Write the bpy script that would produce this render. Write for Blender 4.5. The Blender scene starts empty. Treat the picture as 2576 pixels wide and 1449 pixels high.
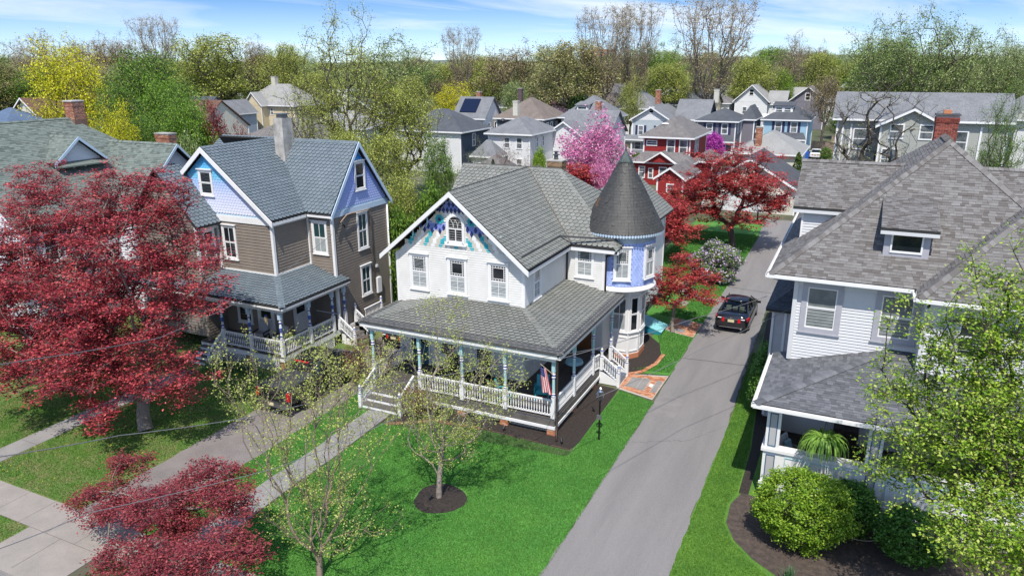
import bpy, math, random
import numpy as np
from mathutils import Vector, Matrix
random.seed(7); RNG = np.random.default_rng(11)
S = bpy.context.scene; C = S.collection
# ---------------------------------------------------------------- camera
H = 15.5
PITCH, YAW, ROLL = math.radians(17.1), math.radians(25.36), math.radians(-.3)
FPX = 2147.6 * .85867                      # focal length in the 2576-pixel frame used by px helpers
_f = np.array([-math.sin(YAW)*math.cos(PITCH), math.cos(YAW)*math.cos(PITCH), -math.sin(PITCH)])
_r = np.cross(_f, [0, 0, 1]); _r /= np.linalg.norm(_r); _u = np.cross(_r, _f)
_r2 = _r*math.cos(ROLL)+_u*math.sin(ROLL); _u2 = -_r*math.sin(ROLL)+_u*math.cos(ROLL)
CR = np.array([_r2, _u2, _f])
cam = bpy.data.cameras.new('camera'); cam.lens = 36*2147.6/3000; cam.sensor_width = 36
cam.clip_start = .1; cam.clip_end = 20000
camo = bpy.data.objects.new('camera', cam); C.objects.link(camo); S.camera = camo
camo.matrix_world = Matrix(((_r2[0], _u2[0], -_f[0], 0), (_r2[1], _u2[1], -_f[1], 0), (_r2[2], _u2[2], -_f[2], H), (0, 0, 0, 1)))
# ---------------------------------------------------------------- light
SUN = Vector((.165, -.51, .843)).normalized()          # towards the sun
elev = math.asin(SUN.z); azim = math.atan2(SUN.x, SUN.y)
w = bpy.data.worlds.new('World'); S.world = w; w.use_nodes = True
nt = w.node_tree; nt.nodes.clear()
def N(t, **k):
    n = nt.nodes.new(t)
    for a, b in k.items(): setattr(n, a, b)
    return n
out = N('ShaderNodeOutputWorld'); bg = N('ShaderNodeBackground'); bg.inputs['Strength'].default_value = .15
sky = N('ShaderNodeTexSky', sky_type='NISHITA', sun_disc=False, sun_elevation=elev, sun_rotation=azim,
        altitude=20, air_density=1.0, dust_density=.3, ozone_density=2.2)
tc = N('ShaderNodeTexCoord'); sep = N('ShaderNodeSeparateXYZ'); nt.links.new(tc.outputs['Generated'], sep.inputs[0])
# cirrus: stretched noise on a plane far overhead
def M(op, a=None, b=None, c=None):
    n = N('ShaderNodeMath', operation=op)
    for i, v in enumerate((a, b, c)):
        if v is None: continue
        if isinstance(v, (int, float)): n.inputs[i].default_value = v
        else: nt.links.new(v, n.inputs[i])
    return n.outputs[0]
zc = M('ADD', M('MAXIMUM', sep.outputs['Z'], 0.0), .09)
cx = M('DIVIDE', sep.outputs['X'], zc); cy = M('DIVIDE', sep.outputs['Y'], zc)
a0 = math.radians(62)
px_ = M('ADD', M('MULTIPLY', cx, math.cos(a0)), M('MULTIPLY', cy, math.sin(a0)))
py_ = M('SUBTRACT', M('MULTIPLY', cy, math.cos(a0)), M('MULTIPLY', cx, math.sin(a0)))
comb = N('ShaderNodeCombineXYZ'); nt.links.new(M('MULTIPLY', px_, .32), comb.inputs[0]); nt.links.new(M('MULTIPLY', py_, .85), comb.inputs[1])
no = N('ShaderNodeTexNoise'); no.inputs['Scale'].default_value = .8; no.inputs['Detail'].default_value = 9
no.inputs['Roughness'].default_value = .58; no.inputs['Distortion'].default_value = .7
nt.links.new(comb.outputs[0], no.inputs['Vector'])
mr = N('ShaderNodeMapRange'); mr.inputs['From Min'].default_value = .44; mr.inputs['From Max'].default_value = .70; mr.inputs['To Max'].default_value = .8
nt.links.new(no.outputs['Fac'], mr.inputs['Value'])
hz = N('ShaderNodeMapRange'); hz.inputs['From Min'].default_value = .0; hz.inputs['From Max'].default_value = .075
hz.inputs['To Min'].default_value = .42; hz.inputs['To Max'].default_value = 0.0
nt.links.new(sep.outputs['Z'], hz.inputs['Value'])
fac = M('MAXIMUM', mr.outputs[0], hz.outputs[0])
sm = N('ShaderNodeMapping'); sm.inputs['Scale'].default_value = (1, 1, 3.2); sm.inputs['Location'].default_value = (0, 0, .06); nt.links.new(tc.outputs['Generated'], sm.inputs[0])
nv = N('ShaderNodeVectorMath', operation='NORMALIZE'); nt.links.new(sm.outputs[0], nv.inputs[0]); nt.links.new(nv.outputs[0], sky.inputs[0])
hs = N('ShaderNodeHueSaturation'); hs.inputs['Saturation'].default_value = 1.18; hs.inputs['Value'].default_value = 1.0
nt.links.new(sky.outputs[0], hs.inputs['Color'])
mx = N('ShaderNodeMix', data_type='RGBA'); nt.links.new(fac, mx.inputs['Factor'])
nt.links.new(hs.outputs[0], mx.inputs['A']); mx.inputs['B'].default_value = (5.2, 5.6, 6.1, 1)
nt.links.new(mx.outputs['Result'], bg.inputs['Color']); nt.links.new(bg.outputs[0], out.inputs[0])
sl = bpy.data.lights.new('sun', 'SUN'); sl.energy = 4.0; sl.angle = math.radians(.53); sl.color = (1, .94, .85)
so = bpy.data.objects.new('sun', sl); C.objects.link(so); so.rotation_euler = SUN.to_track_quat('Z', 'Y').to_euler()
S.view_settings.view_transform = 'Standard'; S.view_settings.look = 'None'; S.view_settings.gamma = 1
S.view_settings.exposure = .42; S.view_settings.use_curve_mapping = False
try:
    S.cycles.max_bounces = 6; S.cycles.diffuse_bounces = 3; S.cycles.transparent_max_bounces = 8
except Exception: pass
# ---------------------------------------------------------------- pixel -> world helpers
def ray(x, y): return CR.T @ np.array([(x-1288)/FPX, -(y-724.5)/FPX, 1.])
def G(x, y, z=0.):
    d = ray(x, y); t = (z-H)/d[2]; return Vector((d[0]*t, d[1]*t, z))
def GY(x, y, Y):
    d = ray(x, y); t = Y/d[1]; return Vector((d[0]*t, Y, H+d[2]*t))
def PD(x, y, D):
    d = ray(x, y); return Vector((d[0]*D, d[1]*D, H+d[2]*D))
CAMP = np.array([0, 0, H])
# ---------------------------------------------------------------- materials
MATS = {}
def mat(name, col, rough=.7, col2=None, scale=3., bump=0., bscale=30., metal=0., spec=.5, det=6, dist=.0, mixw=1., trans=0., tintcol=None, wave=None, extra=None, lo=.35, hi=.65, stretch=None):
    """procedural principled material: two colours mixed by noise, optional 'tint' attribute ramp, bump"""
    if name in MATS: return MATS[name]
    m = bpy.data.materials.new(name); m.use_nodes = True; t = m.node_tree; nd = t.nodes; L = t.links
    p = nd['Principled BSDF']; p.inputs['Roughness'].default_value = rough; p.inputs['Metallic'].default_value = metal
    p.inputs['Specular IOR Level'].default_value = spec
    g = nd.new('ShaderNodeNewGeometry'); pos = g.outputs['Position']
    if stretch:
        mp = nd.new('ShaderNodeMapping'); mp.inputs['Scale'].default_value = stretch; L.new(pos, mp.inputs[0]); pos = mp.outputs[0]
    c = None
    if tintcol:
        at = nd.new('ShaderNodeAttribute'); at.attribute_name = 'tint'
        r = nd.new('ShaderNodeValToRGB'); e = r.color_ramp.elements
        while len(e) < len(tintcol): e.new(.5)
        for k, (q, cc) in enumerate(tintcol): e[k].position = q; e[k].color = (*cc, 1)
        L.new(at.outputs['Fac'], r.inputs[0]); c = r.outputs[0]
    if col2 is not None or c is not None:
        n1 = nd.new('ShaderNodeTexNoise'); n1.inputs['Scale'].default_value = scale; n1.inputs['Detail'].default_value = det; n1.inputs['Distortion'].default_value = dist
        n1.inputs['Roughness'].default_value = .6
        L.new(pos, n1.inputs['Vector'])
        mr_ = nd.new('ShaderNodeMapRange'); mr_.inputs['From Min'].default_value = lo; mr_.inputs['From Max'].default_value = hi; mr_.inputs['To Max'].default_value = mixw
        L.new(n1.outputs['Fac'], mr_.inputs['Value'])
        x = nd.new('ShaderNodeMix'); x.data_type = 'RGBA'
        if c is not None: L.new(c, x.inputs['A'])
        else: x.inputs['A'].default_value = (*col, 1)
        x.inputs['B'].default_value = (*(col2 if col2 is not None else col), 1)
        if col2 is None: mr_.inputs['To Max'].default_value = 0
        L.new(mr_.outputs[0], x.inputs['Factor']); c = x.outputs['Result']
    if extra:                                  # second, finer speckle
        n3 = nd.new('ShaderNodeTexNoise'); n3.inputs['Scale'].default_value = extra[0]; n3.inputs['Detail'].default_value = 4
        L.new(g.outputs['Position'], n3.inputs['Vector'])
        mr3 = nd.new('ShaderNodeMapRange'); mr3.inputs['From Min'].default_value = .35; mr3.inputs['From Max'].default_value = .65
        mr3.inputs['To Min'].default_value = extra[1]; mr3.inputs['To Max'].default_value = extra[2]; L.new(n3.outputs['Fac'], mr3.inputs['Value'])
        vm = nd.new('ShaderNodeVectorMath'); vm.operation = 'SCALE'
        if c is None: vm.inputs[0].default_value = col
        else: L.new(c, vm.inputs[0])
        L.new(mr3.outputs[0], vm.inputs['Scale']); c = vm.outputs[0]
    if c is None: p.inputs['Base Color'].default_value = (*col, 1)
    else: L.new(c, p.inputs['Base Color'])
    if bump or wave:
        b = nd.new('ShaderNodeBump'); b.inputs['Strength'].default_value = min(1, bump if bump else .6); b.inputs['Distance'].default_value = .02
        if wave:                               # horizontal board / course lines
            sx = nd.new('ShaderNodeSeparateXYZ'); L.new(g.outputs['Position'], sx.inputs[0])
            mm = nd.new('ShaderNodeMath'); mm.operation = 'MULTIPLY'; mm.inputs[1].default_value = 1/wave; L.new(sx.outputs['Z'], mm.inputs[0])
            fr = nd.new('ShaderNodeMath'); fr.operation = 'FRACT'; L.new(mm.outputs[0], fr.inputs[0]); L.new(fr.outputs[0], b.inputs['Height']); b.inputs['Distance'].default_value = .03
        else:
            n2 = nd.new('ShaderNodeTexNoise'); n2.inputs['Scale'].default_value = bscale; n2.inputs['Detail'].default_value = 5
            L.new(pos, n2.inputs['Vector']); L.new(n2.outputs['Fac'], b.inputs['Height'])
        L.new(b.outputs[0], p.inputs['Normal'])
    if trans:
        o = [n for n in nd if n.type == 'OUTPUT_MATERIAL'][0]
        tr = nd.new('ShaderNodeBsdfTranslucent'); ms = nd.new('ShaderNodeMixShader'); ms.inputs[0].default_value = trans
        if c is None: tr.inputs[0].default_value = (*col, 1)
        else: L.new(c, tr.inputs[0])
        L.new(p.outputs[0], ms.inputs[1]); L.new(tr.outputs[0], ms.inputs[2]); L.new(ms.outputs[0], o.inputs[0])
    MATS[name] = m; return m
def glassmat(name, amount=.35, col=(.6, .75, .7)):
    m = bpy.data.materials.new(name); m.use_nodes = True; t = m.node_tree; nd = t.nodes; nd.clear()
    o = nd.new('ShaderNodeOutputMaterial'); a = nd.new('ShaderNodeBsdfTransparent'); a.inputs[0].default_value = (*col, 1)
    b = nd.new('ShaderNodeBsdfGlossy'); b.inputs['Roughness'].default_value = .03; fr = nd.new('ShaderNodeLayerWeight'); fr.inputs[0].default_value = amount
    s = nd.new('ShaderNodeMixShader'); t.links.new(fr.outputs['Fresnel'], s.inputs[0]); t.links.new(a.outputs[0], s.inputs[1]); t.links.new(b.outputs[0], s.inputs[2]); t.links.new(s.outputs[0], o.inputs[0])
    return m
# ---------------------------------------------------------------- mesh builder
WP = {}                                         # world position of every parent made here
class MB:
    def __init__(s): s.v = []; s.f = []; s.m = []; s.t = []
    def poly(s, pts, m=0, t=.5):
        i = len(s.v); s.v += [tuple(p) for p in pts]; s.f.append(tuple(range(i, i+len(pts)))); s.m.append(m); s.t.append(t)
    def hexa(s, P, m=0, t=.5):                  # 8 points: bottom 4 (ccw), top 4
        i = len(s.v); s.v += [tuple(p) for p in P]
        for q in ((3, 2, 1, 0), (4, 5, 6, 7), (0, 1, 5, 4), (1, 2, 6, 5), (2, 3, 7, 6), (3, 0, 4, 7)):
            s.f.append(tuple(i+k for k in q)); s.m.append(m); s.t.append(t)
        return s
    def box(s, x0, x1, y0, y1, z0, z1, m=0, t=.5):
        return s.hexa([(x0, y0, z0), (x1, y0, z0), (x1, y1, z0), (x0, y1, z0), (x0, y0, z1), (x1, y0, z1), (x1, y1, z1), (x0, y1, z1)], m, t)
    def wbox(s, o, u, n, s0, s1, z0, z1, d0, d1, m=0, t=.5):   # box on a wall: along u, up z, out along n
        def q(a, z, d): return o+u*a+n*d+Vector((0, 0, z))
        return s.hexa([q(s0, z0, d1), q(s1, z0, d1), q(s1, z0, d0), q(s0, z0, d0), q(s0, z1, d1), q(s1, z1, d1), q(s1, z1, d0), q(s0, z1, d0)], m, t)
    def beam(s, a, b, w_, h_, m=0, up=Vector((0, 0, 1))):
        a = Vector(a); b = Vector(b); d = (b-a).normalized(); sd = d.cross(up)
        if sd.length < 1e-4: sd = Vector((1, 0, 0))
        sd = sd.normalized()*w_/2; uu = sd.cross(d).normalized()*h_/2
        return s.hexa([a-sd-uu, a+sd-uu, b+sd-uu, b-sd-uu, a-sd+uu, a+sd+uu, b+sd+uu, b-sd+uu], m)
    def prism(s, pts, vec, m=0, t=.5):           # polygon extruded by vec
        vec = Vector(vec); pts = [Vector(p) for p in pts]; k = len(pts); i = len(s.v)
        s.v += [tuple(p) for p in pts]+[tuple(p+vec) for p in pts]
        s.f.append(tuple(range(i, i+k))[::-1]); s.f.append(tuple(range(i+k, i+2*k))); s.m += [m, m]; s.t += [t, t]
        for j in range(k):
            q = (j+1) % k; s.f.append((i+j, i+q, i+k+q, i+k+j)); s.m.append(m); s.t.append(t)
        return s
    def tube(s, pts, r, n=6, m=0, cap=True):
        pts = [Vector(p) for p in pts]; rs = r if isinstance(r, (list, tuple)) else [r]*len(pts); base = len(s.v)
        for k, p in enumerate(pts):
            d = (pts[min(k+1, len(pts)-1)]-pts[max(k-1, 0)]).normalized()
            a = d.cross(Vector((0, 0, 1))) if abs(d.z) < .95 else d.cross(Vector((1, 0, 0))); a.normalize(); b = d.cross(a)
            for j in range(n):
                an = 2*math.pi*j/n; s.v.append(tuple(p+(a*math.cos(an)+b*math.sin(an))*rs[k]))
        for k in range(len(pts)-1):
            for j in range(n):
                q = (j+1) % n; s.f.append((base+k*n+j, base+k*n+q, base+(k+1)*n+q, base+(k+1)*n+j)); s.m.append(m); s.t.append(.5)
        if cap:
            s.f.append(tuple(base+j for j in range(n))[::-1]); e = base+(len(pts)-1)*n; s.f.append(tuple(e+j for j in range(n))); s.m += [m, m]; s.t += [.5, .5]
        return s
    def lathe(s, x, y, z, prof, n=8, mats=None, a0=0, a1=2*math.pi):   # prof: (z, r)
        b = len(s.v); full = abs(a1-a0-2*math.pi) < 1e-6; nn = n if full else n+1
        for (h, r) in prof:
            for j in range(nn):
                an = a0+(a1-a0)*j/n; s.v.append((x+r*math.cos(an), y+r*math.sin(an), z+h))
        for k in range(len(prof)-1):
            for j in range(n):
                q = (j+1) % nn; s.f.append((b+k*nn+j, b+k*nn+q, b+(k+1)*nn+q, b+(k+1)*nn+j)); s.m.append(mats[k] if mats else 0); s.t.append(.5)
        if full:
            s.f.append(tuple(b+j for j in range(n))[::-1]); e = b+(len(prof)-1)*nn; s.f.append(tuple(e+j for j in range(n))); s.m += [mats[0] if mats else 0, mats[-1] if mats else 0]; s.t += [.5, .5]
        return s
    def mesh(s, name, mats, org, smooth=False):
        me = bpy.data.meshes.new(name); o = Vector(org)
        me.from_pydata([(a[0]-o.x, a[1]-o.y, a[2]-o.z) for a in s.v], [], s.f)
        for k in (mats if isinstance(mats, (list, tuple)) else [mats]): me.materials.append(k)
        if any(s.m): me.polygons.foreach_set('material_index', s.m)
        a = me.attributes.new('tint', 'FLOAT', 'FACE'); a.data.foreach_set('value', s.t)
        if smooth: me.polygons.foreach_set('use_smooth', [True]*len(s.f))
        me.update(); return me
    def build(s, name, mats, parent=None, kind=None, smooth=False, label=None):
        if not s.v: return None
        A = np.array(s.v); org = Vector(((A[:, 0].min()+A[:, 0].max())/2, (A[:, 1].min()+A[:, 1].max())/2, A[:, 2].min()))
        return link(name, s.mesh(name, mats, org, smooth), org, parent, kind, label)
def link(name, me, org, parent=None, kind=None, label=None):
    o = bpy.data.objects.new(name, me); C.objects.link(o); org = Vector(org)
    WP[o] = org.copy()
    if parent is not None: o.parent = parent; o.location = org-WP[parent]
    else: o.location = org
    if kind: o['kind'] = kind
    if label: o['label'] = label
    return o
def thing(name, label, cat, loc, group=None):
    o = bpy.data.objects.new(name, None); C.objects.link(o); o.location = loc; WP[o] = Vector(loc); o.empty_display_size = .2
    o['label'] = label; o['category'] = cat
    if group: o['group'] = group
    return o
def tag(o, label, cat, group=None):
    o['label'] = label; o['category'] = cat
    if group: o['group'] = group
    return o
def structure(name, mb, m): return mb.build(name, m, None, 'structure')
def copy_tree(root, loc, rotz=0., scale=(1, 1, 1), label=None, group=None):
    r = root.copy(); C.objects.link(r); r.location = loc; r.rotation_euler = (0, 0, rotz); r.scale = scale
    if label: r['label'] = label
    if group: r['group'] = group
    for ch in list(root.children):
        c = ch.copy(); C.objects.link(c); c.parent = r
        for g_ in list(ch.children):
            d = g_.copy(); C.objects.link(d); d.parent = c
    return r
def npmesh(name, V, F, mats, tint=None, smooth=False, midx=None):   # F: (M,k) int array
    me = bpy.data.meshes.new(name); V = np.asarray(V, np.float32); F = np.asarray(F, np.int32); k = F.shape[1]
    me.vertices.add(len(V)); me.vertices.foreach_set('co', V.ravel())
    me.loops.add(F.size); me.loops.foreach_set('vertex_index', F.ravel())
    me.polygons.add(len(F)); me.polygons.foreach_set('loop_start', np.arange(len(F), dtype=np.int32)*k)
    for q in (mats if isinstance(mats, (list, tuple)) else [mats]): me.materials.append(q)
    if midx is not None: me.polygons.foreach_set('material_index', np.asarray(midx, np.int32))
    if tint is not None:
        a = me.attributes.new('tint', 'FLOAT', 'FACE'); a.data.foreach_set('value', np.asarray(tint, np.float32))
    if smooth: me.polygons.foreach_set('use_smooth', np.ones(len(F), bool))
    me.update(calc_edges=True); return me
# ---------------------------------------------------------------- 2-D clip
def clip_half(P, a, b, c):                       # keep a*x+b*y<=c
    out = []
    for i in range(len(P)):
        p, q = P[i], P[(i+1) % len(P)]; dp = a*p[0]+b*p[1]-c; dq = a*q[0]+b*q[1]-c
        if dp <= 0: out.append(p)
        if (dp < 0 < dq) or (dq < 0 < dp):
            t = dp/(dp-dq); out.append((p[0]+(q[0]-p[0])*t, p[1]+(q[1]-p[1])*t))
    return out
def clip_poly(P, Q):                              # Q convex ccw
    for i in range(len(Q)):
        if len(P) < 3: return []
        p, q = Q[i], Q[(i+1) % len(Q)]; ex, ey = q[0]-p[0], q[1]-p[1]
        P = clip_half(P, ey, -ex, ey*p[0]-ex*p[1])
    return P
def area2(P): return sum(P[i][0]*P[(i+1) % len(P)][1]-P[(i+1) % len(P)][0]*P[i][1] for i in range(len(P)))/2
# ---------------------------------------------------------------- walls with separate clapboards
def wall(parent, o, u, n, poly, exp, m, trim=None, boards=True, single=True, name='wall', th=.12, boardname='clapboard'):
    """poly: (s,z) convex, ccw seen from outside; slab 'wall' with clapboards as sub-parts"""
    o = Vector(o); u = Vector(u).normalized(); n = Vector(n).normalized()
    P = lambda s, z, d: o+u*s+n*d+Vector((0, 0, z))
    b = MB(); b.prism([P(s, z, 0) for s, z in poly], -n*th); wl = b.build(name, m, parent)
    if not boards: return wl
    zmin = min(p[1] for p in poly); zmax = max(p[1] for p in poly); k = math.floor(zmin/exp)
    allb = MB()
    while k*exp < zmax-.01:
        z0 = k*exp; k += 1
        Q = clip_half(clip_half(list(poly), 0, -1, -z0), 0, 1, z0+exp)
        if len(Q) < 3 or abs(area2(Q)) < 1e-3: continue
        mb = MB() if single else allb; i = len(mb.v); kk = len(Q)
        off = lambda z: .034-.028*(z-z0)/exp
        mb.v += [tuple(P(s, z, off(z))) for s, z in Q]+[tuple(P(s, z, 0)) for s, z in Q]
        mb.f.append(tuple(range(i, i+kk))); mb.m.append(0); tt = random.random(); mb.t.append(tt)
        for j in range(kk):
            q = (j+1) % kk; mb.f.append((i+j, i+kk+j, i+kk+q, i+q)); mb.m.append(0); mb.t.append(tt)
        if single: mb.build(boardname, m, wl)
    if not single: allb.build(boardname, m, wl, 'stuff')
    return wl
# ---------------------------------------------------------------- roofs laid piece by piece
PIECES = []                                       # (distance, roof object, verts, faces, tint, material, name)
def roof(parent, planes, kind, m, sheath, w_=.23, exp=.19, th=.042, name='roof', thick=.09, piece='slate', collect=None):
    """planes: list of convex polygons (3-D, coplanar). One 'roof' part, its pieces are sub-parts"""
    sb = MB(); info = []
    for pl in planes:
        pl = [Vector(p) for p in pl]; nrm = Vector((0, 0, 0))
        for i in range(len(pl)): nrm += pl[i].cross(pl[(i+1) % len(pl)])
        nrm.normalize()
        if nrm.z < 0: pl = pl[::-1]; nrm = -nrm
        sb.prism(pl, Vector((0, 0, -thick)))
        down = Vector((nrm.x, nrm.y, 0)); down = (down-nrm*down.dot(nrm)).normalized(); u = nrm.cross(-down).normalized()*-1
        # s along u, t uphill
        up = -down; low = min(pl, key=lambda p: p.dot(up)); Q = [((p-low).dot(u), (p-low).dot(up)) for p in pl]
        if area2(Q) < 0: Q = Q[::-1]
        info.append((low, u, up, nrm, Q))
    ro = sb.build(name, sheath, parent); lst = []
    for low, u, up, nrm, Q in info:
        smin = min(q[0] for q in Q); smax = max(q[0] for q in Q); tmax = max(q[1] for q in Q); row = 0; t0 = 0.
        if nrm.dot(Vector(CAMP)-low) < 0: continue           # slopes the camera side cannot see stay sheathed
        while t0 < tmax:
            s = smin-(w_*.5 if row % 2 else 0)-(random.random()*w_ if kind == 'tab' else 0)
            while s < smax:
                if kind == 'scallop': wd = w_*.94; adv = w_
                else: adv = w_*random.choice((.7, 1, 1, 1.4)); wd = adv*.985
                lift = 0 if kind == 'scallop' else random.choice((0, .007))
                Lg = exp*1.75 if kind == 'scallop' else exp*1.25
                if kind == 'scallop':
                    r = wd/2; A = [(s+r+r*math.cos(a), t0+r*.8-r*.8*math.sin(-a)) for a in (math.pi+.0, math.pi*1.17, math.pi*1.33, math.pi*1.5, math.pi*1.67, math.pi*1.83, 2*math.pi)]
                    A = [(x, t0+(r*.95)*(1+math.sin(a))) for (x, _), a in zip(A, (math.pi, math.pi*1.17, math.pi*1.33, math.pi*1.5, math.pi*1.67, math.pi*1.83, 2*math.pi))]
                    A += [(s+wd, t0+Lg), (s, t0+Lg)]
                else: A = [(s, t0), (s+wd, t0), (s+wd, t0+Lg), (s, t0+Lg)]
                B = clip_poly(A, Q)
                if len(B) >= 3 and abs(area2(B)) > 2e-4:
                    k = len(B); tw = random.uniform(-.0015, .0015)
                    off = lambda q: .004+lift+th*1.5*(1-(q[1]-t0)/(exp*1.8))+tw*(q[0]-s)/w_
                    top = [low+u*q[0]+up*q[1]+nrm*off(q) for q in B]
                    bot = [low+u*q[0]+up*q[1]+nrm*(off(q)-th) for q in B]
                    V = [tuple(p) for p in top+bot]; F = [tuple(range(k))]+[(j, k+j, k+(j+1) % k, (j+1) % k) for j in range(k) if B[j][1] < t0+exp*1.05 or B[(j+1) % k][1] < t0+exp*1.05]
                    d = (top[0]-Vector(CAMP)).length; lst.append((d, ro, V, F, .15+.7*random.random() if kind == 'scallop' else random.random(), m, piece))
                s += adv
            t0 += exp; row += 1
    if collect is None: finish_pieces(lst)
    else: collect.extend(lst)
    return ro
def finish_pieces(lst, n=300):
    lst.sort(key=lambda q: q[0])
    for d, ro, V, F, t, m, nm in lst[:n]:
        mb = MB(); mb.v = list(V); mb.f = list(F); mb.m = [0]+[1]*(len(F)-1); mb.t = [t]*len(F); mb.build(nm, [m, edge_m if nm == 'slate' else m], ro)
    groups = {}
    for q in lst[n:]: groups.setdefault((q[1], q[5].name), []).append(q)
    for (ro, _), L in groups.items():
        mb = MB()
        for d, _, V, F, t, m, nm in L:
            i = len(mb.v); mb.v += V; mb.f += [tuple(a+i for a in f) for f in F]; mb.m += [0]+[1]*(len(F)-1); mb.t += [t]*len(F)
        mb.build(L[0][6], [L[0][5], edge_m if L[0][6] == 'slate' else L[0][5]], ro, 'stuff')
def capline(parent, a, b, m, w_=.26, step=.28, name='ridge_cap', rise=.05, drop=.09):
    """overlapping ridge / hip shingles as one row of pieces"""
    a = Vector(a); b = Vector(b); d = b-a; n_ = max(1, int(d.length/step)); d /= n_; sd = d.cross(Vector((0, 0, 1))).normalized()*w_/2
    mb = MB()
    for i in range(n_):
        p = a+d*i; q = p+d*1.15; t = random.random(); z0 = Vector((0, 0, rise+.012)); z1 = Vector((0, 0, rise-.008)); dz = Vector((0, 0, -drop))
        for s_ in (-1, 1):
            mb.poly([p+z0, p+sd*s_+z0+dz, q+sd*s_+z1+dz, q+z1][::s_], 0, t)
            mb.poly([p+z0, p+z0-Vector((0, 0, .02)), p+sd*s_+z0+dz-Vector((0, 0, .02)), p+sd*s_+z0+dz], 0, t)
    return mb.build(name, m, parent)
# ---------------------------------------------------------------- palette
white = mat('white_paint', (.79, .79, .79), .55, (.69, .69, .685), 2.2, mixw=.5, bump=.12, bscale=60)
cream = mat('cream_clapboard', (.72, .715, .69), .6, (.62, .61, .58), 1.4, mixw=.7, bump=.15, bscale=40)
taupe = mat('taupe_clapboard', (.235, .20, .168), .6, (.19, .162, .138), 1.6, mixw=.8, bump=.15, bscale=40)
vinyl = mat('pale_vinyl_siding', (.62, .63, .645), .55, (.56, .57, .585), 1.1, mixw=.6)
mauve = mat('grey_lilac_trim', (.40, .40, .45), .6, (.36, .36, .40), 3)
lightblue = mat('powder_blue_trim', (.50, .63, .76), .6, (.44, .57, .70), 3, mixw=.6)
aqua = mat('aqua_paint', (.42, .66, .70), .6, (.34, .56, .60), 4)
navy = mat('navy_paint', (.018, .030, .13), .5)
cobalt = mat('cobalt_band_paint', (.05, .10, .42), .5)
peri = mat('periwinkle_paint', (.22, .27, .66), .6, (.18, .23, .56), 3)
turq = mat('turquoise_paint', (.03, .42, .50), .55, (.02, .34, .42), 4)
beige = mat('beige_paint', (.60, .56, .49), .6, (.50, .47, .41), 4)
offw = mat('offwhite_paint', (.78, .79, .80), .6)
darkgl = mat('dark_window_glass', (.012, .016, .022), .06, spec=.8)
tealgl = mat('teal_window_glass', (.02, .055, .06), .07, spec=.8)
blind = mat('window_blind', (.42, .46, .47), .7)
copper = mat('brown_downspout', (.05, .035, .03), .45, metal=.2)
black = mat('black_metal', (.012, .012, .014), .4)
blackrub = mat('black_rubber', (.012, .012, .012), .8)
chrome = mat('chrome', (.7, .7, .72), .18, metal=1)
lead = mat('dark_gutter_lining', (.055, .055, .06), .6, (.09, .09, .09), 2)
deckm = mat('porch_floorboards', (.07, .06, .058), .6, (.10, .09, .085), 3, stretch=(1, .1, 1))
deckd = mat('grey_stained_wood', (.085, .078, .072), .7, (.13, .12, .11), 2.5)
brickr = mat('red_brick', (.33, .13, .075), .85, tintcol=[(0, (.20, .075, .05)), (.4, (.34, .13, .075)), (.75, (.42, .19, .11)), (1, (.48, .28, .19))], bump=.4, bscale=60)
bricko = mat('orange_brick', (.5, .22, .12), .85, tintcol=[(0, (.36, .13, .06)), (.5, (.50, .20, .10)), (1, (.58, .33, .2))], bump=.4, bscale=60)
mortar = mat('mortar', (.42, .40, .37), .9, bump=.3, bscale=80)
slate_g = mat('grey_slate', (.2, .2, .2), .62, tintcol=[(0, (.165, .178, .162)), (.4, (.205, .215, .20)), (.8, (.235, .242, .225)), (.96, (.255, .26, .245)), (1, (.27, .22, .20))], col2=(.15, .152, .138), scale=1.1, mixw=.4, bump=.35, bscale=45, spec=.4)
slate_b = mat('bluegrey_slate', (.2, .2, .2), .6, tintcol=[(0, (.125, .162, .19)), (.5, (.15, .188, .218)), (1, (.172, .212, .242))], col2=(.095, .12, .14), scale=.9, mixw=.4, bump=.3, bscale=45, spec=.4)
cone_s = mat('weathered_cone_shingle', (.08, .08, .08), .6, tintcol=[(0, (.036, .038, .038)), (.5, (.045, .046, .045)), (.97, (.056, .056, .054)), (1, (.17, .08, .04))], col2=(.060, .056, .050), scale=.6, mixw=.4, bump=.3, bscale=40)
verdi = mat('weathered_green_metal', (.07, .10, .095), .5, (.04, .055, .05), 6)
edge_m = mat('slate_edge_shade', (.032, .034, .034), .9)  # near-black slate edges: shadow line and gap under each slate painted into the colour
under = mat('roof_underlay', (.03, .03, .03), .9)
tab_br = mat('brown_grey_shingle', (.2, .2, .2), .85, tintcol=[(0, (.105, .095, .090)), (.25, (.130, .120, .115)), (.45, (.155, .147, .143)), (.8, (.180, .173, .169)), (1, (.21, .204, .20))], bump=.3, bscale=120, extra=(90, .8, 1.15))
tab_gr = mat('charcoal_grey_shingle', (.2, .2, .2), .85, tintcol=[(0, (.085, .09, .10)), (.5, (.12, .125, .138)), (1, (.165, .17, .185))], bump=.3, bscale=120, extra=(90, .8, 1.15))
tab_gn = mat('sage_shingle', (.2, .2, .2), .85, tintcol=[(0, (.085, .108, .095)), (.3, (.135, .165, .148)), (1, (.175, .21, .19))], bump=.3, bscale=120, extra=(90, .85, 1.12))
tab_dk = mat('slate_blue_shingle', (.03, .04, .05), .8, tintcol=[(0, (.035, .045, .06)), (1, (.07, .085, .105))])
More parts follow.
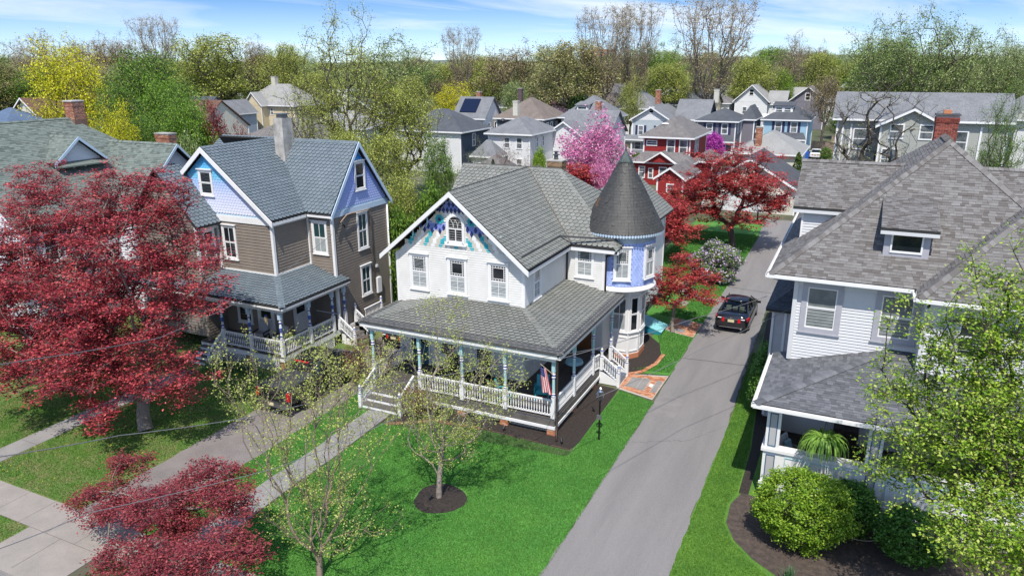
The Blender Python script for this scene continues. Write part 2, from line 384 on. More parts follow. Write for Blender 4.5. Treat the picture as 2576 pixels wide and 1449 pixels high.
# ---------------------------------------------------------------- windows, rails, posts
V3 = Vector
def window(parent, o, u, n, w_, h, style='dh', trim=white, glass=darkgl, cas=.11, hood=True, blinds=0, shutter=None, detail=True, name='window', back=None):
    """o = lower-left corner of the outer casing on the wall plane; frame = part, pane etc. = sub-parts"""
    o = V3(o); u = V3(u).normalized(); n = V3(n).normalized(); P = lambda s, z, d: o+u*s+n*d+V3((0, 0, z))
    f = MB(); W = lambda mb, *a, **k: mb.wbox(o, u, n, *a, **k)
    W(f, 0, cas, 0, h, 0, .055); W(f, w_-cas, w_, 0, h, 0, .055); W(f, cas, w_-cas, h-cas, h, 0, .055); W(f, cas, w_-cas, 0, cas*.9, 0, .06)
    if detail:
        W(f, -.04, w_+.04, -.05, -.001, 0, .085)
        if hood: W(f, -.05, w_+.05, h+.001, h+.06, 0, .12)
    fr = f.build(name, trim if back is None else back, parent)
    x0, x1, z0, z1 = cas, w_-cas, cas*.9, h-cas; zm = (z0+z1)/2
    p = MB(); W(p, x0, x1, z0, zm, .001, .008); p.build('pane', glass, fr)
    p = MB(); W(p, x0, x1, zm, z1, .001, .012); p.build('pane', glass, fr)
    sh = MB(); r = .045 if detail else .07
    for a, b, d in ((z0, zm, .026), (zm, z1, .036)):
        W(sh, x0, x0+r, a, b, .008, d); W(sh, x1-r, x1, a, b, .008, d); W(sh, x0+r, x1-r, a, a+r, .008, d); W(sh, x0+r, x1-r, b-r, b, .008, d)
    if style == 'muntin': W(sh, (x0+x1)/2-.015, (x0+x1)/2+.015, zm+r, z1-r, .010, .033); W(sh, (x0+x1)/2-.015, (x0+x1)/2+.015, z0+r, zm-r, .008, .024)
    sh.build('sash', trim, fr)
    if style == 'queen':
        q = MB(); g = .095; a0, a1, b0, b1 = x0+r, x1-r, zm+r, z1-r; bw = .011
        for s_ in (a0+g, a1-g): W(q, s_-bw, s_+bw, b0, b1, .013, .030)
        for z_ in (b0+g, b1-g): W(q, a0, a1, z_-bw, z_+bw, .013, .031)
        k = 5; st = (b1-b0-2*g)/k
        for i in range(1, k):
            z_ = b0+g+st*i
            W(q, a0, a0+g-bw, z_-bw, z_+bw, .013, .029); W(q, a1-g+bw, a1, z_-bw, z_+bw, .013, .029)
        k = 4; st = (a1-a0-2*g)/k
        for i in range(1, k):
            s_ = a0+g+st*i
            W(q, s_-bw, s_+bw, b0, b0+g-bw, .013, .029); W(q, s_-bw, s_+bw, b1-g+bw, b1, .013, .029)
        W(q, (x0+x1)/2-.012, (x0+x1)/2+.012, z0+r, zm-r, .009, .025)
        q.build('muntin', trim, fr)
    if blinds:
        q = MB(); z = z0+r+.01; top = z0+(z1-z0)*blinds
        while z < top:
            q.hexa([P(x0+r, z, .013), P(x1-r, z, .013), P(x1-r, z+.004, .009), P(x0+r, z+.004, .009), P(x0+r, z+.006, .013), P(x1-r, z+.006, .013), P(x1-r, z+.042, .009), P(x0+r, z+.042, .009)]); z += .066
        q.build('blind', blind, fr, 'stuff')
    if shutter:
        for s_ in (-.42, w_+.02):
            q = MB(); W(q, s_, s_+.40, 0, h, 0, .05); q.build('shutter', shutter, parent)
    return fr
BALM = {}
def baluster_mesh(band=True, h=.70):
    key = (band, round(h, 2))
    if key in BALM: return BALM[key]
    mb = MB()
    pr = [(0, .022), (.12, .022), (.13, .012), (.17, .026), (.22, .026), (.26, .012), (.50, .024), (.66, .012), (.72, .026), (.78, .026), (.83, .014), (.88, .022), (1, .022)]
    prof = [(a*h, r*1.3) for a, r in pr]
    mb.lathe(0, 0, 0, prof, 6, [0, 0, 0, 1, 0, 0, 0, 0, 1, 0, 0, 0] if band else None)
    BALM[key] = mb.mesh('baluster', [white, navy], (0, 0, 0), True); return BALM[key]
def rail(parent, a, b, h=.86, sp=.125, band=True, lo=.12, slope_ok=True):
    """top rail, bottom rail and each baluster; a, b = floor points"""
    a = V3(a); b = V3(b); mb = MB(); z = V3((0, 0, 1))
    mb.beam(a+z*(h-.03), b+z*(h-.03), .09, .045); mb.beam(a+z*(h-.075), b+z*(h-.075), .05, .04); tr = mb.build('top_rail', white, parent)
    mb = MB(); mb.beam(a+z*lo, b+z*lo, .06, .05); mb.build('bottom_rail', white, parent)
    L = (b-a).length; n_ = max(1, int(L/sp)); me = baluster_mesh(band, h-.095-lo-.025)
    for i in range(n_):
        p = a+(b-a)*((i+.5)/n_)+z*(lo+.026); link('baluster', me, p, parent)
def post(parent, x, y, z0, z1, style='main'):
    """turned porch post: square newel below, bands, slender painted shaft, square block above"""
    mb = MB(); s = .085; H_ = z1-z0
    if style == 'main':
        mb.box(x-s, x+s, y-s, y+s, z0, z0+.98, 0)
        prof = [(.98, .06), (1.0, .085), (1.04, .085), (1.06, .05), (1.09, .05), (1.11, .08), (1.15, .08), (1.17, .055), (1.25, .072), (H_-.85, .062), (H_-.80, .062), (H_-.78, .09), (H_-.74, .09), (H_-.72, .055), (H_-.68, .055), (H_-.66, .085), (H_-.61, .085), (H_-.59, .07), (H_-.5, .07)]
        ms = [0, 2, 0, 0, 0, 2, 0, 0, 1, 0, 0, 2, 0, 0, 0, 2, 0, 0]
        mb.lathe(x, y, z0, prof, 10, ms); mb.box(x-s*.85, x+s*.85, y-s*.85, y+s*.85, z0+H_-.5, z1, 1)
        return mb.build('post', [white, aqua, cobalt], parent)
    mb.box(x-s, x+s, y-s, y+s, z0, z0+.95, 0)
    prof = [(.95, .06), (.97, .085), (1.02, .085), (1.04, .05), (1.1, .075), (1.2, .075), (1.25, .045), (1.35, .06), (1.6, .085), (1.75, .06), (1.8, .04), (1.85, .08), (1.92, .08), (1.96, .05), (2.1, .06), (H_-.4, .07)]
    mb.lathe(x, y, z0, prof, 10, [0, 2, 0, 0, 2, 0, 0, 2, 1, 0, 0, 2, 0, 0, 1]); mb.box(x-s, x+s, y-s, y+s, z0+H_-.4, z1, 1)
    return mb.build('post', [white, lightblue, cobalt], parent)
def newel(parent, x, y, z0, h=1.05):
    mb = MB(); s = .075; mb.box(x-s, x+s, y-s, y+s, z0, z0+h*.62, 0)
    mb.lathe(x, y, z0, [(h*.62, .055), (h*.64, .08), (h*.68, .08), (h*.70, .05), (h*.8, .07), (h*.86, .05), (h*.88, .085), (h*.92, .085), (h*.94, .04), (h*.98, .065), (h*1.03, .055), (h*1.06, .015)], 8, [0, 1, 0, 0, 0, 1, 0, 1, 0, 0, 0])
    return mb.build('newel_post', [white, cobalt], parent)
def bricks(parent, x0, x1, y0, y1, z0, z1, m, bl=.2, bh=.065, gap=.01, single=True, name='brick'):
    """brick pier: mortar core with each brick a block of its own on the four sides"""
    c = MB(); c.box(x0+.012, x1-.012, y0+.012, y1-.012, z0, z1-.003); core = c.build('pier_core' if single else 'core', mortar, parent)
    k = 0; z = z0; allb = MB()
    while z+bh <= z1+.001:
        for (a, b, fix, axis, sg) in ((x0, x1, y0, 0, 1), (x0, x1, y1, 0, -1), (y0, y1, x0, 1, 1), (y0, y1, x1, 1, -1)):
            n_ = max(1, round((b-a)/bl)); st = (b-a)/n_; off = (st/2 if k % 2 else 0); s = a-off
            while s < b-.02:
                p = max(a, s)+gap/2; q = min(b, s+st)-gap/2
                if q-p > .03:
                    mb = MB() if single else allb; t = random.random(); d0, d1 = (fix, fix+.03*sg) if sg > 0 else (fix-.03, fix); pr_ = random.uniform(-.002, .003)
                    if axis == 0: mb.box(p, q, d0-pr_ if sg > 0 else d0, d1 if sg > 0 else d1+pr_, z+gap/2, z+bh-gap/2, 0, t)
                    else: mb.box(d0-pr_ if sg > 0 else d0, d1 if sg > 0 else d1+pr_, p, q, z+gap/2, z+bh-gap/2, 0, t)
                    if single: mb.build(name, m, core)
                s += st
        z += bh; k += 1
    if not single: allb.build(name, m, core, 'stuff')
    return core
def lattice(parent, a, b, z0, z1, m=white, step=.14):
    a = V3(a); b = V3(b); d = (b-a); L = d.length; d.normalize(); nrm = d.cross(V3((0, 0, 1))); h = z1-z0; mb = MB(); s = -h
    P = lambda q, z: a+d*q+V3((0, 0, z0+z))
    while s < L:
        for sg, off in ((1, 0), (-1, .012)):
            s0, s1 = (s, s+h) if sg > 0 else (s+h, s); z_0, z_1 = 0, h
            if s0 < 0: z_0 = -s0/(s1-s0)*h if s1 != s0 else 0; s0 = 0
            if s1 < 0: z_1 = h*(s0-0)/(s0-s1); s1 = 0
            if s0 > L: z_0 = h*(s0-L)/(s0-s1); s0 = L
            if s1 > L: z_1 = h*(L-s0)/(s1-s0); s1 = L
            if abs(s1-s0) > .02: mb.beam(P(s0, z_0)+nrm*off, P(s1, z_1)+nrm*off, .01, .03, up=V3((0, 0, 1)))
        s += step
    mb.beam(P(0, .02), P(L, .02), .03, .05); mb.beam(P(0, h-.02), P(L, h-.02), .03, .05); mb.beam(P(.03, 0), P(.03, h), .04, .06, up=d); mb.beam(P(L-.03, 0), P(L-.03, h), .04, .06, up=d)
    return mb.build('lattice', m, parent, 'stuff')
def steps(parent, x0, x1, y0, y1, ztop, n_, direction, tread=deckd):
    """n risers going down in direction ('-y','+x','-x'); each tread and riser a part"""
    for i in range(n_):
        z = ztop-(i+1)*ztop/(n_+0.0)+ztop/n_*0.0; z = ztop*(1-(i+1)/(n_+1)); t = MB(); r = MB()
        if direction == '-y':
            st = (y1-y0)/n_; yb = y1-st*i; t.box(x0, x1, yb-st-.03, yb, z-.035, z); r.box(x0+.02, x1-.02, yb-.03-st+.03, yb-.03, 0, z-.036)
        elif direction == '+x':
            st = (x1-x0)/n_; xb = x0+st*i; t.box(xb, xb+st+.03, y0, y1, z-.035, z); r.box(xb+.03, xb+st, y0+.02, y1-.02, 0, z-.036)
        else:
            st = (x1-x0)/n_; xb = x1-st*i; t.box(xb-st-.03, xb, y0, y1, z-.035, z); r.box(xb-st, xb-.03, y0+.02, y1-.02, 0, z-.036)
        t.build('tread', tread, parent); r.build('riser', white, parent)
def chimney(parent, x, y, z0, z1, wx, wy, m, cap=None, single=False, name='chimney', capm=None, bl=.21, bh=.075):
    mb = MB(); mb.box(x-wx/2, x+wx/2, y-wy/2, y+wy/2, z0, z1); ch = mb.build(name, mortar, parent)
    allb = MB(); k = 0; z = z0
    while z+bh <= z1:
        e = .012+(.03 if z1-.34 < z < z1-.1 else 0)
        for axis, sgn in ((0, -1), (0, 1), (1, -1), (1, 1)):
            L = (wx if axis == 0 else wy)+2*e; n_ = max(2, round(L/bl)); st = L/n_; s = -L/2-(st/2 if k % 2 else 0)
            while s < L/2-.02:
                a, b = max(-L/2, s)+.006, min(L/2, s+st)-.006
                if b-a > .02:
                    t = random.random(); q = MB() if single else allb
                    if axis == 0:
                        f = y+sgn*(wy/2); q.box(x+a, x+b, min(f, f+sgn*e), max(f, f+sgn*e), z+.006, z+bh-.006, 0, t)
                    else:
                        f = x+sgn*(wx/2); q.box(min(f, f+sgn*e), max(f, f+sgn*e), y+a+e, y+b-e, z+.006, z+bh-.006, 0, t)
                    if single: q.build('brick', m, ch)
                s += st
        z += bh; k += 1
    if not single: allb.build('brick', m, ch, 'stuff')
    q = MB(); q.box(x-wx/2-.06, x+wx/2+.06, y-wy/2-.06, y+wy/2+.06, z1+.002, z1+.07); q.build('chimney_cap', capm or mortar, ch)
    return ch
def pipe(parent, pts, r, m, name, n=7):
    mb = MB(); mb.tube(pts, r, n); return mb.build(name, m, parent, smooth=True)
# ================================================================ the Victorian house in the middle
fl = .75; X0, X1, XR, XD = -20.4, -13.4, -11.3, -10.65; YF, YW, YB = 29.6, 34.96, 41.3; EZ = 6.45
hv = thing('victorian_house', 'white clapboard Victorian house with round periwinkle turret, conical roof and wraparound porch', 'house', (-16, 34, 0))
slates = []
# --- walls
ux, uy = V3((1, 0, 0)), V3((0, 1, 0)); fN = V3((0, -1, 0)); rN = V3((1, 0, 0)); lN = V3((-1, 0, 0))
# front gable wall: rectangle with the gable triangle above (pentagon is convex)
slp = (9.78-6.5)/4.0
apex = 9.78-.16
fw = wall(hv, (X0, YF, 0), ux, fN, [(0, 4.0), (7.0, 4.0), (7.0, 6.42), (3.45, apex), (0, 6.46)], .115, cream)
wall(hv, (X0, YF, 0), ux, fN, [(0, .55), (7.0, .55), (7.0, 4.0), (0, 4.0)], .115, cream, name='lower_wall')
wall(hv, (X1, YF, 0), uy, rN, [(0, .55), (YW-YF, .55), (YW-YF, EZ+.1), (0, EZ+.1)], .115, cream, name='side_wall')
wall(hv, (X1, YW, 0), ux, fN, [(0, .55), (XR-X1, .55), (XR-X1, EZ), (0, EZ)], .115, cream, name='wing_wall')
wall(hv, (XR, YW, 0), uy, rN, [(0, .55), (YB-YW, .55), (YB-YW, EZ), (0, EZ)], .115, cream, name='end_wall', single=False)
wall(hv, (X0, YB, 0), -uy, lN, [(0, .3), (YB-YF, .3), (YB-YF, EZ+.1), (0, EZ+.1)], .115, cream, name='left_wall', single=False)
b = MB(); b.box(X0, XR, YB-.1, YB, 0, EZ); b.box(X0+.3, X1-.2, YF+.15, YB, 3.9, 4.0); b.build('back_wall', cream, hv)
wall(hv, (-21.0, 41.3, 0), -uy, lN, [(0, 6.2), (6.4, 6.2), (3.2, 9.55)], .115, cream, name='gable_wall', single=False)
# rear wing beyond the turret
rx = -11.5
wall(hv, (rx, YB, 0), uy, rN, [(0, .45), (7.0, .45), (7.0, 5.9), (0, 5.9)], .115, cream, name='rear_wall', single=True)
b = MB(); b.box(rx-.02, rx+.14, YB, YB+7.05, .0, .44); b.build('foundation', mat('dark_skirting', (.08, .09, .085), .8), hv)
b = MB(); b.box(rx-4.5, rx-.2, YB+6.8, YB+7, 0, 5.9); b.box(rx-4.5, rx-4.3, YB, YB+6.8, 0, 5.9); b.build('back_wall', cream, hv)
# corner boards, frieze, belt
def corner(parent, x, y, z0, z1, m=white, s=.14):
    b = MB(); b.box(x-s/2, x+s/2, y-s/2, y+s/2, z0, z1); b.build('corner_board', m, parent)
corner(hv, X0+.05, YF+.02, .55, 6.5); corner(hv, X1-.03, YF+.02, 4.0, 6.4, s=.17); corner(hv, XR-.02, YW+.02, 4, 6.35); corner(hv, X1-.05, YF+.02, .75, 3.99, s=.17)
corner(hv, rx, YB+7.0, .44, 5.9)
# --- roofs
RXE, LXE, YE = -13.0, -21.0, 34.58; ridge = 9.78; Yc = 38.1
P1 = [(RXE, 29.12, 6.5), (RXE, YE, 6.5), (-17, Yc, ridge), (-17, 29.12, ridge)]
P2 = [(LXE, 29.12, 6.5), (-17, 29.12, ridge), (-17, Yc, ridge), (LXE, YE, 6.5)]
P3 = [(RXE, YE, 6.5), (-10.45, YE, 6.5), (-15, Yc, ridge), (-17, Yc, ridge)]
P4 = [(-21.2, YE, 6.5), (-17, Yc, ridge), (-21.2, Yc, ridge)]
P5 = [(-10.45, YE, 6.5), (-10.45, 41.7, 6.5), (-15, Yc, ridge)]
P6 = [(-21.2, 41.7, 6.5), (-21.2, Yc, ridge), (-15, Yc, ridge), (-10.45, 41.7, 6.5)]
roof(hv, [P1, P2], 'scallop', slate_g, under, w_=.285, exp=.215, collect=slates, thick=.1)
roof(hv, [P3, P4, P5, P6], 'scallop', slate_g, under, w_=.285, exp=.215, collect=slates, thick=.1)
# rear roof peeping over beside the cone
R1 = [(-11.0, 41.5, 6.0), (-11.0, 48.6, 6.0), (-13.7, 48.6, 8.3), (-13.7, 41.0, 8.3)]; R2 = [(-16.4, 41.5, 6.0), (-13.7, 41.0, 8.3), (-13.7, 48.6, 8.3), (-16.4, 48.6, 6.0)]
roof(hv, [R1, R2], 'scallop', slate_g, under, w_=.25, exp=.2, collect=slates)
wall(hv, (-16.2, 48.3, 0), ux, fN, [(0, 5.7), (5.0, 5.7), (2.5, 7.9)], .115, cream, name='gable_wall', boards=False)
# wraparound porch roof
ez, ey, ex, exl, pt = 3.88, 26.38, -10.28, -20.52, 4.52
k = (pt-ez)/(YF-ey)
Q1 = [(exl, ey, ez), (ex, ey, ez), (ex-(YF-ey), YF, pt), (exl+(YF-ey), YF, pt)]
Q2 = [(ex, ey, ez), (ex, 35.3, ez), (ex-(YF-ey), 35.3, pt), (ex-(YF-ey), YF, pt)]
Q3 = [(exl, ey, ez), (exl+(YF-ey), YF, pt), (exl, YF, ez)]
roof(hv, [Q1, Q2, Q3], 'scallop', slate_g, under, w_=.285, exp=.205, collect=slates, name='porch_roof', thick=.08)
finish_pieces(slates)
for a, b_ in (((-17, 29.1, ridge), (-17, Yc, ridge)), ((-21.2, Yc, ridge), (-15, Yc, ridge)), ((-15, Yc, ridge), (-10.45, YE, 6.5)), ((-13.7, 41.2, 8.3), (-13.7, 48.6, 8.3))):
    capline(hv, a, b_, slate_g, .34, .2, drop=.12 if a[2] > 8 else .05)
for a, b_ in (((ex, ey, ez), (ex-(YF-ey), YF, pt)), ((exl, ey, ez), (exl+(YF-ey), YF, pt))): capline(hv, b_, a, slate_g, .3, .17, drop=.02, name='hip_cap', rise=.045)
b = MB(); b.tube([(-17, Yc, ridge+.03), (RXE, YE, 6.55)], .05, 5); b.build('valley_flashing', mat('rusty_valley_metal', (.16, .13, .10), .6, (.10, .09, .08), 4), hv)
b = MB(); b.tube([(RXE+.02, 29.15, 6.57), (RXE+.02, YE+.15, 6.57)], .02, 5); b.tube([(-17, 29.1, ridge+.075), (-17, Yc, ridge+.075)], .022, 5); b.tube([(-21.2, Yc, ridge+.075), (-15, Yc, ridge+.075)], .022, 5); b.build('ridge_roll', lead, hv)
# built-in gutters set a little up the slope
gt = MB()
gt.beam((RXE-.5, 29.5, 6.98), (RXE-.5, YE-.35, 6.98), .07, .09); gt.beam((RXE-.5, YE-.38, 6.98), (-10.8, YE+.3, 6.92), .07, .09); gt.build('gutter', lead, hv)
# rake (barge) boards and eave fascias
def rake(parent, a, b_, m=white, h=.24, t=.05, name='rake_board'):
    a = V3(a); b_ = V3(b_); q = MB(); dz = V3((0, 0, h)); dy = V3((0, t, 0)); q.hexa([a-dz, b_-dz, b_-dz+dy, a-dz+dy, a, b_, b_+dy, a+dy]); return q.build(name, m, parent)
rake(hv, (LXE-.05, 29.06, 6.44), (-17, 29.06, ridge+.03)); rake(hv, (-17, 29.055, ridge+.03), (RXE+.05, 29.055, 6.44))
b = MB(); b.box(RXE-.06, RXE-.015, 29.12, YE, 6.22, 6.43); b.build('fascia', white, hv)
b = MB(); b.box(RXE-.01, -10.5, YE+.02, YE+.06, 6.20, 6.41); b.build('fascia', white, hv)
b = MB(); b.box(-10.5, -10.46, YE+.02, 41.6, 6.20, 6.41); b.build('fascia', white, hv)
b = MB(); b.box(X1+.03, RXE-.061, 29.6, YW, 6.30, 6.36); b.box(RXE-.06, XR+.3, YE+.061, YW, 6.28, 6.32); b.build('soffit', white, hv)
b = MB(); b.poly([(LXE, 29.1, 6.36), (-17, 29.1, ridge-.14), (-17, 29.58, ridge-.14), (LXE, 29.58, 6.36)]); b.poly([(RXE, 29.1, 6.36), (RXE, 29.58, 6.36), (-17, 29.58, ridge-.14), (-17, 29.1, ridge-.14)]); b.build('soffit', white, hv)
# downspouts
pipe(hv, [(RXE+.02-.32, YW-.1, 6.3), (X1+.09, YW-.09, 6.1), (X1+.09, YW-.09, 4.45)], .045, copper, 'downspout')
pipe(hv, [(-10.5, YE, 6.5), (-10.55, YE+.02, 6.3), (-11.15, YW-.12, 6.0), (-11.18, YW-.1, 5.7), (-11.18, YW-.1, 4.1)], .055, copper, 'downspout')
pipe(hv, [(exl+.2, ey+.1, 3.75), (exl+.35, ey+.3, 3.5), (exl+.35, ey+.3, .1)], .05, copper, 'downspout')
pipe(hv, [(ex-.12, ey+.02, 3.8), (ex-.2, ey+.12, 3.55), (-10.48, 26.5, 3.3), (-10.48, 26.5, .45), (-10.42, 26.35, .3), (-10.3, 26.1, .05)], .05, copper, 'downspout')
# --- decorated gable: every shingle a piece of its own
gx = -16.95; c_by = {'p': peri, 't': turq, 'b': beige, 'w': offw, 'n': navy}
def gshape(x, z, w_, h, m, nm='gable_shingle', d=.03, kind='s'):
    q = MB(); r = w_/2
    if kind == 's': pts = [(x-r, z+h), (x-r, z+r*.7)]+[(x-r*math.cos(a), z+r*.7*(1-math.sin(a))) for a in (math.pi*.2, math.pi*.4, math.pi*.6, math.pi*.8)]+[(x+r, z+r*.7), (x+r, z+h)]
    elif kind == 'd': pts = [(x, z), (x+r, z+h/2), (x, z+h), (x-r, z+h/2)]
    else: pts = [(x+r*math.cos(a*math.pi/5), z+r*math.sin(a*math.pi/5)) for a in range(10)]
    q.prism([(a, YF-.012, c) for a, c in pts], (0, -d, 0)); q.build(nm, m, fw)
ew, eh = .215, .17; z = 6.98; row = 0
while z < 9.3:
    halfw = (apex-z-.22)/slp; ncol = int(halfw/ew)
    for i in range(-ncol, ncol+1):
        x = gx+i*ew+(ew/2 if row % 2 else 0)
        if abs(x-gx) > halfw-.02: continue
        if abs(x-gx) < .56 and 7.2 < z+eh and z < 8.75: continue
        if z > 8.62: c = 'p'
        elif z > 8.14: c = 'b'
        elif z > 7.72-.0: c = 'p'
        else: c = ('t', 'b', 'w', 'b')[int(math.floor((abs(x-gx)+(z-6.98)*.62)/ew+.25)) % 4]
        gshape(x, z, ew*.97, eh*1.5, c_by[c], d=.018+.006*(row % 2))
    z += eh; row += 1
for i in range(-4, 5):
    for zz, lim in ((8.72, .85), (9.0, .4)):
        x = gx+i*.21+(.105 if zz > 8.9 else 0)
        if abs(x-gx) < lim: gshape(x, zz-.02, .175, .30, navy, 'diamond_shingle', .045, 'd')
for i in range(-11, 12):
    x = gx+i*.215
    if .62 < abs(x-gx) < 2.05:
        gshape(x, 7.84 if i % 2 else 7.64, .18, .31, navy, 'diamond_shingle', .045, 'd')
for sx in (-.86, .86):
    for a in range(7):
        an = 2*math.pi*a/7+.4; gshape(gx+sx+.155*math.cos(an), 8.38+.155*math.sin(an), .17, .1, turq, 'flower_shingle', .05, 'o')
    gshape(gx+sx, 8.38, .17, .1, navy, 'flower_shingle', .06, 'o')
for zz in ((-2.45, 7.35), (2.45, 7.35), (-1.6, 8.0), ):
    q = MB(); pts = [V3((gx+zz[0]+.1*math.cos(t)*(1 if zz[0] < 0 else -1), YF-.1, zz[1]+.25+.25*math.sin(t))) for t in np.linspace(-1.5, 1.5, 7)]
    q.tube(pts, .035, 5); q.build('bracket', aqua, hv)
# arched attic window
b = MB(); cz = 8.22; ro, ri = .50, .36
outer = [(gx-ro, 7.24), (gx+ro, 7.24)]
ring = lambda r: [(gx+r*math.cos(a), cz+r*math.sin(a)) for a in np.linspace(0, math.pi, 13)]
o_, i_ = [(gx+ro, 7.24)]+ring(ro)+[(gx-ro, 7.24)], [(gx+ri, 7.36)]+ring(ri)+[(gx-ri, 7.36)]
for j in range(len(o_)-1):
    p = [o_[j], o_[j+1], i_[j+1], i_[j]]; b.prism([(x, YF-.005, z) for x, z in p], (0, -.09, 0))
b.box(gx-ri, gx+ri, YF-.09, YF-.02, 7.24, 7.40); b.box(gx-.58, gx+.58, YF-.13, YF-.01, 7.17, 7.238)
at = b.build('attic_window', white, hv)
b = MB(); b.prism([(x, YF-.02, z) for x, z in i_], (0, -.012, 0)); b.build('pane', darkgl, at)
b = MB()
for x in (-.02, ): b.box(gx-.02, gx+.02, YF-.06, YF-.03, 7.38, 7.98)
b.box(gx-ri, gx+ri, YF-.065, YF-.03, 7.95, 8.0)
for c, s in ((-.12, 1), (.12, 1), (-.36, 1), (.36, 1)):
    pts = [(gx+c+(.24)*math.cos(a)*(1 if c < 0 else -1), YF-.045, 8.02+.42*math.sin(a)) for a in np.linspace(0, 1.25, 6)]
    pts = [p for p in pts if (p[0]-gx)**2+(p[2]-cz)**2 < ri**2 or p[2] < cz]
    if len(pts) > 1: b.tube(pts, .009, 4)
b.build('tracery', white, at)
# other windows
for xa in (-19.61, -17.46, -15.25): window(hv, (xa, YF-.022, 4.74), ux, fN, 1.07, 1.82, 'queen', blinds=.5 if xa > -19 else .97)
window(hv, (X1+.022, 30.55, 4.6), uy, rN, .92, 1.7, 'queen', blinds=.9)
window(hv, (-12.88, YW-.022, 4.72), ux, fN, 1.04, 1.68, 'queen', blinds=.97)
# --- turret
tx, ty, tr_ = -11.0, 37.0, 1.72
b = MB(); b.lathe(tx, ty, 0, [(4.02, 1.3), (4.05, tr_+.16), (4.13, tr_+.16), (4.20, tr_+.06), (4.3, tr_), (6.9, tr_), (7.0, tr_+.1)], 48, [0, 0, 0, 0, 1, 0]); tur = b.build('turret', [white, peri], hv, smooth=True)
b = MB(); b.lathe(tx, ty, 0, [(6.62, tr_+.03), (7.02, tr_+.05), (7.05, tr_+.22), (7.12, tr_+.3)], 48); b.build('frieze', lightblue, tur, smooth=True)
b = MB(); b.lathe(tx, ty, 0, [(6.98, tr_+.06), (6.99, tr_+.36), (7.1, tr_+.36), (7.12, tr_+.06)], 48); b.build('cornice', white, tur, smooth=True)
# periwinkle shingles round the drum
b = MB(); z = 4.32; row = 0
wang = [math.radians(a) for a in (-72, -18)]
while z < 6.6:
    n_ = 62; diam = 5.05 < z < 5.85
    for j in range(n_):
        a = 2*math.pi*(j+(.5 if row % 2 else 0))/n_
        if not (-2.4 < ((a+math.pi) % (2*math.pi))-math.pi < .6): continue
        aa = ((a+math.pi) % (2*math.pi))-math.pi
        if any(abs(aa-w0)*tr_ < .50 and 4.65 < z+.14 and z < 6.45 for w0 in wang): continue
        hw = math.pi/n_*.96; lo = tr_+.03; hi = tr_+.008
        if diam: sh = [(0, 0), (1, .11), (1, .2), (-1, .2), (-1, .11)]
        else: sh = [(-.5, .0), (.5, 0), (1, .06), (1, .2), (-1, .2), (-1, .06)]
        V = []
        for s_, t_ in sh:
            r_ = lo+(hi-lo)*t_/.2; V.append((tx+r_*math.cos(a+s_*hw), ty+r_*math.sin(a+s_*hw), z+t_))
        B = [(tx+(tr_+.004)*math.cos(a+s_*hw), ty+(tr_+.004)*math.sin(a+s_*hw), z+t_) for s_, t_ in sh]
        i = len(b.v); k_ = len(V); b.v += V+B; b.f.append(tuple(range(i, i+k_))); b.m.append(0); t = random.random(); b.t.append(t)
        for q in range(k_): b.f.append((i+q, i+k_+q, i+k_+(q+1) % k_, i+(q+1) % k_)); b.m.append(0); b.t.append(t)
    z += .135; row += 1
b.build('drum_shingle', mat('periwinkle_shingle', (.2, .25, .6), .6, tintcol=[(0, (.30, .40, .74)), (1, (.41, .51, .86))], bump=.2), tur, 'stuff')
for w0 in wang:
    n0 = V3((math.cos(w0), math.sin(w0), 0)); u0 = V3((-math.sin(w0), math.cos(w0), 0)); o = V3((tx, ty, 4.68))+n0*(tr_+.035)-u0*.45
    window(hv, o, u0, n0, .9, 1.75, 'queen', blinds=.97)
    q = MB(); q.wbox(o, u0, n0, .0, .9, 0, 1.75, -.2, -.002); q.build('window_reveal', white, hv)
# cone
cz0, cz1, cr = 7.12, 11.2, 2.15
b = MB(); b.lathe(tx, ty, 0, [(cz0, cr-.05), (cz1, .02)], 48); cn = b.build('turret_roof', under, hv, smooth=True)
b = MB(); slant = math.hypot(cr, cz1-cz0); ca, sa = cr/slant, (cz1-cz0)/slant; d = 0; row = 0
while d < slant*.93:
    r0 = cr*(1-d/slant)+.02; n_ = max(10, int(2*math.pi*r0/.17))
    for j in range(n_):
        a = 2*math.pi*(j+(.5 if row % 2 else 0)+random.uniform(-.06, .06))/n_
        if not (-2.9 < ((a+math.pi) % (2*math.pi))-math.pi < 1.1): continue
        hw = math.pi/n_*.995; rag = random.random() < .06 or (d > slant*.68 and random.random() < .4); lift = random.uniform(0, .03) if rag else 0; sk = random.uniform(-.05, .05) if rag else 0
        V = []; B = []
        for s_, t_ in ((-.55, 0), (.55, 0), (1, .06), (1, .26), (-1, .26), (-1, .06)):
            dd = min(d+t_+sk*s_, slant); r_ = cr*(1-dd/slant); z_ = cz0+(cz1-cz0)*dd/slant; o = .018+lift-(t_/.26)*(.014+lift)
            aa = a+s_*hw; V.append((tx+(r_+o*sa)*math.cos(aa), ty+(r_+o*sa)*math.sin(aa), z_+o*ca)); o = -.006
            B.append((tx+(r_+o)*math.cos(aa), ty+(r_+o)*math.sin(aa), z_))
        i = len(b.v); b.v += V+B; t = random.random()*.96; t = 1 if (-2.62 < ((a+math.pi) % (2*math.pi))-math.pi < -2.42 and 1.3 < d < 1.75 and random.random() < .8) else t
        b.f.append(tuple(range(i, i+6))); b.m.append(0); b.t.append(t)
        for q in (5, 0, 1): b.f.append((i+q, i+6+q, i+6+(q+1) % 6, i+(q+1) % 6)); b.m.append(0); b.t.append(t)
    d += .165; row += 1
b.build('cone_shingle', cone_s, cn, 'stuff')
b = MB(); b.lathe(tx, ty, 0, [(cz1-.62, .40), (cz1-.6, .36), (cz1-.1, .08), (cz1+.05, .05), (cz1+.18, .012)], 10); b.build('finial', verdi, cn)
b = MB()
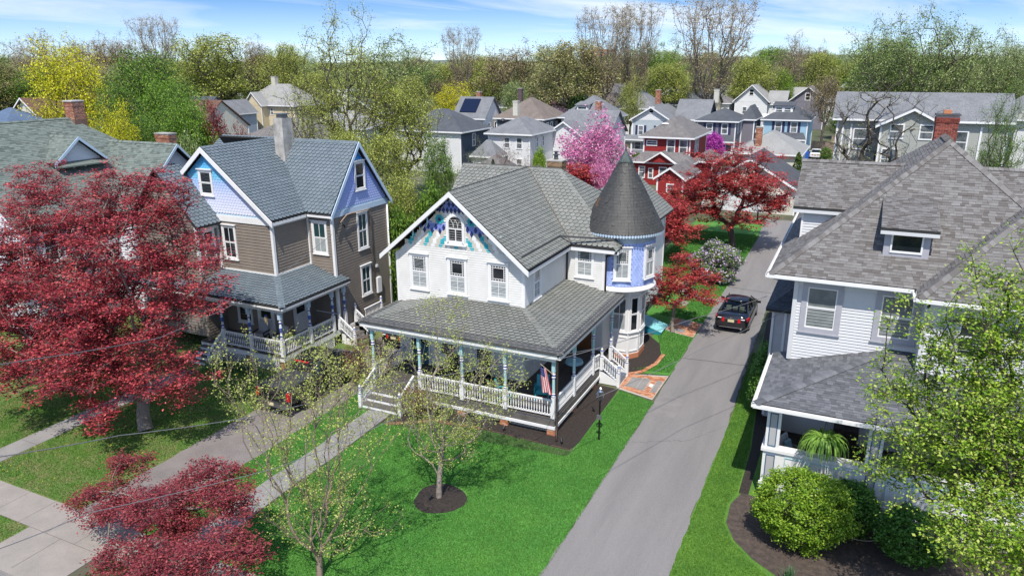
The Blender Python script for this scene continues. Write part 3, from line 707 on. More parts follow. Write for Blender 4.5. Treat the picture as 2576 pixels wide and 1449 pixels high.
for j in range(90):
    a = 2*math.pi*j/90; p = V3((tx+(cr+.02)*math.cos(a), ty+(cr+.02)*math.sin(a), cz0-.03)); t_ = V3((-math.sin(a), math.cos(a), 0))*.068
    b.poly([p-t_, p-t_*.6-V3((0, 0, .09)), p-V3((0, 0, .12)), p+t_*.6-V3((0, 0, .09)), p+t_, p+V3((0, 0, .05))])
b.build('scalloped_edge', lightblue, tur, 'stuff')
# bay below the turret
by = [(-11.3, 36.15), (-10.25, 36.15), (-9.8, 36.75), (-9.8, 37.9), (-10.25, 38.4), (-11.3, 38.4)]
b = MB(); b.prism([(x, y, .28) for x, y in by], (0, 0, 3.76)); bay = b.build('bay', white, hv)
q = MB(); q.prism([(x+.03*(x+10.9), y+.03*(y-37.2), 0) for x, y in by], (0, 0, .276)); q.build('bay_foundation', bricko, hv)
window(hv, (-11.22, 36.148, 1.55), ux, fN, .95, 2.0, 'muntin', blinds=.97, hood=False)
window(hv, (-9.797, 36.85, 1.55), uy, rN, .85, 2.0, 'muntin', hood=False)
n45 = V3((.8, -.6, 0)); window(hv, V3((-10.2, 36.2, 1.55)), V3((.6, .8, 0)), n45, .6, 2.0, 'dh', hood=False, cas=.07)
for o, u_, n_, l_ in (((-11.2, 36.145, .42), ux, fN, .92), ((-9.795, 36.9, .42), uy, rN, .85), ((-10.19, 36.21, .42), V3((.6, .8, 0)), n45, .6)):
    q = MB(); o = V3(o); q.wbox(o, u_, n_, 0, l_, 0, .05, 0, .03); q.wbox(o, u_, n_, 0, l_, .8, .85, 0, .03); q.wbox(o, u_, n_, 0, .05, .051, .799, 0, .03); q.wbox(o, u_, n_, l_-.05, l_, .051, .799, 0, .03); q.build('panel_moulding', white, hv)
# --- porch
dk = MB(); n_ = 0
x = -20.15
while x < XD-.01:                                     # floorboards run front to back
    q = MB(); x1 = min(x+.12, XD); y1 = 29.58 if x1 < X1 else YW-.02
    q.box(x+.003, x1-.003, 26.62, y1, fl-.03, fl, 0, random.random()); q.build('floorboard', deckm, hv); x += .12
b = MB(); b.box(-20.15, XD, 26.68, 26.72, .30, fl-.031); b.box(XD-.1, XD-.06, 26.73, YW, .30, fl-.031); b.box(-20.09, -20.05, 26.73, 29.6, .30, fl-.031); b.build('porch_skirt', white, hv)
b = MB(); b.box(-20.18, XD+.04, 26.56, 26.60, .44, fl-.06); b.box(XD+.01, XD+.05, 26.61, YW, .44, fl-.06); b.build('deck_edge', deckd, hv)
b = MB(); b.box(-20.2, XD+.09, 26.50, 26.55, .30, .43); b.box(XD+.055, XD+.10, 26.56, YW, .30, .43); b.build('white_trim_band', white, hv)
for xp in (-10.75, -13.02, -15.2, -17.45): bricks(hv, xp-.19, xp+.19, 26.53, 26.91, 0, .31, bricko, bl=.19)
for yp in (29.2, 32.0): bricks(hv, XD-.32, XD+.04, yp-.19, yp+.19, 0, .31, bricko, bl=.19, single=False)
for xa, xb in ((-12.8, -10.95), (-15.0, -13.22), (-17.25, -15.4)): lattice(hv, (xa, 26.78, 0), (xb, 26.78, 0), .02, .29, mat('grey_lattice', (.16, .18, .19), .7), .1)
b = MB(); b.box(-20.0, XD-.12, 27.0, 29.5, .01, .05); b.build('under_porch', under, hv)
beamz0, beamz1 = 3.42, 3.70
b = MB(); b.box(-20.25, XD+.1, 26.58, 26.80, beamz0, beamz1); b.box(XD-.12, XD+.1, 26.81, YW-.03, beamz0, beamz1); b.box(-20.25, -20.03, 26.81, 29.57, beamz0, beamz1); b.build('porch_beam', white, hv)
b = MB(); b.box(exl+.02, ex-.02, ey+.01, ey+.05, ez-.25, ez-.085); b.box(ex-.05, ex-.01, ey+.051, 35.25, ez-.25, ez-.085); b.box(exl+.01, exl+.05, ey+.051, YF, ez-.25, ez-.085); b.build('fascia', white, hv)
b = MB(); b.box(exl+.05, ex-.051, ey+.051, 29.57, 3.71, 3.74); b.box(X1+.03, ex-.051, 29.58, 34.9, 3.71, 3.74); b.build('porch_ceiling', mat('porch_ceiling_blue', (.35, .42, .46), .7), hv)
b = MB()                                                # flat dark gutter lining round the eave
for (a0_, a1_, b0_, b1_) in (((exl-.03, ey-.04), (ex+.03, ey-.04), (ex-.36, ey+.36), (exl+.36, ey+.36)), ((ex+.03, ey-.04), (ex+.03, 35.3), (ex-.36, 35.3), (ex-.36, ey+.36)), ((exl-.03, YF), (exl-.03, ey-.04), (exl+.36, ey+.36), (exl+.36, YF))):
    zz = lambda p, d: (p[0], p[1], ez+d)
    b.hexa([zz(a0_, -.06), zz(a1_, -.06), zz(b0_, .03), zz(b1_, .03), zz(a0_, .05), zz(a1_, .05), zz(b0_, .13), zz(b1_, .13)])
b.build('gutter_lining', lead, hv)
for xp in (-10.72, -13.02, -15.2, -17.45, -20.05): post(hv, xp, 26.72, fl, beamz0-.001)
for yp in (29.2, 31.85, 34.75): post(hv, -10.72, yp, fl, beamz0-.001)
for a, b_ in ((-10.8, -12.94), (-13.1, -15.12), (-15.28, -17.37)): rail(hv, (a, 26.72, fl), (b_, 26.72, fl))
rail(hv, (-10.72, 26.8, fl), (-10.72, 29.12, fl)); rail(hv, (-10.72, 29.28, fl), (-10.72, 31.77, fl)); rail(hv, (-20.05, 26.8, fl), (-20.05, 29.4, fl), band=False)
# side steps down to the brick walk
steps(hv, -10.6, -9.62, 32.62, 33.98, fl, 3, '+x', mat('blue_grey_tread', (.10, .12, .16), .7)); 
for y in (32.58, 34.02):
    newel(hv, -9.6, y, 0, 1.12); newel(hv, -10.5, y, fl, 1.1); rail(hv, (-10.45, y, fl-.02), (-9.66, y, .13), h=.82, sp=.13, lo=.14)
    q = MB(); q.prism([(-10.6, y-.02, .02), (-9.6, y-.02, .02), (-9.6, y-.02, .2), (-10.6, y-.02, fl-.04)], (0, .04, 0)); q.build('stringer', white, hv)
rail(hv, (-10.72, 31.93, fl), (-10.6, 32.5, fl), sp=.12)
# front steps towards the street walk
steps(hv, -19.85, -17.75, 25.35, 26.5, fl, 3, '-y')
for x in (-19.9, -17.7):
    newel(hv, x, 25.3, 0, 1.1); rail(hv, (x, 26.55, fl-.02), (x, 25.38, .15), h=.82, lo=.14)
    q = MB(); q.prism([(x-.02, 26.5, .02), (x-.02, 25.32, .02), (x-.02, 25.32, .2), (x-.02, 26.5, fl-.04)], (.04, 0, 0)); q.build('stringer', white, hv)
# first-floor openings
window(hv, (-16.1, YF-.022, 1.35), ux, fN, 1.1, 2.0, 'dh', hood=False); window(hv, (-18.1, YF-.022, 1.35), ux, fN, 1.1, 2.0, 'dh', hood=False)
def door(parent, o, u, n, m, w_=1.0, h=2.15, glass=True):
    o = V3(o); q = MB(); q.wbox(o, u, n, -.1, 0, 0, h+.1, 0, .06); q.wbox(o, u, n, w_, w_+.1, 0, h+.1, 0, .06); q.wbox(o, u, n, .001, w_-.001, h, h+.1, 0, .06); q.build('door_casing', white, parent)
    q = MB(); q.wbox(o, u, n, .002, w_-.002, 0, h-.002, .002, .03)
    for (a, b_) in ((.12, .45), (.55, .88)): q.wbox(o, u, n, w_*a, w_*b_, .2, .95, .031, .045)
    d = q.build('door', m, parent)
    if glass: q = MB(); q.wbox(o, u, n, w_*.15, w_*.85, 1.1, h-.18, .031, .04); q.build('door_pane', darkgl, d)
    q = MB(); q.lathe(*(o+u*(w_*.9)+n*.06+V3((0, 0, 1.0))), [(-.03, .01), (0, .03), (.03, .01)], 6); q.build('handle', chrome, d)
door(hv, (-19.7, YF-.022, fl), ux, fN, mat('dark_teal_door', (.03, .12, .14), .5)); door(hv, (-12.9, YW-.022, fl), ux, fN, mat('varnished_door', (.22, .09, .035), .4, (.15, .06, .025), 8), 1.05)
window(hv, (X1+.022, 30.6, 1.35), uy, rN, 1.1, 2.0, 'dh', hood=False)
# chimney behind the ridge
chimney(hv, -17.35, 43.3, 6.0, 9.55, .95, .8, mat('tan_brick', (.3, .2, .1), .85, tintcol=[(0, (.20, .12, .06)), (1, (.36, .25, .15))], bump=.3), capm=mortar)
b = MB(); b.lathe(-17.4, 43.3, 9.6, [(0, .14), (.3, .14), (.3, .2), (.36, .2), (.36, .1), (.5, .1), (.5, .17), (.54, .17)], 10); b.build('chimney_flue', mat('grey_flue_metal', (.2, .21, .22), .35, metal=.8), hv)
# cellar door
cd = thing('cellar_door', 'turquoise sloping cellar door at the foot of the white house behind the turret bay', 'cellar door', (-10.5, 41.2, 0))
b = MB(); b.prism([(-11.4, 40.6, 0), (-9.5, 40.6, 0), (-9.5, 40.6, .12), (-11.4, 40.6, .75)], (0, 1.5, 0)); b.build('cellar_side', mat('dark_teal_side', (.02, .22, .32), .5), cd)
for k_ in range(2):
    y = 40.58+.77*k_; q = MB(); q.hexa([(-11.42, y, .77), (-9.45, y, .13), (-9.45, y+.74, .13), (-11.42, y+.74, .77), (-11.42, y, .81), (-9.45, y, .17), (-9.45, y+.74, .17), (-11.42, y+.74, .81)]); q.build('door_leaf', mat('pale_turquoise_paint', (.25, .62, .66), .5), cd)
# ================================================================ taupe neighbour on the left
hb = thing('brown_house', 'taupe clapboard house with blue fish-scale gables, slate-blue roof and white porch', 'house', (-30, 32, 0))
def scallop_wall(parent, o, u, n, poly, w_, exp, m, name='fish_scale_shingle', tintf=None):
    o = V3(o); mb = MB(); zs = [q[1] for q in poly]; z = min(zs); row = 0; zt = max(zs); s0 = min(q[0] for q in poly); s1 = max(q[0] for q in poly)
    while z < zt:
        s = s0-(w_/2 if row % 2 else 0)
        while s < s1:
            r = w_*.49; A = [(s+r+r*math.cos(a), z+r*.7*(1+math.sin(a))) for a in np.linspace(math.pi, 2*math.pi, 6)]+[(s+2*r, z+exp*1.6), (s, z+exp*1.6)]
            B = clip_poly(A, poly)
            if len(B) > 2 and abs(area2(B)) > 2e-4:
                k_ = len(B); i = len(mb.v); off = lambda q: .006+.026*(1-(q[1]-z)/(exp*1.7))
                mb.v += [tuple(o+u*q[0]+n*off(q)+V3((0, 0, q[1]))) for q in B]+[tuple(o+u*q[0]+V3((0, 0, q[1]))) for q in B]
                t = tintf(z) if tintf else random.random(); mb.f.append(tuple(range(i, i+k_))); mb.m.append(0); mb.t.append(t)
                for j in range(k_): mb.f.append((i+j, i+k_+j, i+k_+(j+1) % k_, i+(j+1) % k_)); mb.m.append(0); mb.t.append(t)
            s += w_
        z += exp; row += 1
    return mb.build(name, m, parent, 'stuff')
bl_front = mat('blue_to_lavender_scales', (.2, .3, .6), .55, tintcol=[(0, (.68, .71, .84)), (.3, (.54, .60, .82)), (.45, (.38, .51, .80)), (.55, (.16, .50, .72)), (.8, (.07, .36, .66)), (1, (.06, .30, .60))])
bl_side = mat('blue_to_violet_scales', (.2, .3, .6), .55, tintcol=[(0, (.40, .49, .82)), (.5, (.31, .39, .78)), (.62, (.17, .36, .74)), (.75, (.04, .24, .58)), (1, (.04, .28, .62))])
BF, BX1, BXR, BYw, BYb = 28.95, -27.78, -26.04, 31.75, 37.0
bslates = []
fwb = wall(hb, (-36.1, BF, 0), ux, fN, [(0, .9), (8.3, .9), (8.3, 7.6), (0, 7.6)], .165, taupe, name='wall')
wall(hb, (BX1, BF, 0), uy, rN, [(0, .9), (BYw-BF, .9), (BYw-BF, 7.5), (0, 7.5)], .165, taupe, name='side_wall')
wall(hb, (BX1, BYw, 0), ux, fN, [(0, .9), (BXR-BX1, .9), (BXR-BX1, 7.6), (0, 7.6)], .165, taupe, name='wing_wall')
wall(hb, (BXR, BYw, 0), uy, rN, [(0, .6), (BYb-BYw, .6), (BYb-BYw, 7.5), (0, 7.5)], .165, taupe, name='end_wall')
b = MB(); b.box(-36, BXR, BYb-.1, BYb+.1, 0, 7.5); b.box(-36.1, -35.9, BF, BYb-.11, 0, 7.5); b.box(-35, BXR-.15, 32.5, 36.5, 7.0, 7.1); b.build('back_wall', taupe, hb)
gA = -31.95
gw = MB(); gw.prism([(-36.1, BF-.01, 7.6), (BX1, BF-.01, 7.6), (gA, BF-.01, 11.0)], (0, .12, 0)); gwo = gw.build('gable_wall', lightblue, hb)
hh = 3.35
scallop_wall(gwo, (-36.1, BF-.012, 0), ux, fN, [(.15, 7.72), (8.1, 7.72), (4.15, 10.95)], .2, .15, bl_front, tintf=lambda z: (z-7.72)/hh+random.uniform(-.02, .02))
gw = MB(); gw.prism([(BXR+.02, BYw-.3, 7.6), (BXR+.02, BYb+.05, 7.6), (BXR+.02, 34.2, 11.0)], (-.12, 0, 0)); gwo2 = gw.build('gable_wall', lightblue, hb)
scallop_wall(gwo2, (BXR+.024, BYw-.2, 0), uy, rN, [(0, 7.72), (5.35, 7.72), (2.65, 10.9)], .2, .15, bl_side, tintf=lambda z: (z-7.72)/hh+random.uniform(-.02, .02))
for (x, y, z0, z1) in ((BX1+.0, BF-.01, 4.5, 7.3), (BX1+.03, BYw-.02, 4.3, 7.3), (BXR, BYw-.02, .9, 7.3), (BXR, BYb-.05, .6, 7.3), (-31.68, BF-.02, 4.6, 7.3), (BX1, BF-.01, .95, 3.8)): corner(hb, x, y, z0, z1, s=.15)
b = MB(); b.box(-36.1, BX1+.1, BF-.07, BF-.02, 7.28, 7.60); b.box(BX1+.03, BX1+.08, BF, BYw-.08, 7.22, 7.55); b.box(BX1+.09, BXR+.06, BYw-.09, BYw-.03, 7.28, 7.58); b.build('frieze', white, hb)
b = MB(); b.box(BXR+.03, BXR+.09, BYw-.28, BYb+.1, 7.3, 7.62); b.build('frieze', lightblue, hb)
b = MB(); b.box(-31.6, BX1+.08, BF-.06, BF-.02, 4.48, 4.62); b.box(BX1+.03, BX1+.07, BF, BYw-.08, 4.46, 4.62); b.build('base_trim', white, hb)
sB = (11.24-7.6)/4.45
P1 = [(-27.5, 28.68, 7.6), (-27.5, 31.4, 7.6), (gA, 34.2, 11.24), (gA, 28.68, 11.24)]
P2 = [(-36.4, 28.68, 7.6), (gA, 28.68, 11.24), (gA, 34.2, 11.24), (-36.4, 34.2, 7.6)]
P3 = [(-27.5, 31.4, 7.6), (-25.8, 31.4, 7.6), (-25.8, 34.2, 11.24), (gA, 34.2, 11.24)]
P4 = [(-25.8, 34.2, 11.24), (-25.8, 37.1, 7.5), (-36.4, 37.1, 7.5), (-36.4, 34.2, 11.24)]
LR = GY(*(lambda x, y: ((500+x/2.013)*.85867, (380+y/2.013)*.85867))(340, 35), 37.5)
P5 = [(-39.5, 35.2, 9.4), (-32.5, 35.2, 9.4), (-33.4, 37.5, LR.z), (-39.5, 37.5, LR.z)]
roof(hb, [P1, P2, P3, P4, P5], 'scallop', slate_b, under, w_=.285, exp=.215, collect=bslates)
W1 = [(-31.35, 27.2, 7.2), (-31.35, 28.93, 7.2), (-34.0, 28.93, 10.2), (-34.0, 27.2, 10.2)]; W2 = [(-36.6, 27.2, 7.2), (-34.0, 27.2, 10.2), (-34.0, 28.93, 10.2), (-36.6, 28.93, 7.2)]
roof(hb, [W1, W2], 'scallop', slate_b, under, w_=.285, exp=.215, collect=bslates)
wall(hb, (-31.75, 27.5, 0), uy, rN, [(0, .9), (1.43, .9), (1.43, 7.1), (0, 7.1)], .165, taupe, name='bay_wall'); wall(hb, (-36.4, 27.5, 0), ux, fN, [(0, .9), (4.65, .9), (4.65, 7.2), (2.4, 9.9), (0, 7.2)], .165, taupe, name='bay_wall')
corner(hb, -31.77, 27.52, 4.5, 7.1); b = MB(); b.box(-31.8, -31.62, 27.4, 28.9, 6.9, 7.15); b.build('frieze', white, hb)
be, bey, bex = 3.76, 26.64, -25.45; bt = be+.335*(BF-bey)
Q1 = [(-38.5, bey, be), (bex, bey, be), (bex-(BF-bey), BF, bt), (-38.5, BF, bt)]
Q2 = [(bex, bey, be), (bex, 32.25, be), (bex-(BF-bey), 31.7, bt), (bex-(BF-bey), BF, bt)]
roof(hb, [Q1, Q2], 'scallop', slate_b, under, w_=.28, exp=.2, collect=bslates, name='porch_roof')
finish_pieces(bslates)
capline(hb, (bex-(BF-bey), BF, bt), (bex, bey, be), slate_b, .34, .2, drop=.03, name='hip_cap', rise=.04)
for a, b_ in (((gA, 28.68, 11.24), (gA, 34.2, 11.24)), ((gA, 34.2, 11.24), (-25.8, 34.2, 11.24)), ((-39.5, 37.5, LR.z), (-33.4, 37.5, LR.z))): capline(hb, a, b_, slate_b, .3, .24, drop=.14)
rake(hb, (-36.45, 28.6, 7.56), (gA, 28.6, 11.27), h=.3); rake(hb, (gA, 28.595, 11.27), (-27.42, 28.595, 7.56), h=.3)
for s_, (a, b_) in enumerate((((-25.75, 31.35, 7.56), (-25.75, 34.2, 11.27)), ((-25.748, 34.2, 11.27), (-25.748, 37.15, 7.5)))):
    a, b_ = V3(a), V3(b_); dz = V3((0, 0, .28)); q = MB(); q.hexa([a-dz, b_-dz, b_-dz+V3((.05, 0, 0)), a-dz+V3((.05, 0, 0)), a, b_, b_+V3((.05, 0, 0)), a+V3((.05, 0, 0))]); q.build('rake_board', lightblue, hb)
b = MB(); b.box(-27.56, -27.5, 28.7, 31.35, 7.34, 7.53); b.box(-27.5, -25.8, 31.42, 31.47, 7.36, 7.53); b.build('fascia', white, hb)
window(hb, (-32.6, BF-.04, 8.62), ux, fN, 1.0, 1.40, 'dh', back=white); window(hb, (-31.37, BF-.024, 5.16), ux, fN, 1.0, 1.92, 'muntin', glass=darkgl)
window(hb, (-27.48, BYw-.024, 5.2), ux, fN, 1.06, 1.88, 'muntin', glass=tealgl, blinds=.45)
for o, w_, h in (((BXR+.024, 33.9, 5.0), .98, 2.2), ((BXR+.024, 33.95, 2.15), .98, 1.85)): window(hb, o, uy, rN, w_, h, 'muntin', glass=tealgl)
window(hb, (BXR+.07, 33.9, 8.5), uy, rN, .98, 1.65, 'dh')
window(hb, (-30.9, BF-.024, 1.5), ux, fN, 1.1, 1.9, 'dh', hood=False); door(hb, (-29.3, BF-.024, .9), ux, fN, white, 1.0, 2.15); door(hb, (BX1+.024, 30.0, .9), uy, rN, white, .95, 2.15)
window(hb, (-31.73, 27.85, 5.2), uy, rN, .8, 1.7, 'dh')
# porch
b = MB(); x = -31.8
while x < -25.9:
    q = MB(); x1 = min(x+.13, -25.9); q.box(x+.003, x1-.003, 26.85, BF-.03 if x1 < BX1 else BYw-.03, .87, .9, 0, random.random()); q.build('floorboard', deckd, hb); x += .13
b = MB(); b.box(-31.8, -25.88, 26.9, 26.95, .6, .868); b.box(-25.95, -25.9, 26.96, BYw+1.2, .6, .868); b.build('porch_skirt', white, hb)
lattice(hb, (-31.7, 26.94, 0), (-28.6, 26.94, 0), .02, .58); lattice(hb, (-28.2, 26.94, 0), (-26.3, 26.94, 0), .02, .58); lattice(hb, (-25.93, 27.1, 0), (-25.93, 31, 0), .02, .58)
for xp in (-28.4, -26.08): bricks(hb, xp-.17, xp+.17, 26.96, 27.3, 0, .6, brickr)
b = MB(); b.box(-33, -25.7, 26.82, 27.02, 3.35, 3.66); b.box(-25.9, -25.7, 27.03, 32.2, 3.35, 3.66); b.build('porch_beam', white, hb)
b = MB(); b.box(-38.5, bex-.001, bey+.01, bey+.05, be-.2, be-.08); b.box(bex-.05, bex-.01, bey+.06, 32.2, be-.2, be-.08); b.build('fascia', white, hb)
b = MB(); b.box(-33, -25.6, 26.8, BF-.03, 3.68, 3.7); b.box(BX1+.03, -25.6, BF-.02, BYw-.03, 3.68, 3.7); b.build('porch_ceiling', white, hb)
for x, y in ((-25.96, 26.95), (-28.1, 26.95), (-30.05, 26.95), (-25.96, 29.15), (-25.96, 31.1), (-25.9, 32.1)): post(hb, x, y, .9, 3.349, 'b')
for x, y, dx, dy in ((-25.96, 26.95, -1, 0), (-28.1, 26.95, 1, 0), (-28.1, 26.95, -1, 0), (-30.05, 26.95, 1, 0), (-25.96, 26.95, 0, 1), (-25.96, 29.15, 0, -1), (-25.96, 29.15, 0, 1), (-25.96, 31.1, 0, -1)):
    q = MB(); pts = [V3((x+dx*(.08+.42*(1-math.cos(t))), y+dy*(.08+.42*(1-math.cos(t))), 2.93+.40*math.sin(t))) for t in np.linspace(0, 1.5, 6)]; q.tube(pts, .03, 4); q.build('bracket', lightblue, hb)
for a, b_ in (((-26.05, 26.95), (-28.02, 26.95)), ((-28.18, 26.95), (-29.97, 26.95))): rail(hb, (*a, .9), (*b_, .9), band=True)
rail(hb, (-25.96, 27.03, .9), (-25.96, 29.07, .9)); rail(hb, (-25.96, 29.23, .9), (-25.96, 31.02, .9)); rail(hb, (BX1+.1, BYw+.02, .9), (-26, BYw+.02, .9))
steps(hb, -31.6, -30.2, 25.9, 26.85, .9, 4, '-y'); rail(hb, (-30.1, 26.85, .88), (-30.1, 25.95, .2), h=.8); newel(hb, -30.1, 25.85, 0, 1.1)
steps(hb, -25.9, -24.9, 31.6, 32.9, .9, 3, '+x')
for y in (31.5, 33.0): newel(hb, -24.85, y, 0, 1.15); newel(hb, -25.85, y, .9, 1.1); rail(hb, (-25.8, y, .88), (-24.9, y, .2), h=.8)
q = MB(); q.box(-26.0, -25.2, 33.05, 34.8, .8, .9); q.build('landing', deckd, hb); rail(hb, (-25.25, 33.1, .9), (-25.25, 34.7, .9)); newel(hb, -25.25, 34.75, .9, 1.1); lattice(hb, (-25.22, 33.1, 0), (-25.22, 34.7, 0), .02, .78)
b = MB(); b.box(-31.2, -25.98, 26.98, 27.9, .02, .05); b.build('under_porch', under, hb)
# chimney, meter, conduit
zt = GY(725, 297, 33.7).z
b = MB(); b.hexa([(-31.0, 33.2, 9.8), (-30.3, 33.2, 9.8), (-30.3, 34.1, 9.8), (-31.0, 34.1, 9.8), (-30.98, 33.25, zt), (-30.32, 33.25, zt), (-30.32, 34.05, zt), (-30.98, 34.05, zt)]); ch = b.build('chimney', mat('pale_stucco', (.50, .48, .44), .9, (.25, .24, .23), 1.8, bump=.4, bscale=25), hb)
b = MB(); b.box(-30.85, -30.45, 33.4, 33.9, zt+.01, zt+.18); b.box(-30.98, -30.32, 33.3, 34.0, zt+.2, zt+.24); b.build('chimney_cap', mat('grey_flue_metal', (.2, .21, .22), .35, metal=.8), ch)
b = MB(); b.box(BXR+.03, BXR+.2, 35.35, 35.75, 2.0, 2.95); b.build('meter_box', white, hb)
b = MB(); b.box(BXR+.03, BXR+.12, 35.4, 35.6, 3.6, 3.75); b.build('vent_box', white, hb)
pipe(hb, [(BXR+.2, 32.2, 7.0), (BXR+.22, 32.8, 7.35), (BXR+.2, 35.0, 7.3), (BXR+.1, 35.15, 7.1), (BXR+.1, 35.2, 2.3)], .035, mat('tan_conduit', (.42, .36, .30), .6, (.30, .18, .10), 2), 'conduit')
pipe(hb, [(BXR+.2, 32.2, 7.0), (BXR+.35, 32.3, 6.85), (BXR+.25, 32.5, 6.7)], .05, black, 'service_hook')
pipe(hb, [(BXR+.1, BYb-.1, 7.2), (BXR+.1, BYb-.1, .2)], .045, white, 'downspout')
# ================================================================ pale neighbour on the right
hr = thing('grey_roof_house', 'pale-sided house with a big brown-grey shingle roof and panelled front porch at the right', 'house', (3, 33, 0))
RW = 29.2; es = .81; re = 7.7; ap = 12.4
rsh = []
F1 = [(-2.65, 28.7, re), (2.36, 28.7, re), (5.65, 31.99, re+es*3.29), (3.15, 34.5, ap)]; F1b = [(5.65, 31.99, re+es*3.29), (5.65, 32.0, re+es*3.3), (3.15, 34.5, ap)]
F1b = [(5.65, 31.99, re+es*3.29), (8.95, 28.7, re), (3.15, 34.5, ap)]
F2 = [(-2.65, 28.7, re), (3.15, 34.5, ap), (3.15, 37.2, ap), (-2.65, 43.0, re)]
F3 = [(8.95, 28.7, re), (8.95, 43, re), (3.15, 37.2, ap), (3.15, 34.5, ap)]
F4 = [(2.36, 27.57, re), (2.36, 28.7, re), (5.65, 31.99, re+es*3.29), (5.65, 30.86, re+es*3.29)]
F5 = [(2.36, 27.57, re), (5.65, 30.86, re+es*3.29), (8.95, 27.57, re)]; F6 = [(8.95, 27.57, re), (8.95, 28.7, re), (5.65, 31.99, re+es*3.29), (5.65, 30.86, re+es*3.29)]
roof(hr, [F1, F1b, F2, F3, F4, F5, F6], 'tab', tab_br, under, w_=.215, exp=.13, th=.014, collect=rsh, piece='shingle')
D1 = [(.97, 29.45, 9.66), (2.87, 29.45, 9.66), (2.87, 32.02, 10.4), (.97, 32.02, 10.4)]
roof(hr, [D1], 'tab', tab_br, under, w_=.215, exp=.13, th=.014, collect=rsh, piece='shingle', name='dormer_roof')
L1 = [(-2.35, 32.75, 9.62), (-.28, 32.75, 9.62), (1.73, 35.5, 11.25), (-2.35, 35.5, 11.25)]; L2 = [(-2.35, 35.5, 11.25), (1.73, 35.5, 11.25), (-.28, 38.2, 9.62), (-2.35, 38.2, 9.62)]
mir = lambda P_: [(6.3-a, b_, c) for a, b_, c in P_]
roof(hr, [L1, L2, mir(L1), mir(L2)], 'tab', tab_br, under, w_=.215, exp=.13, th=.014, collect=rsh, piece='shingle', name='dormer_roof')
# porch roof
pe = 3.93; ps = (5.12-pe)/(RW-25.0)
hx = -2.32+(RW-25.0)
K1 = [(-2.32, 25.0, pe), (10.5, 25.0, pe), (10.5, RW, pe+ps*4.2), (hx, RW, pe+ps*4.2)]; K2 = [(-2.32, 25.0, pe), (hx, RW, pe+ps*4.2), (-2.32, RW, pe)]
K3 = [(-2.32, RW, pe), (-1.7, RW, pe+ps*.62), (-1.7, 30.2, pe+ps*.62), (-2.32, 30.2, pe)]
roof(hr, [K1, K2, K3], 'tab', tab_gr, under, w_=.215, exp=.13, th=.014, collect=rsh, piece='shingle', name='porch_roof')
S1 = [(-2.9, 31.4, 5.4), (-1.72, 31.4, 5.4), (-1.72, 32.7, 6.3)]; S2 = [(-2.9, 31.4, 5.4), (-1.72, 32.7, 6.3), (-1.72, 37, 6.3), (-2.9, 37, 5.4)]
roof(hr, [S1, S2], 'tab', tab_dk, under, w_=.215, exp=.13, th=.014, collect=rsh, piece='shingle', name='bay_roof')
finish_pieces(rsh)
for a, b_ in (((3.15, 34.5, ap), (-2.65, 28.7, re)), ((3.15, 34.5, ap), (8.95, 28.7, re)), ((3.15, 34.5, ap), (3.15, 37.2, ap)), ((5.65, 30.86, 10.37), (2.36, 27.57, re)), ((5.65, 30.86, 10.37), (8.95, 27.57, re)), ((1.73, 35.5, 11.25), (-2.35, 35.5, 11.25)), ((4.57, 35.5, 11.25), (8.65, 35.5, 11.25))):
    capline(hr, a, b_, tab_br, .36, .17, drop=.10, name='hip_cap', rise=.06)
capline(hr, (hx, RW, pe+ps*4.2), (-2.32, 25.0, pe), tab_gr, .36, .17, drop=.03, name='hip_cap', rise=.045)
wall(hr, (-1.7, RW, 0), ux, fN, [(0, 4.15), (4.4, 4.15), (4.4, 7.45), (0, 7.45)], .12, vinyl, name='wall')
wall(hr, (-1.7, RW, 0), ux, fN, [(0, .8), (10.6, .8), (10.6, 4.14), (0, 4.14)], .12, vinyl, name='lower_wall', single=False)
wall(hr, (2.7, 28.1, 0), ux, fN, [(0, 4.6), (6.2, 4.6), (6.2, 7.45), (0, 7.45)], .12, vinyl, name='bay_wall')
wall(hr, (2.7, RW, 0), -uy, lN, [(0, 4.6), (1.1, 4.6), (1.1, 7.45), (0, 7.45)], .12, vinyl, name='bay_wall')
b = MB(); b.box(-1.72, -1.6, RW+.02, 43, .3, 7.45); b.box(-1.7, 9, 42.9, 43, .3, 7.45); b.box(8.9, 9.0, RW, 42.9, .3, 7.45); b.box(2.8, 8.9, 28.2, 29.1, 4.55, 4.6); b.build('side_wall', vinyl, hr)
b = MB(); b.box(-2.62, -1.72, 31.7, 36.8, .3, 5.38); b.build('side_bay', mauve, hr)
for x, y in ((-2.6, 31.68), (-2.1, 31.68), (-1.78, 31.68)): corner(hr, x, y, .4, 5.3, vinyl, .1)
corner(hr, -1.66, RW-.02, 4.2, 7.4, vinyl, .16); corner(hr, 2.73, 28.1, 4.7, 7.4, vinyl, .14)
b = MB(); b.box(-1.7, 2.69, RW-.06, RW-.02, 7.25, 7.55); b.box(2.7, 8.95, 28.03, 28.07, 7.25, 7.55); b.build('frieze', vinyl, hr)
wt = mauve
window(hr, (-1.42, RW-.024, 5.42), ux, fN, 1.45, 2.0, 'dh', trim=white, back=mauve, cas=.2, hood=False, glass=mat('curtained_glass', (.12, .14, .14), .12, (.22, .24, .24), 2))
q = GY(2150*.85867, 0, 1)
window(hr, (1.15, RW-.024, 5.42), ux, fN, 1.45, 2.0, 'dh', trim=white, back=mauve, cas=.2, hood=False, glass=MATS['curtained_glass'])
window(hr, (3.6, 28.076, 5.42), ux, fN, 1.3, 1.9, 'dh', trim=white, back=mauve, cas=.18, hood=False); window(hr, (6.2, 28.076, 5.42), ux, fN, 1.3, 1.9, 'dh', trim=white, back=mauve, cas=.18, hood=False)
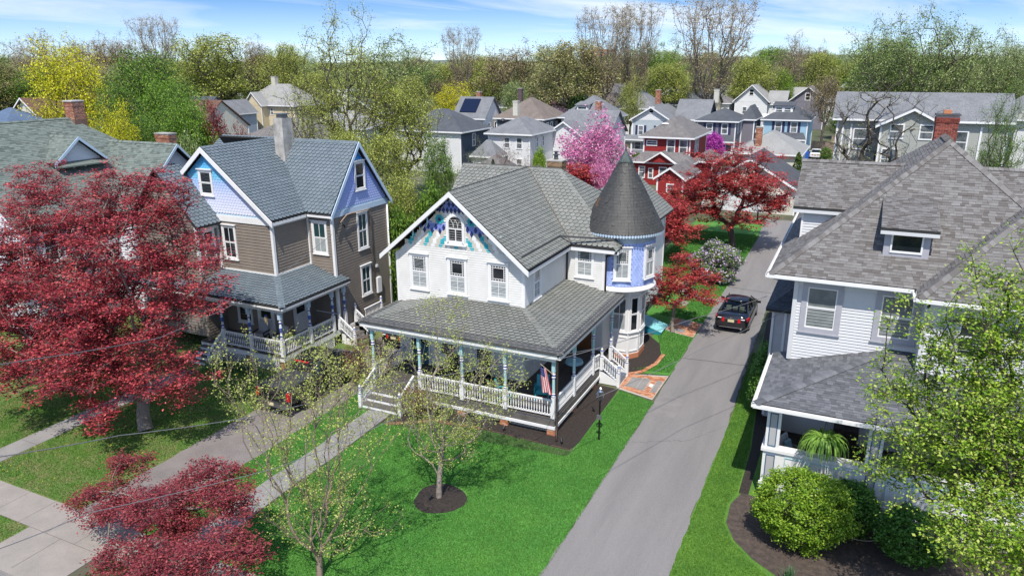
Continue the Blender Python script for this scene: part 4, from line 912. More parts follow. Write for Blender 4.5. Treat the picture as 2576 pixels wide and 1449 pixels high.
# gutters
def gutter(parent, pts, m=white):
    b = MB()
    for a, b_ in zip(pts, pts[1:]):
        a, b_ = V3(a), V3(b_); d = (b_-a).normalized(); o = d.cross(V3((0, 0, 1)))*.06
        b.beam(a, b_, .13, .02); b.beam(a+o+V3((0, 0, .05)), b_+o+V3((0, 0, .05)), .015, .11); b.beam(a-o+V3((0, 0, .05)), b_-o+V3((0, 0, .05)), .015, .11)
    return b.build('gutter', m, parent)
gutter(hr, [(-2.72, 43, re-.12), (-2.72, 28.62, re-.12), (2.28, 28.62, re-.12), (2.28, 27.5, re-.12), (9.0, 27.5, re-.12)])
gutter(hr, [(-2.4, 30.2, pe-.12), (-2.4, 24.92, pe-.12), (10.5, 24.92, pe-.12)])
b = MB(); b.box(-2.6, 2.7, 28.75, RW-.03, re-.2, re-.17); b.box(-2.6, -1.73, RW, 43, re-.2, re-.17); b.box(2.4, 9, 27.65, 28.05, re-.2, re-.17); b.build('soffit', white, hr)
# dormers
b = MB(); b.box(1.16, 2.62, 29.80, 31.6, 8.3, 9.55); b.build('dormer_wall', vinyl, hr)
window(hr, (1.14, 29.798, 8.58), ux, fN, 1.5, .98, 'dh', trim=white, back=mauve, cas=.3, hood=False, detail=False)
q = MB(); q.box(1.42, 2.36, 29.72, 29.78, 8.80, 9.40); q.build('dormer_pane', darkgl, hr)
q = MB(); q.box(1.36, 2.42, 29.70, 29.77, 8.72, 8.80); q.box(1.36, 2.42, 29.70, 29.77, 9.401, 9.47); q.box(1.36, 1.42, 29.70, 29.77, 8.801, 9.40); q.box(2.361, 2.42, 29.70, 29.77, 8.801, 9.40); q.build('dormer_sash', white, hr)
b = MB(); b.box(.97, 2.87, 29.44, 29.48, 9.44, 9.57); b.box(.98, 2.86, 29.49, 29.8, 9.46, 9.50); b.build('dormer_fascia', vinyl, hr)
wall(hr, (-1.95, 33.05, 0), ux, fN, [(0, 8.2), (.05, 8.2), (1.72, 9.58), (0, 9.58)], .12, vinyl, name='dormer_wall'); corner(hr, -1.95, 33.03, 8.25, 9.5, white, .08)
b = MB(); b.box(-2.35, -.3, 32.76, 32.80, 9.38, 9.53); b.build('dormer_fascia', vinyl, hr); b = MB(); b.box(-1.95, -1.85, 33.06, 38, 8.0, 9.5); b.prism([(-1.9, 33.0, 9.5), (-1.9, 38, 9.5), (-1.9, 35.5, 11.1)], (.1, 0, 0)); b.build('dormer_wall', vinyl, hr)
# porch body: panelled parapet, square columns
navyt = mat('steel_blue_trim', (.05, .12, .22), .5); aq2 = mat('pale_aqua_trim', (.45, .66, .70), .5); greyp = mat('light_grey_panel', (.42, .42, .43), .6)
Yp = 25.4
b = MB(); b.box(-1.95, 10.5, Yp, Yp+.25, .45, 1.98); b.box(-1.95, -1.7, Yp+.26, RW-.03, .45, 1.98); b.build('porch_parapet', white, hr)
b = MB(); b.box(-2.02, 10.6, Yp-.08, Yp+.33, 1.985, 2.10); b.box(-2.02, -1.62, Yp+.34, RW-.03, 1.985, 2.10); b.build('parapet_cap', white, hr)
b = MB(); b.box(-2.0, 10.6, Yp-.05, Yp-.002, .62, .72); b.build('belt_course', white, hr)
wbr = mat('white_painted_brick', (.7, .7, .7), .7, tintcol=[(0, (.62, .63, .64)), (1, (.76, .77, .78))], bump=.3)
core = MB(); core.box(-1.9, 10.5, Yp+.02, Yp+.2, 0, .45); co = core.build('foundation', mortar, hr)
for kz in range(6):
    x = -1.9-(.1 if kz % 2 else 0)
    while x < 4.5:
        q = MB(); q.box(max(x, -1.9)+.005, x+.2, Yp-.01, Yp+.02, kz*.075+.005, kz*.075+.07, 0, random.random()); q.build('brick', wbr, co); x += .205
def panel(x0, x1, z0, z1, y, mt, inner=None):
    q = MB(); t = .03; y0, y1 = y-.03, y-.001
    q.box(x0, x1, y0, y1, z0, z0+t); q.box(x0, x1, y0, y1, z1-t, z1); q.box(x0, x0+t, y0, y1, z0+t, z1-t); q.box(x1-t, x1, y0, y1, z0+t, z1-t); q.build('panel_moulding', mt, hr)
    if inner: q = MB(); q.box(x0+t, x1-t, y-.012, y-.001, z0+t, z1-t); q.build('panel', inner, hr)
for cx_ in (-1.68, 1.62, 4.95, 8.2):
    b = MB(); b.box(cx_-.24, cx_+.24, Yp, Yp+.3, 2.101, 3.62); b.build('porch_column', white, hr); panel(cx_-.14, cx_+.14, 2.2, 3.5, Yp, navyt, greyp); panel(cx_-.16, cx_+.16, .85, 1.85, Yp, navyt, greyp)
for a, b_ in ((-1.25, 1.2), (2.05, 4.5), (5.4, 7.8)):
    n_ = 3; st = (b_-a)/n_
    for i in range(n_): panel(a+st*i+.06, a+st*(i+1)-.06, .85, 1.85, Yp, aq2)
b = MB(); b.box(-2.0, 10.6, Yp-.02, Yp+.3, 3.621, 3.80); b.box(-2.0, -1.7, Yp+.31, RW-.03, 3.621, 3.80); b.build('porch_beam', white, hr)
b = MB(); b.box(-1.7, 10.5, Yp+.26, RW-.03, .9, 1.0); b.build('porch_floor', mat('dark_porch_floor', (.04, .03, .028), .6, (.07, .05, .04), 4), hr)
b = MB(); b.box(-2.2, 10.5, 25.1, RW-.03, 3.81, 3.84); b.build('porch_ceiling', white, hr)
corner(hr, -1.72, RW-.3, 2.1, 3.8, mauve, .2)
# ---- porch furniture on the right
def armchair(name, label, x, y, z, rz, frame, cush, pil=None, cat='armchair'):
    t = thing(name, label, cat, (x, y, z)); W0 = V3((x, y, z)); R_ = Matrix.Rotation(rz, 3, 'Z')
    def part(nm, bxs, m):
        q = MB()
        for bx_ in bxs: q.box(*bx_)
        q.v = [tuple(W0+R_ @ V3(v)) for v in q.v]; q.build(nm, m, t)
    for sx in (-.32, .27):
        for sy in (-.3, .25): part('leg', [(sx, sx+.05, sy, sy+.05, 0, .38)], frame)
    part('seat_frame', [(-.32, .32, -.3, .3, .34, .40)], frame); part('seat_cushion', [(-.27, .27, -.28, .22, .401, .52)], cush)
    part('armrest', [(-.38, -.29, -.32, .3, .58, .62), (-.36, -.31, -.3, -.26, .401, .58)], frame); part('armrest', [(.29, .38, -.32, .3, .58, .62), (.31, .36, -.3, -.26, .401, .58)], frame)
    q = MB(); q.hexa([(-.30, .2, .45), (.30, .2, .45), (.30, .28, .45), (-.30, .28, .45), (-.28, .34, 1.05), (.28, .34, 1.05), (.28, .42, 1.05), (-.28, .42, 1.05)]); q.v = [tuple(W0+R_ @ V3(v)) for v in q.v]; q.build('backrest', cush, t)
    if pil: q = MB(); q.hexa([(-.2, .02, .53), (.2, .02, .53), (.2, .12, .53), (-.2, .12, .53), (-.18, .14, .9), (.18, .14, .9), (.18, .24, .9), (-.18, .24, .9)]); q.v = [tuple(W0+R_ @ V3(v)) for v in q.v]; q.build('pillow', pil, t)
    return t
wick = mat('grey_wicker', (.25, .22, .2), .9, (.15, .13, .12), 30); cushg = mat('grey_cushion', (.42, .44, .46), .9); bluep = mat('blue_pillow', (.25, .42, .5), .9)
armchair('porch_armchair', 'grey wicker armchair with blue pillow on the right-hand porch behind the fern', -1.05, 26.6, 1.0, 1.2, wick, cushg, bluep)
armchair('porch_armchair', 'wicker armchair in the shade behind the middle column of the right-hand porch', 2.7, 27.3, 1.0, -.4, wick, cushg)
rg = MB()
for i in range(18):
    for j in range(8): rg.box(-.6+i*.12, -.6+(i+1)*.12-.001, 26.2+j*.12, 26.2+(j+1)*.12-.001, 1.004, 1.012, (i+j) % 2)
tag(rg.build('porch_rug', [mat('rug_black', (.03, .03, .03), .95), mat('rug_white', (.6, .6, .6), .95)]), 'black and white checked rug on the floor of the right-hand porch', 'rug')
# dark cabinet
t = thing('side_cabinet', 'dark cabinet against the wall inside the right-hand porch', 'cabinet', (.7, 28.8, 1.0)); q = MB(); q.box(.3, 1.2, 28.6, 29.1, 1.0, 1.8); q.build('body', mat('dark_wood', (.04, .025, .02), .5), t); q = MB(); q.box(.34, .74, 28.58, 28.598, 1.05, 1.75); q.build('cabinet_door', MATS['dark_wood'], t); q = MB(); q.box(.76, 1.16, 28.58, 28.598, 1.05, 1.75); q.build('cabinet_door', MATS['dark_wood'], t)
# ================================================================ green-grey roofed house, far left
hu = thing('sage_roof_house', 'white house with sage-grey roof and round gable window behind the large red maple', 'house', (-44, 32, 0))
ush = []; ur = 12.1
wh2 = mat('white_clapboard', (.72, .75, .80), .55, (.64, .67, .72), 1.5, mixw=.6)
U1 = [(-41.2, 24.0, ur-.8*6.8), (-41.2, 31.0, ur-.8*6.8), (-46.0, 33.8, 10.5), (-48, 32.5, ur), (-48, 24.0, ur)]
U1 = [(-41.2, 24.0, 6.66), (-41.2, 39.3, 6.66), (-48, 32.5, ur), (-48, 24.0, ur)]
U2 = [(-48, 24, ur), (-48, 32.5, ur), (-54.8, 39.3, 6.66), (-54.8, 24, 6.66)]; U3 = [(-41.2, 39.3, 6.66), (-54.8, 39.3, 6.66), (-48, 32.5, ur)]
U4 = [(-39.7, 29.9, 6.7), (-39.7, 33.8, 10.6), (-46.2, 33.8, 10.6), (-41.2, 29.9, 6.7)]; U5 = [(-39.7, 37.7, 6.7), (-39.7, 33.8, 10.6), (-46.2, 33.8, 10.6), (-41.2, 37.7, 6.7)]
roof(hu, [U1, U2, U3, U4, U5], 'tab', tab_gn, under, w_=.26, exp=.145, th=.014, collect=ush, piece='shingle')
dz = 11.2; DY = 30.35
U6 = [(-44.2, DY-1.75, 9.75), (-44.2, DY, dz), (-47.0, DY, dz), (-45.1, DY-1.75, 9.75)]; U7 = [(-44.2, DY+1.75, 9.75), (-44.2, DY, dz), (-47.0, DY, dz), (-45.1, DY+1.75, 9.75)]
U6 = [(-44.2, DY-1.75, 9.75), (-44.2, DY, dz), (-48.0, DY, dz), (-46.0, DY-1.75, 9.75)]; U7 = [(-44.2, DY+1.75, 9.75), (-44.2, DY, dz), (-48.0, DY, dz), (-46.0, DY+1.75, 9.75)]
roof(hu, [U6, U7], 'tab', tab_gn, under, w_=.26, exp=.145, th=.014, collect=ush, piece='shingle', name='dormer_roof')
U8 = [(-47, 23.6, 3.7), (-37.8, 23.6, 3.7), (-40.8, 27.2, 5.0), (-47, 27.2, 5.0)]; U9 = [(-37.8, 23.6, 3.7), (-37.8, 30, 3.7), (-40.2, 30, 5.0), (-40.8, 27.2, 5.0)]
roof(hu, [U8], 'tab', tab_gn, under, w_=.26, exp=.145, th=.014, collect=ush, piece='shingle', name='porch_roof')
finish_pieces(ush)
b = MB(); b.prism([(-44.55, DY-1.5, 9.0), (-44.55, DY+1.5, 9.0), (-44.55, DY+1.5, 9.8), (-44.55, DY, dz-.15), (-44.55, DY-1.5, 9.8)], (-2.5, 0, 0)); dw = b.build('dormer_wall', wh2, hu)
window(hu, (-44.54, DY-.45, 8.35), uy, rN, .9, 1.35, 'dh', hood=False)
b = MB(); b.box(-45.0, -44.3, DY-1.45, DY+1.45, 7.6, 9.0); b.build('dormer_bay', wh2, hu)
b = MB(); b.hexa([(-44.6, DY-1.7, 9.62), (-43.95, DY-1.7, 9.45), (-43.95, DY+1.7, 9.45), (-44.6, DY+1.7, 9.62), (-44.6, DY-1.7, 9.76), (-43.95, DY-1.7, 9.53), (-43.95, DY+1.7, 9.53), (-44.6, DY+1.7, 9.76)]); b.build('pent_roof', tab_gn, hu)
for s_ in (-1, 1):
    a, b_ = V3((-44.18, DY+s_*1.8, 9.72)), V3((-44.18+.001*s_, DY, dz+.03)); q = MB(); d_ = V3((0, 0, .2)); q.hexa([a-d_, b_-d_, b_-d_+V3((.05, 0, 0)), a-d_+V3((.05, 0, 0)), a, b_, b_+V3((.05, 0, 0)), a+V3((.05, 0, 0))]); q.build('rake_board', lightblue, hu)
    a, b_ = V3((-39.68, 33.8+s_*3.95, 6.65)), V3((-39.68+.001*s_, 33.8, 10.63)); q = MB(); q.hexa([a-d_, b_-d_, b_-d_+V3((.05, 0, 0)), a-d_+V3((.05, 0, 0)), a, b_, b_+V3((.05, 0, 0)), a+V3((.05, 0, 0))]); q.build('rake_board', lightblue, hu)
wall(hu, (-40.1, 30.1, 0), uy, rN, [(0, .5), (7.4, .5), (7.4, 6.7), (3.7, 10.35), (0, 6.7)], .14, wh2, name='wing_wall')
wall(hu, (-46, 30.1, 0), ux, fN, [(0, .5), (5.9, .5), (5.9, 6.7), (0, 6.7)], .14, wh2, name='wing_wall', single=False)
wall(hu, (-41.5, 24.4, 0), uy, rN, [(0, .5), (14.6, .5), (14.6, 6.6), (0, 6.6)], .14, wh2, name='side_wall', single=False)
wall(hu, (-54.5, 24.4, 0), ux, fN, [(0, .5), (13, .5), (13, 6.6), (6.5, 11.9), (0, 6.6)], .14, wh2, name='front_wall', single=False)
b = MB(); b.tube([(-40.1+.03, 33.55+.42*math.cos(t), 9.0+.42*math.sin(t)) for t in np.linspace(0, 2*math.pi, 17)], .05, 5); rw = b.build('round_window', lightblue, hu)
b = MB(); b.prism([(-40.07, 33.55+.4*math.cos(t), 9.0+.4*math.sin(t)) for t in np.linspace(0, 2*math.pi, 17)[:-1]], (.015, 0, 0)); b.build('pane', darkgl, rw)
b = MB(); b.box(-40.05, -40.02, 33.53, 33.57, 8.6, 9.4); b.box(-40.05, -40.021, 33.33, 33.36, 8.65, 9.35); b.box(-40.05, -40.021, 33.74, 33.77, 8.65, 9.35); b.build('muntin', white, rw)
for yy in (31.2, 34.8): window(hu, (-40.075, yy, 4.3), uy, rN, 1.0, 1.8, 'dh')
for yy in (25.2, 27.6): window(hu, (-41.475, yy, 4.6), uy, rN, 1.0, 1.8, 'dh')
for xx in (-45, -43): window(hu, (xx, 30.07, 4.4), ux, fN, 1.0, 1.8, 'dh')
chimney(hu, -47.9, 33.0, 10.0, 13.15, .85, .8, brickr, capm=mat('chimney_white_cap', (.5, .5, .48), .7)); b = MB(); b.box(-48.36, -47.44, 32.56, 33.44, 9.9, 12.0); b.build('chimney_base', mat('brown_flashing', (.16, .09, .07), .8, (.22, .13, .1), 3), hu)
chimney(hu, -43.6, 36.3, 8.0, 10.9, 1.3, .6, brickr, capm=MATS['pale_stucco'])
hq = [GY(0, 327, 22.5), GY(35, 371, 22.5), GY(0, 373, 22.5)]
wall(hu, (-54, 22.6, 0), ux, fN, [(0, 7.4), (6.9, 7.4), (3.2, 11.3)], .2, wh2, name='front_gable', single=False)
capline(hu, (-48, 24.0, ur), (-48, 32.5, ur), tab_gn, .3, .2, drop=.1); capline(hu, (-48, 32.5, ur), (-41.2, 39.3, 6.66), tab_gn, .3, .2, drop=.1); capline(hu, (-46.2, 33.8, 10.6), (-39.7, 33.8, 10.6), tab_gn, .3, .2, drop=.12); capline(hu, (-48, DY, dz), (-44.2, DY, dz), tab_gn, .3, .2, drop=.12)
for x in (-46.9, -42.3, -38.2): b = MB(); b.box(x, x+.3, 23.7, 24, 0, 3.7); b.build('porch_column', white, hu)
# ================================================================ setting: ground, lawns, drives, walks
asphalt = mat('asphalt', (.225, .213, .208), .85, (.175, .167, .163), 1.3, mixw=.75, dist=.5, bump=.35, bscale=110, extra=(38, .78, 1.2), lo=.36, hi=.68, stretch=(1, .13, 1))
drive2 = mat('worn_asphalt', (.215, .192, .18), .9, (.155, .14, .134), .8, mixw=.8, bump=.35, bscale=90, extra=(50, .85, 1.15))
concrete = mat('concrete', (.31, .28, .25), .85, (.235, .215, .195), 1.1, mixw=.7, bump=.2, bscale=70, extra=(35, .9, 1.08))
bluest = mat('bluestone', (.27, .26, .25), .85, (.20, .195, .19), 1.3, mixw=.8, bump=.25, bscale=50, extra=(40, .9, 1.1))
mulch = mat('dark_mulch', (.020, .015, .013), .95, (.042, .032, .027), 9, bump=1., bscale=45, extra=(60, .55, 1.5))
soil = mat('brown_soil', (.10, .075, .06), .95, (.05, .038, .032), 5, bump=.8, bscale=45, extra=(50, .6, 1.4))
grassb = mat('lawn_ground', (.05, .19, .025), .95, (.085, .25, .035), .7, bump=.8, bscale=60, extra=(26, .7, 1.3))
grassr = mat('rough_lawn_ground', (.08, .16, .022), .95, (.17, .17, .065), 1.2, bump=.8, bscale=50, extra=(22, .6, 1.4), lo=.42, hi=.62)
earth = mat('town_ground', (.06, .085, .03), .95, (.13, .12, .085), .06, bump=.3, bscale=3, extra=(.6, .7, 1.3))
def sheet(name, pts, z, m, thick=.0):
    b = MB(); b.poly([(x, y, z) for x, y in pts]); return structure(name, b, m)
def piece(parent, name, mb, m): return mb.build(name, m, parent)
b = MB(); n_ = 30                               # the town plain, one sheet out to the horizon
xs = [-9000+18000*i/n_ for i in range(n_+1)]; ys = [-200+9200*i/n_ for i in range(n_+1)]
b.poly([(-9000, -300, -.03), (9000, -300, -.03), (9000, 9000, -.03), (-9000, 9000, -.03)]); structure('ground', b, earth)
sheet('road', [(-60, 2), (12, 2), (12, 10.9), (-60, 10.9)], -.02, asphalt)
b = MB(); b.box(-60, -24.9, 10.9, 11.1, -.02, .10); b.box(-20.8, 12, 10.9, 11.1, -.02, .10); b.hexa([(-24.9, 10.9, -.02), (-20.8, 10.9, -.02), (-20.8, 11.1, -.02), (-24.9, 11.1, -.02), (-24.9, 10.9, .02), (-20.8, 10.9, .02), (-20.8, 11.1, .02), (-24.9, 11.1, .02)]); structure('kerb', b, concrete)
Z0_, Z1_, Z2_ = -.012, -.004, .004
sheet('lawn', [(-18.15, 11.1), (-7.62, 11.1), (-7.55, 31.6), (-9.45, 32.2), (-9.45, 25.2), (-18.15, 24.4)], Z0_, grassb)
sheet('lawn', [(-21.15, 14.2), (-19.4, 14.2), (-19.2, 24.6), (-20.6, 27), (-21.15, 27)], Z0_, grassb)
sheet('lawn', [(-60, 11.1), (-24.2, 11.1), (-24.2, 30), (-60, 30)], Z0_, grassr)
sheet('lawn', [(-9.9, 34.6), (-7.6, 35), (-7.6, 75), (-14.5, 75), (-14.5, 41), (-9.9, 41)], Z0_, grassb)
sheet('lawn', [(-3.95, 10), (.5, 10), (.5, 43), (-3.95, 43)], Z0_, mat('fresh_lawn_ground', (.10, .22, .022), .95, (.065, .17, .02), 1.0, bump=.8, bscale=60, extra=(26, .7, 1.3)))
sheet('side_yard', [(-42, 27), (-24.4, 27), (-24.4, 60), (-42, 60)], Z0_+.001, grassr)
sheet('side_yard', [(-45, 60), (-14.5, 60), (-14.5, 42), (-21.5, 42), (-24.4, 60)], Z0_+.001, grassr)
def ragged(pts, amp=.05, step=.45, seed=3):
    r_ = random.Random(seed); out = []
    for (x0, y0), (x1, y1) in zip(pts, pts[1:]+pts[:1]):
        L = math.hypot(x1-x0, y1-y0); n_ = max(1, int(L/step)); nx_, ny_ = (y1-y0)/(L+1e-9), -(x1-x0)/(L+1e-9)
        for i in range(n_): q = i/n_; a = r_.uniform(-amp, amp) if i else 0; out.append((x0+(x1-x0)*q+nx_*a, y0+(y1-y0)*q+ny_*a))
    return out
# right driveway running back to the garages
DRV = sheet('driveway', ragged([(-7.62, 9), (-3.9, 9), (-3.95, 30), (-4.25, 40), (-4.45, 52), (-4.0, 62), (-4, 78), (-8, 78), (-7.6, 62), (-7.62, 44), (-7.55, 30)]), Z1_, asphalt)
sheet('driveway', ragged([(-24.25, 14.2), (-21.15, 14.2), (-21.05, 26), (-20.7, 30), (-20.7, 50), (-25.2, 50), (-24.3, 30)], .07), Z1_, drive2)
crk = mat('tar_filled_crack', (.055, .052, .05), .8); lgt = mat('old_patch', (.235, .222, .216), .9, (.19, .18, .175), 1.5, extra=(38, .8, 1.2))
rc = random.Random(12)
def crack(x0, y0, x1, y1, w_=.018, wob=.12, n_=22):
    b = MB(); P_ = [(x0+(x1-x0)*i/n_+(rc.uniform(-wob, wob) if 0 < i < n_ else 0)*.5, y0+(y1-y0)*i/n_+(rc.uniform(-wob, wob) if 0 < i < n_ else 0)) for i in range(n_+1)]
    for (a, c), (d, e) in zip(P_, P_[1:]): b.poly([(a, c-w_, .001), (d, e-w_, .001), (d, e+w_, .001), (a, c+w_, .001)])
    b.build('crack', crk, DRV)
for q in ((-7.5, 37.6, -4.1, 38.0, .025, .04), (-7.5, 52.2, -4.5, 51.8, .03, .04), (-7.4, 27.4, -5.2, 28.6, .007, .09), (-5.2, 28.6, -4.0, 30.6, .007, .09), (-7.5, 46.9, -4.4, 47.1, .015, .04)): crack(*q)
b = MB(); b.poly([(x, y, .0005) for x, y in ragged([(-7.5, 30.2), (-6.3, 30.0), (-6.2, 32.4), (-7.5, 32.7)], .05, .3)]); b.build('patch', lgt, DRV)
SWK = sheet('sidewalk', [(-60, 12.77), (-4.6, 12.77), (-4.6, 14.19), (-60, 14.19)], -.006, soil); x = -60
# sidewalk slabs
while x < 10:
    x1 = x+1.5
    if x1 > -18.4+.0 and x > -7.6: pass
    q = MB(); q.box(x+.008, x1-.008, 12.78, 14.18, -.06, .012, 0, random.random())
    piece(SWK, 'slab', q, concrete); x = x1
    if x > -6: break
APR = sheet('driveway_apron', [(-24.85, 11.1), (-21.2, 11.1), (-21.2, 12.76), (-24.85, 12.76)], -.006, soil)
for a, b_ in ((-24.85, -23.2), (-23.18, -21.2)):          # driveway apron across the grass strip
    q = MB(); q.hexa([(a, 11.1, -.06), (b_, 11.1, -.06), (b_, 12.76, -.06), (a, 12.76, -.06), (a, 11.1, .01), (b_, 11.1, .01), (b_, 12.76, .012), (a, 12.76, .012)]); piece(APR, 'slab', q, concrete)
# bluestone front walk, slab by slab
WK = sheet('front_walk', [(-19.4, 14.2), (-18.2, 14.2), (-18.16, 25.3), (-19.36, 25.3)], -.002, soil)
y = 14.2
while y < 25.2:
    y1 = y+random.choice((.9, 1.2, 1.5)); y1 = min(y1, 25.3); wv = .04*math.sin(y)
    if random.random() < .5: q = MB(); q.box(-19.38+wv, -18.2+wv, y+.01, y1-.01, -.05, .010); piece(WK, 'slab', q, bluest)
    else:
        xm = -18.8+random.uniform(-.15, .15)
        for a, b_ in ((-19.38, xm-.01), (xm+.01, -18.2)): q = MB(); q.box(a+wv, b_+wv, y+.01, y1-.01, -.05, .008+random.uniform(0, .004)); piece(WK, 'slab', q, bluest)
    y = y1
WK2 = sheet('left_walk', [(-31.45, 14.2), (-30.35, 14.2), (-30.35, 24.2), (-31.45, 24.2)], -.002, soil); y = 14.2
while y < 24:
    q = MB(); q.box(-31.45, -30.35, y+.01, y+1.19, -.05, .010); piece(WK2, 'slab', q, bluest); y += 1.2
# mulch beds
BED1 = sheet('mulch_bed', [(-17.8, 26.7), (-17.8, 24.6), (-17.2, 24.9), (-16.0, 25.65), (-13.8, 25.85), (-12, 25.75), (-9.6, 25.72), (-9.42, 26.4), (-9.5, 32.3), (-10.7, 32.4), (-10.7, 26.7)], Z2_, mulch)
sheet('mulch_bed', [(-17.6+.0, 26.7), (-10.7, 26.7), (-10.7, 29.5), (-17.6, 29.5)], Z2_, mulch)
c0 = [(-9.8, 34.3), (-9.1, 34.9), (-8.75, 36.2), (-8.7, 37.6), (-9.2, 39.2), (-10.2, 40.4), (-11.4, 40.5), (-11.4, 34.3)]
BED2 = sheet('mulch_bed', c0, Z2_, mulch)
def disc(name, x, y, r, m, z=Z2_, n=24):
    b = MB(); pts = [(x+r*(1+.05*math.sin(3*a+1)+.03*math.sin(7*a))*math.cos(a), y+r*(1+.05*math.sin(3*a+1))*math.sin(a)) for a in np.linspace(0, 2*math.pi, n+1)[:-1]]
    k_ = len(pts); b.v = [(p[0], p[1], z) for p in pts]+[(x, y, z+.06)]
    for i in range(k_): b.f.append((i, (i+1) % k_, k_)); b.m.append(0); b.t.append(.5)
    return structure(name, b, m)
disc('tree_mulch_ring', -12.65, 20.35, .98, mulch)
sheet('garden_bed', [(-2.55, 25.4), (-2.8, 24.5), (-2.75, 23.3), (-2.35, 22.4), (-1.6, 21.6), (-.7, 21.0), (1, 20.0), (4, 18.5), (9, 17), (10, 25.4)], Z2_, soil)
sheet('planting_strip', [(-2.3, 25.4), (-2.65, 25.4), (-2.7, 29), (-3.0, 33), (-3.75, 40), (-4.3, 50), (-1.7, 50), (-1.7, 29.2), (-2.3, 29.2)], Z1_, mulch)
# brick edging along the beds, each brick its own piece
def edging(par, pts, m=bricko, w_=.1, h=.05, L=.2, double=False):
    for (x0, y0), (x1, y1) in zip(pts, pts[1:]):
        d = V3((x1-x0, y1-y0, 0)); n_ = max(1, int(d.length/L)); d /= n_; sd = d.normalized().cross(V3((0, 0, 1)))
        for i in range(n_):
            for r_ in range(2 if double else 1):
                a = V3((x0, y0, 0))+d*i+d*.03+sd*(w_*1.08*r_); c = a+d*.94; h_ = h+random.uniform(-.012, .008)
                q = MB(); q.hexa([a, c, c+sd*w_, a+sd*w_, a+V3((0, 0, h_)), c+V3((0, 0, h_)), c+sd*w_+V3((0, 0, h_)), a+sd*w_+V3((0, 0, h_))], 0, random.random()); piece(par, 'edging_brick', q, m)
edging(BED1, [(-17.9, 24.5), (-17.2, 24.9), (-16.0, 25.65), (-13.8, 25.85)], mat('earthy_brick', (.26, .13, .08), .9, (.13, .08, .05), 4), double=True); edging(BED2, [(-9.75, 34.25), (-9.1, 34.9), (-8.72, 36.2), (-8.68, 37.6)], double=True)
edging(BED1, [(-13.8, 25.87), (-12, 25.78), (-9.6, 25.75)], mat('soil_brown_brick', (.14, .08, .055), .9, (.08, .055, .04), 3), w_=.045, h=.012)
# brick walks with bluestone slabs
def brickwalk(par, poly, holes, z=.0):
    xs_ = [p[0] for p in poly]; ys_ = [p[1] for p in poly]; y = min(ys_); r_ = 0
    while y < max(ys_):
        x = min(xs_)-(.1 if r_ % 2 else 0)
        while x < max(xs_):
            B = clip_poly([(x+.006, y+.006), (x+.194, y+.006), (x+.194, y+.094), (x+.006, y+.094)], poly)
            cx_, cy_ = x+.1, y+.05
            if len(B) > 2 and not any(h[0] < cx_ < h[1] and h[2] < cy_ < h[3] for h in holes):
                q = MB(); q.prism([(a, b_, -.03) for a, b_ in B], (0, 0, .045+random.uniform(-.004, .004)), 0, random.random()); piece(par, 'paving_brick', q, bricko)
            x += .2
        y += .1; r_ += 1
    for i, h in enumerate(holes):
        q = MB(); q.box(h[0]+.01, h[1]-.01, h[2]+.01, h[3]-.01, -.03, .018); piece(par, 'paving_slab', q, bluest if i < 4 else white)
BP1 = sheet('brick_path', [(-9.6, 32.35), (-7.66, 31.8), (-7.62, 34.9), (-9.6, 34.3)], Z2_-.001, mortar)
brickwalk(BP1, [(-9.55, 32.5), (-7.7, 31.95), (-7.66, 34.7), (-9.55, 34.25)], [(-9.3, -8.75, 32.75, 34.0), (-8.74, -8.35, 32.6, 34.1), (-8.0, -7.72, 32.6, 34.1), (-9.9, -9.89, 0, .1), (-8.24, -8.05, 33.2, 33.55)])
BP2 = sheet('brick_path', [(-9.5, 41.6), (-7.66, 40.9), (-7.62, 43.6), (-9.5, 44)], Z2_-.001, mortar)
brickwalk(BP2, [(-9.4, 41.7), (-7.7, 41.0), (-7.66, 43.5), (-9.4, 43.95)], [(-9.0, -8.3, 42.7, 43.8), (-9.1, -8.35, 41.5, 42.1)])
for (x0, x1, y0, y1) in ((-9.0, -7.7, 48.3, 48.95), (-9.9, -9.1, 48.6, 49.3), (-10.5, -9.95, 49.4, 50.4), (-10.7, -10.1, 50.6, 52.1), (-10.2, -9.3, 46.6, 47.6)):
    q = MB(); q.box(x0, x1, y0, y1, -.03, .02); structure('stepping_stone', q, concrete)
bricks_floor = sheet('brick_terrace', [(-11.4, 49.6), (-9.9, 49.6), (-9.9, 52.6), (-11.4, 52.6)], Z2_, bricko)
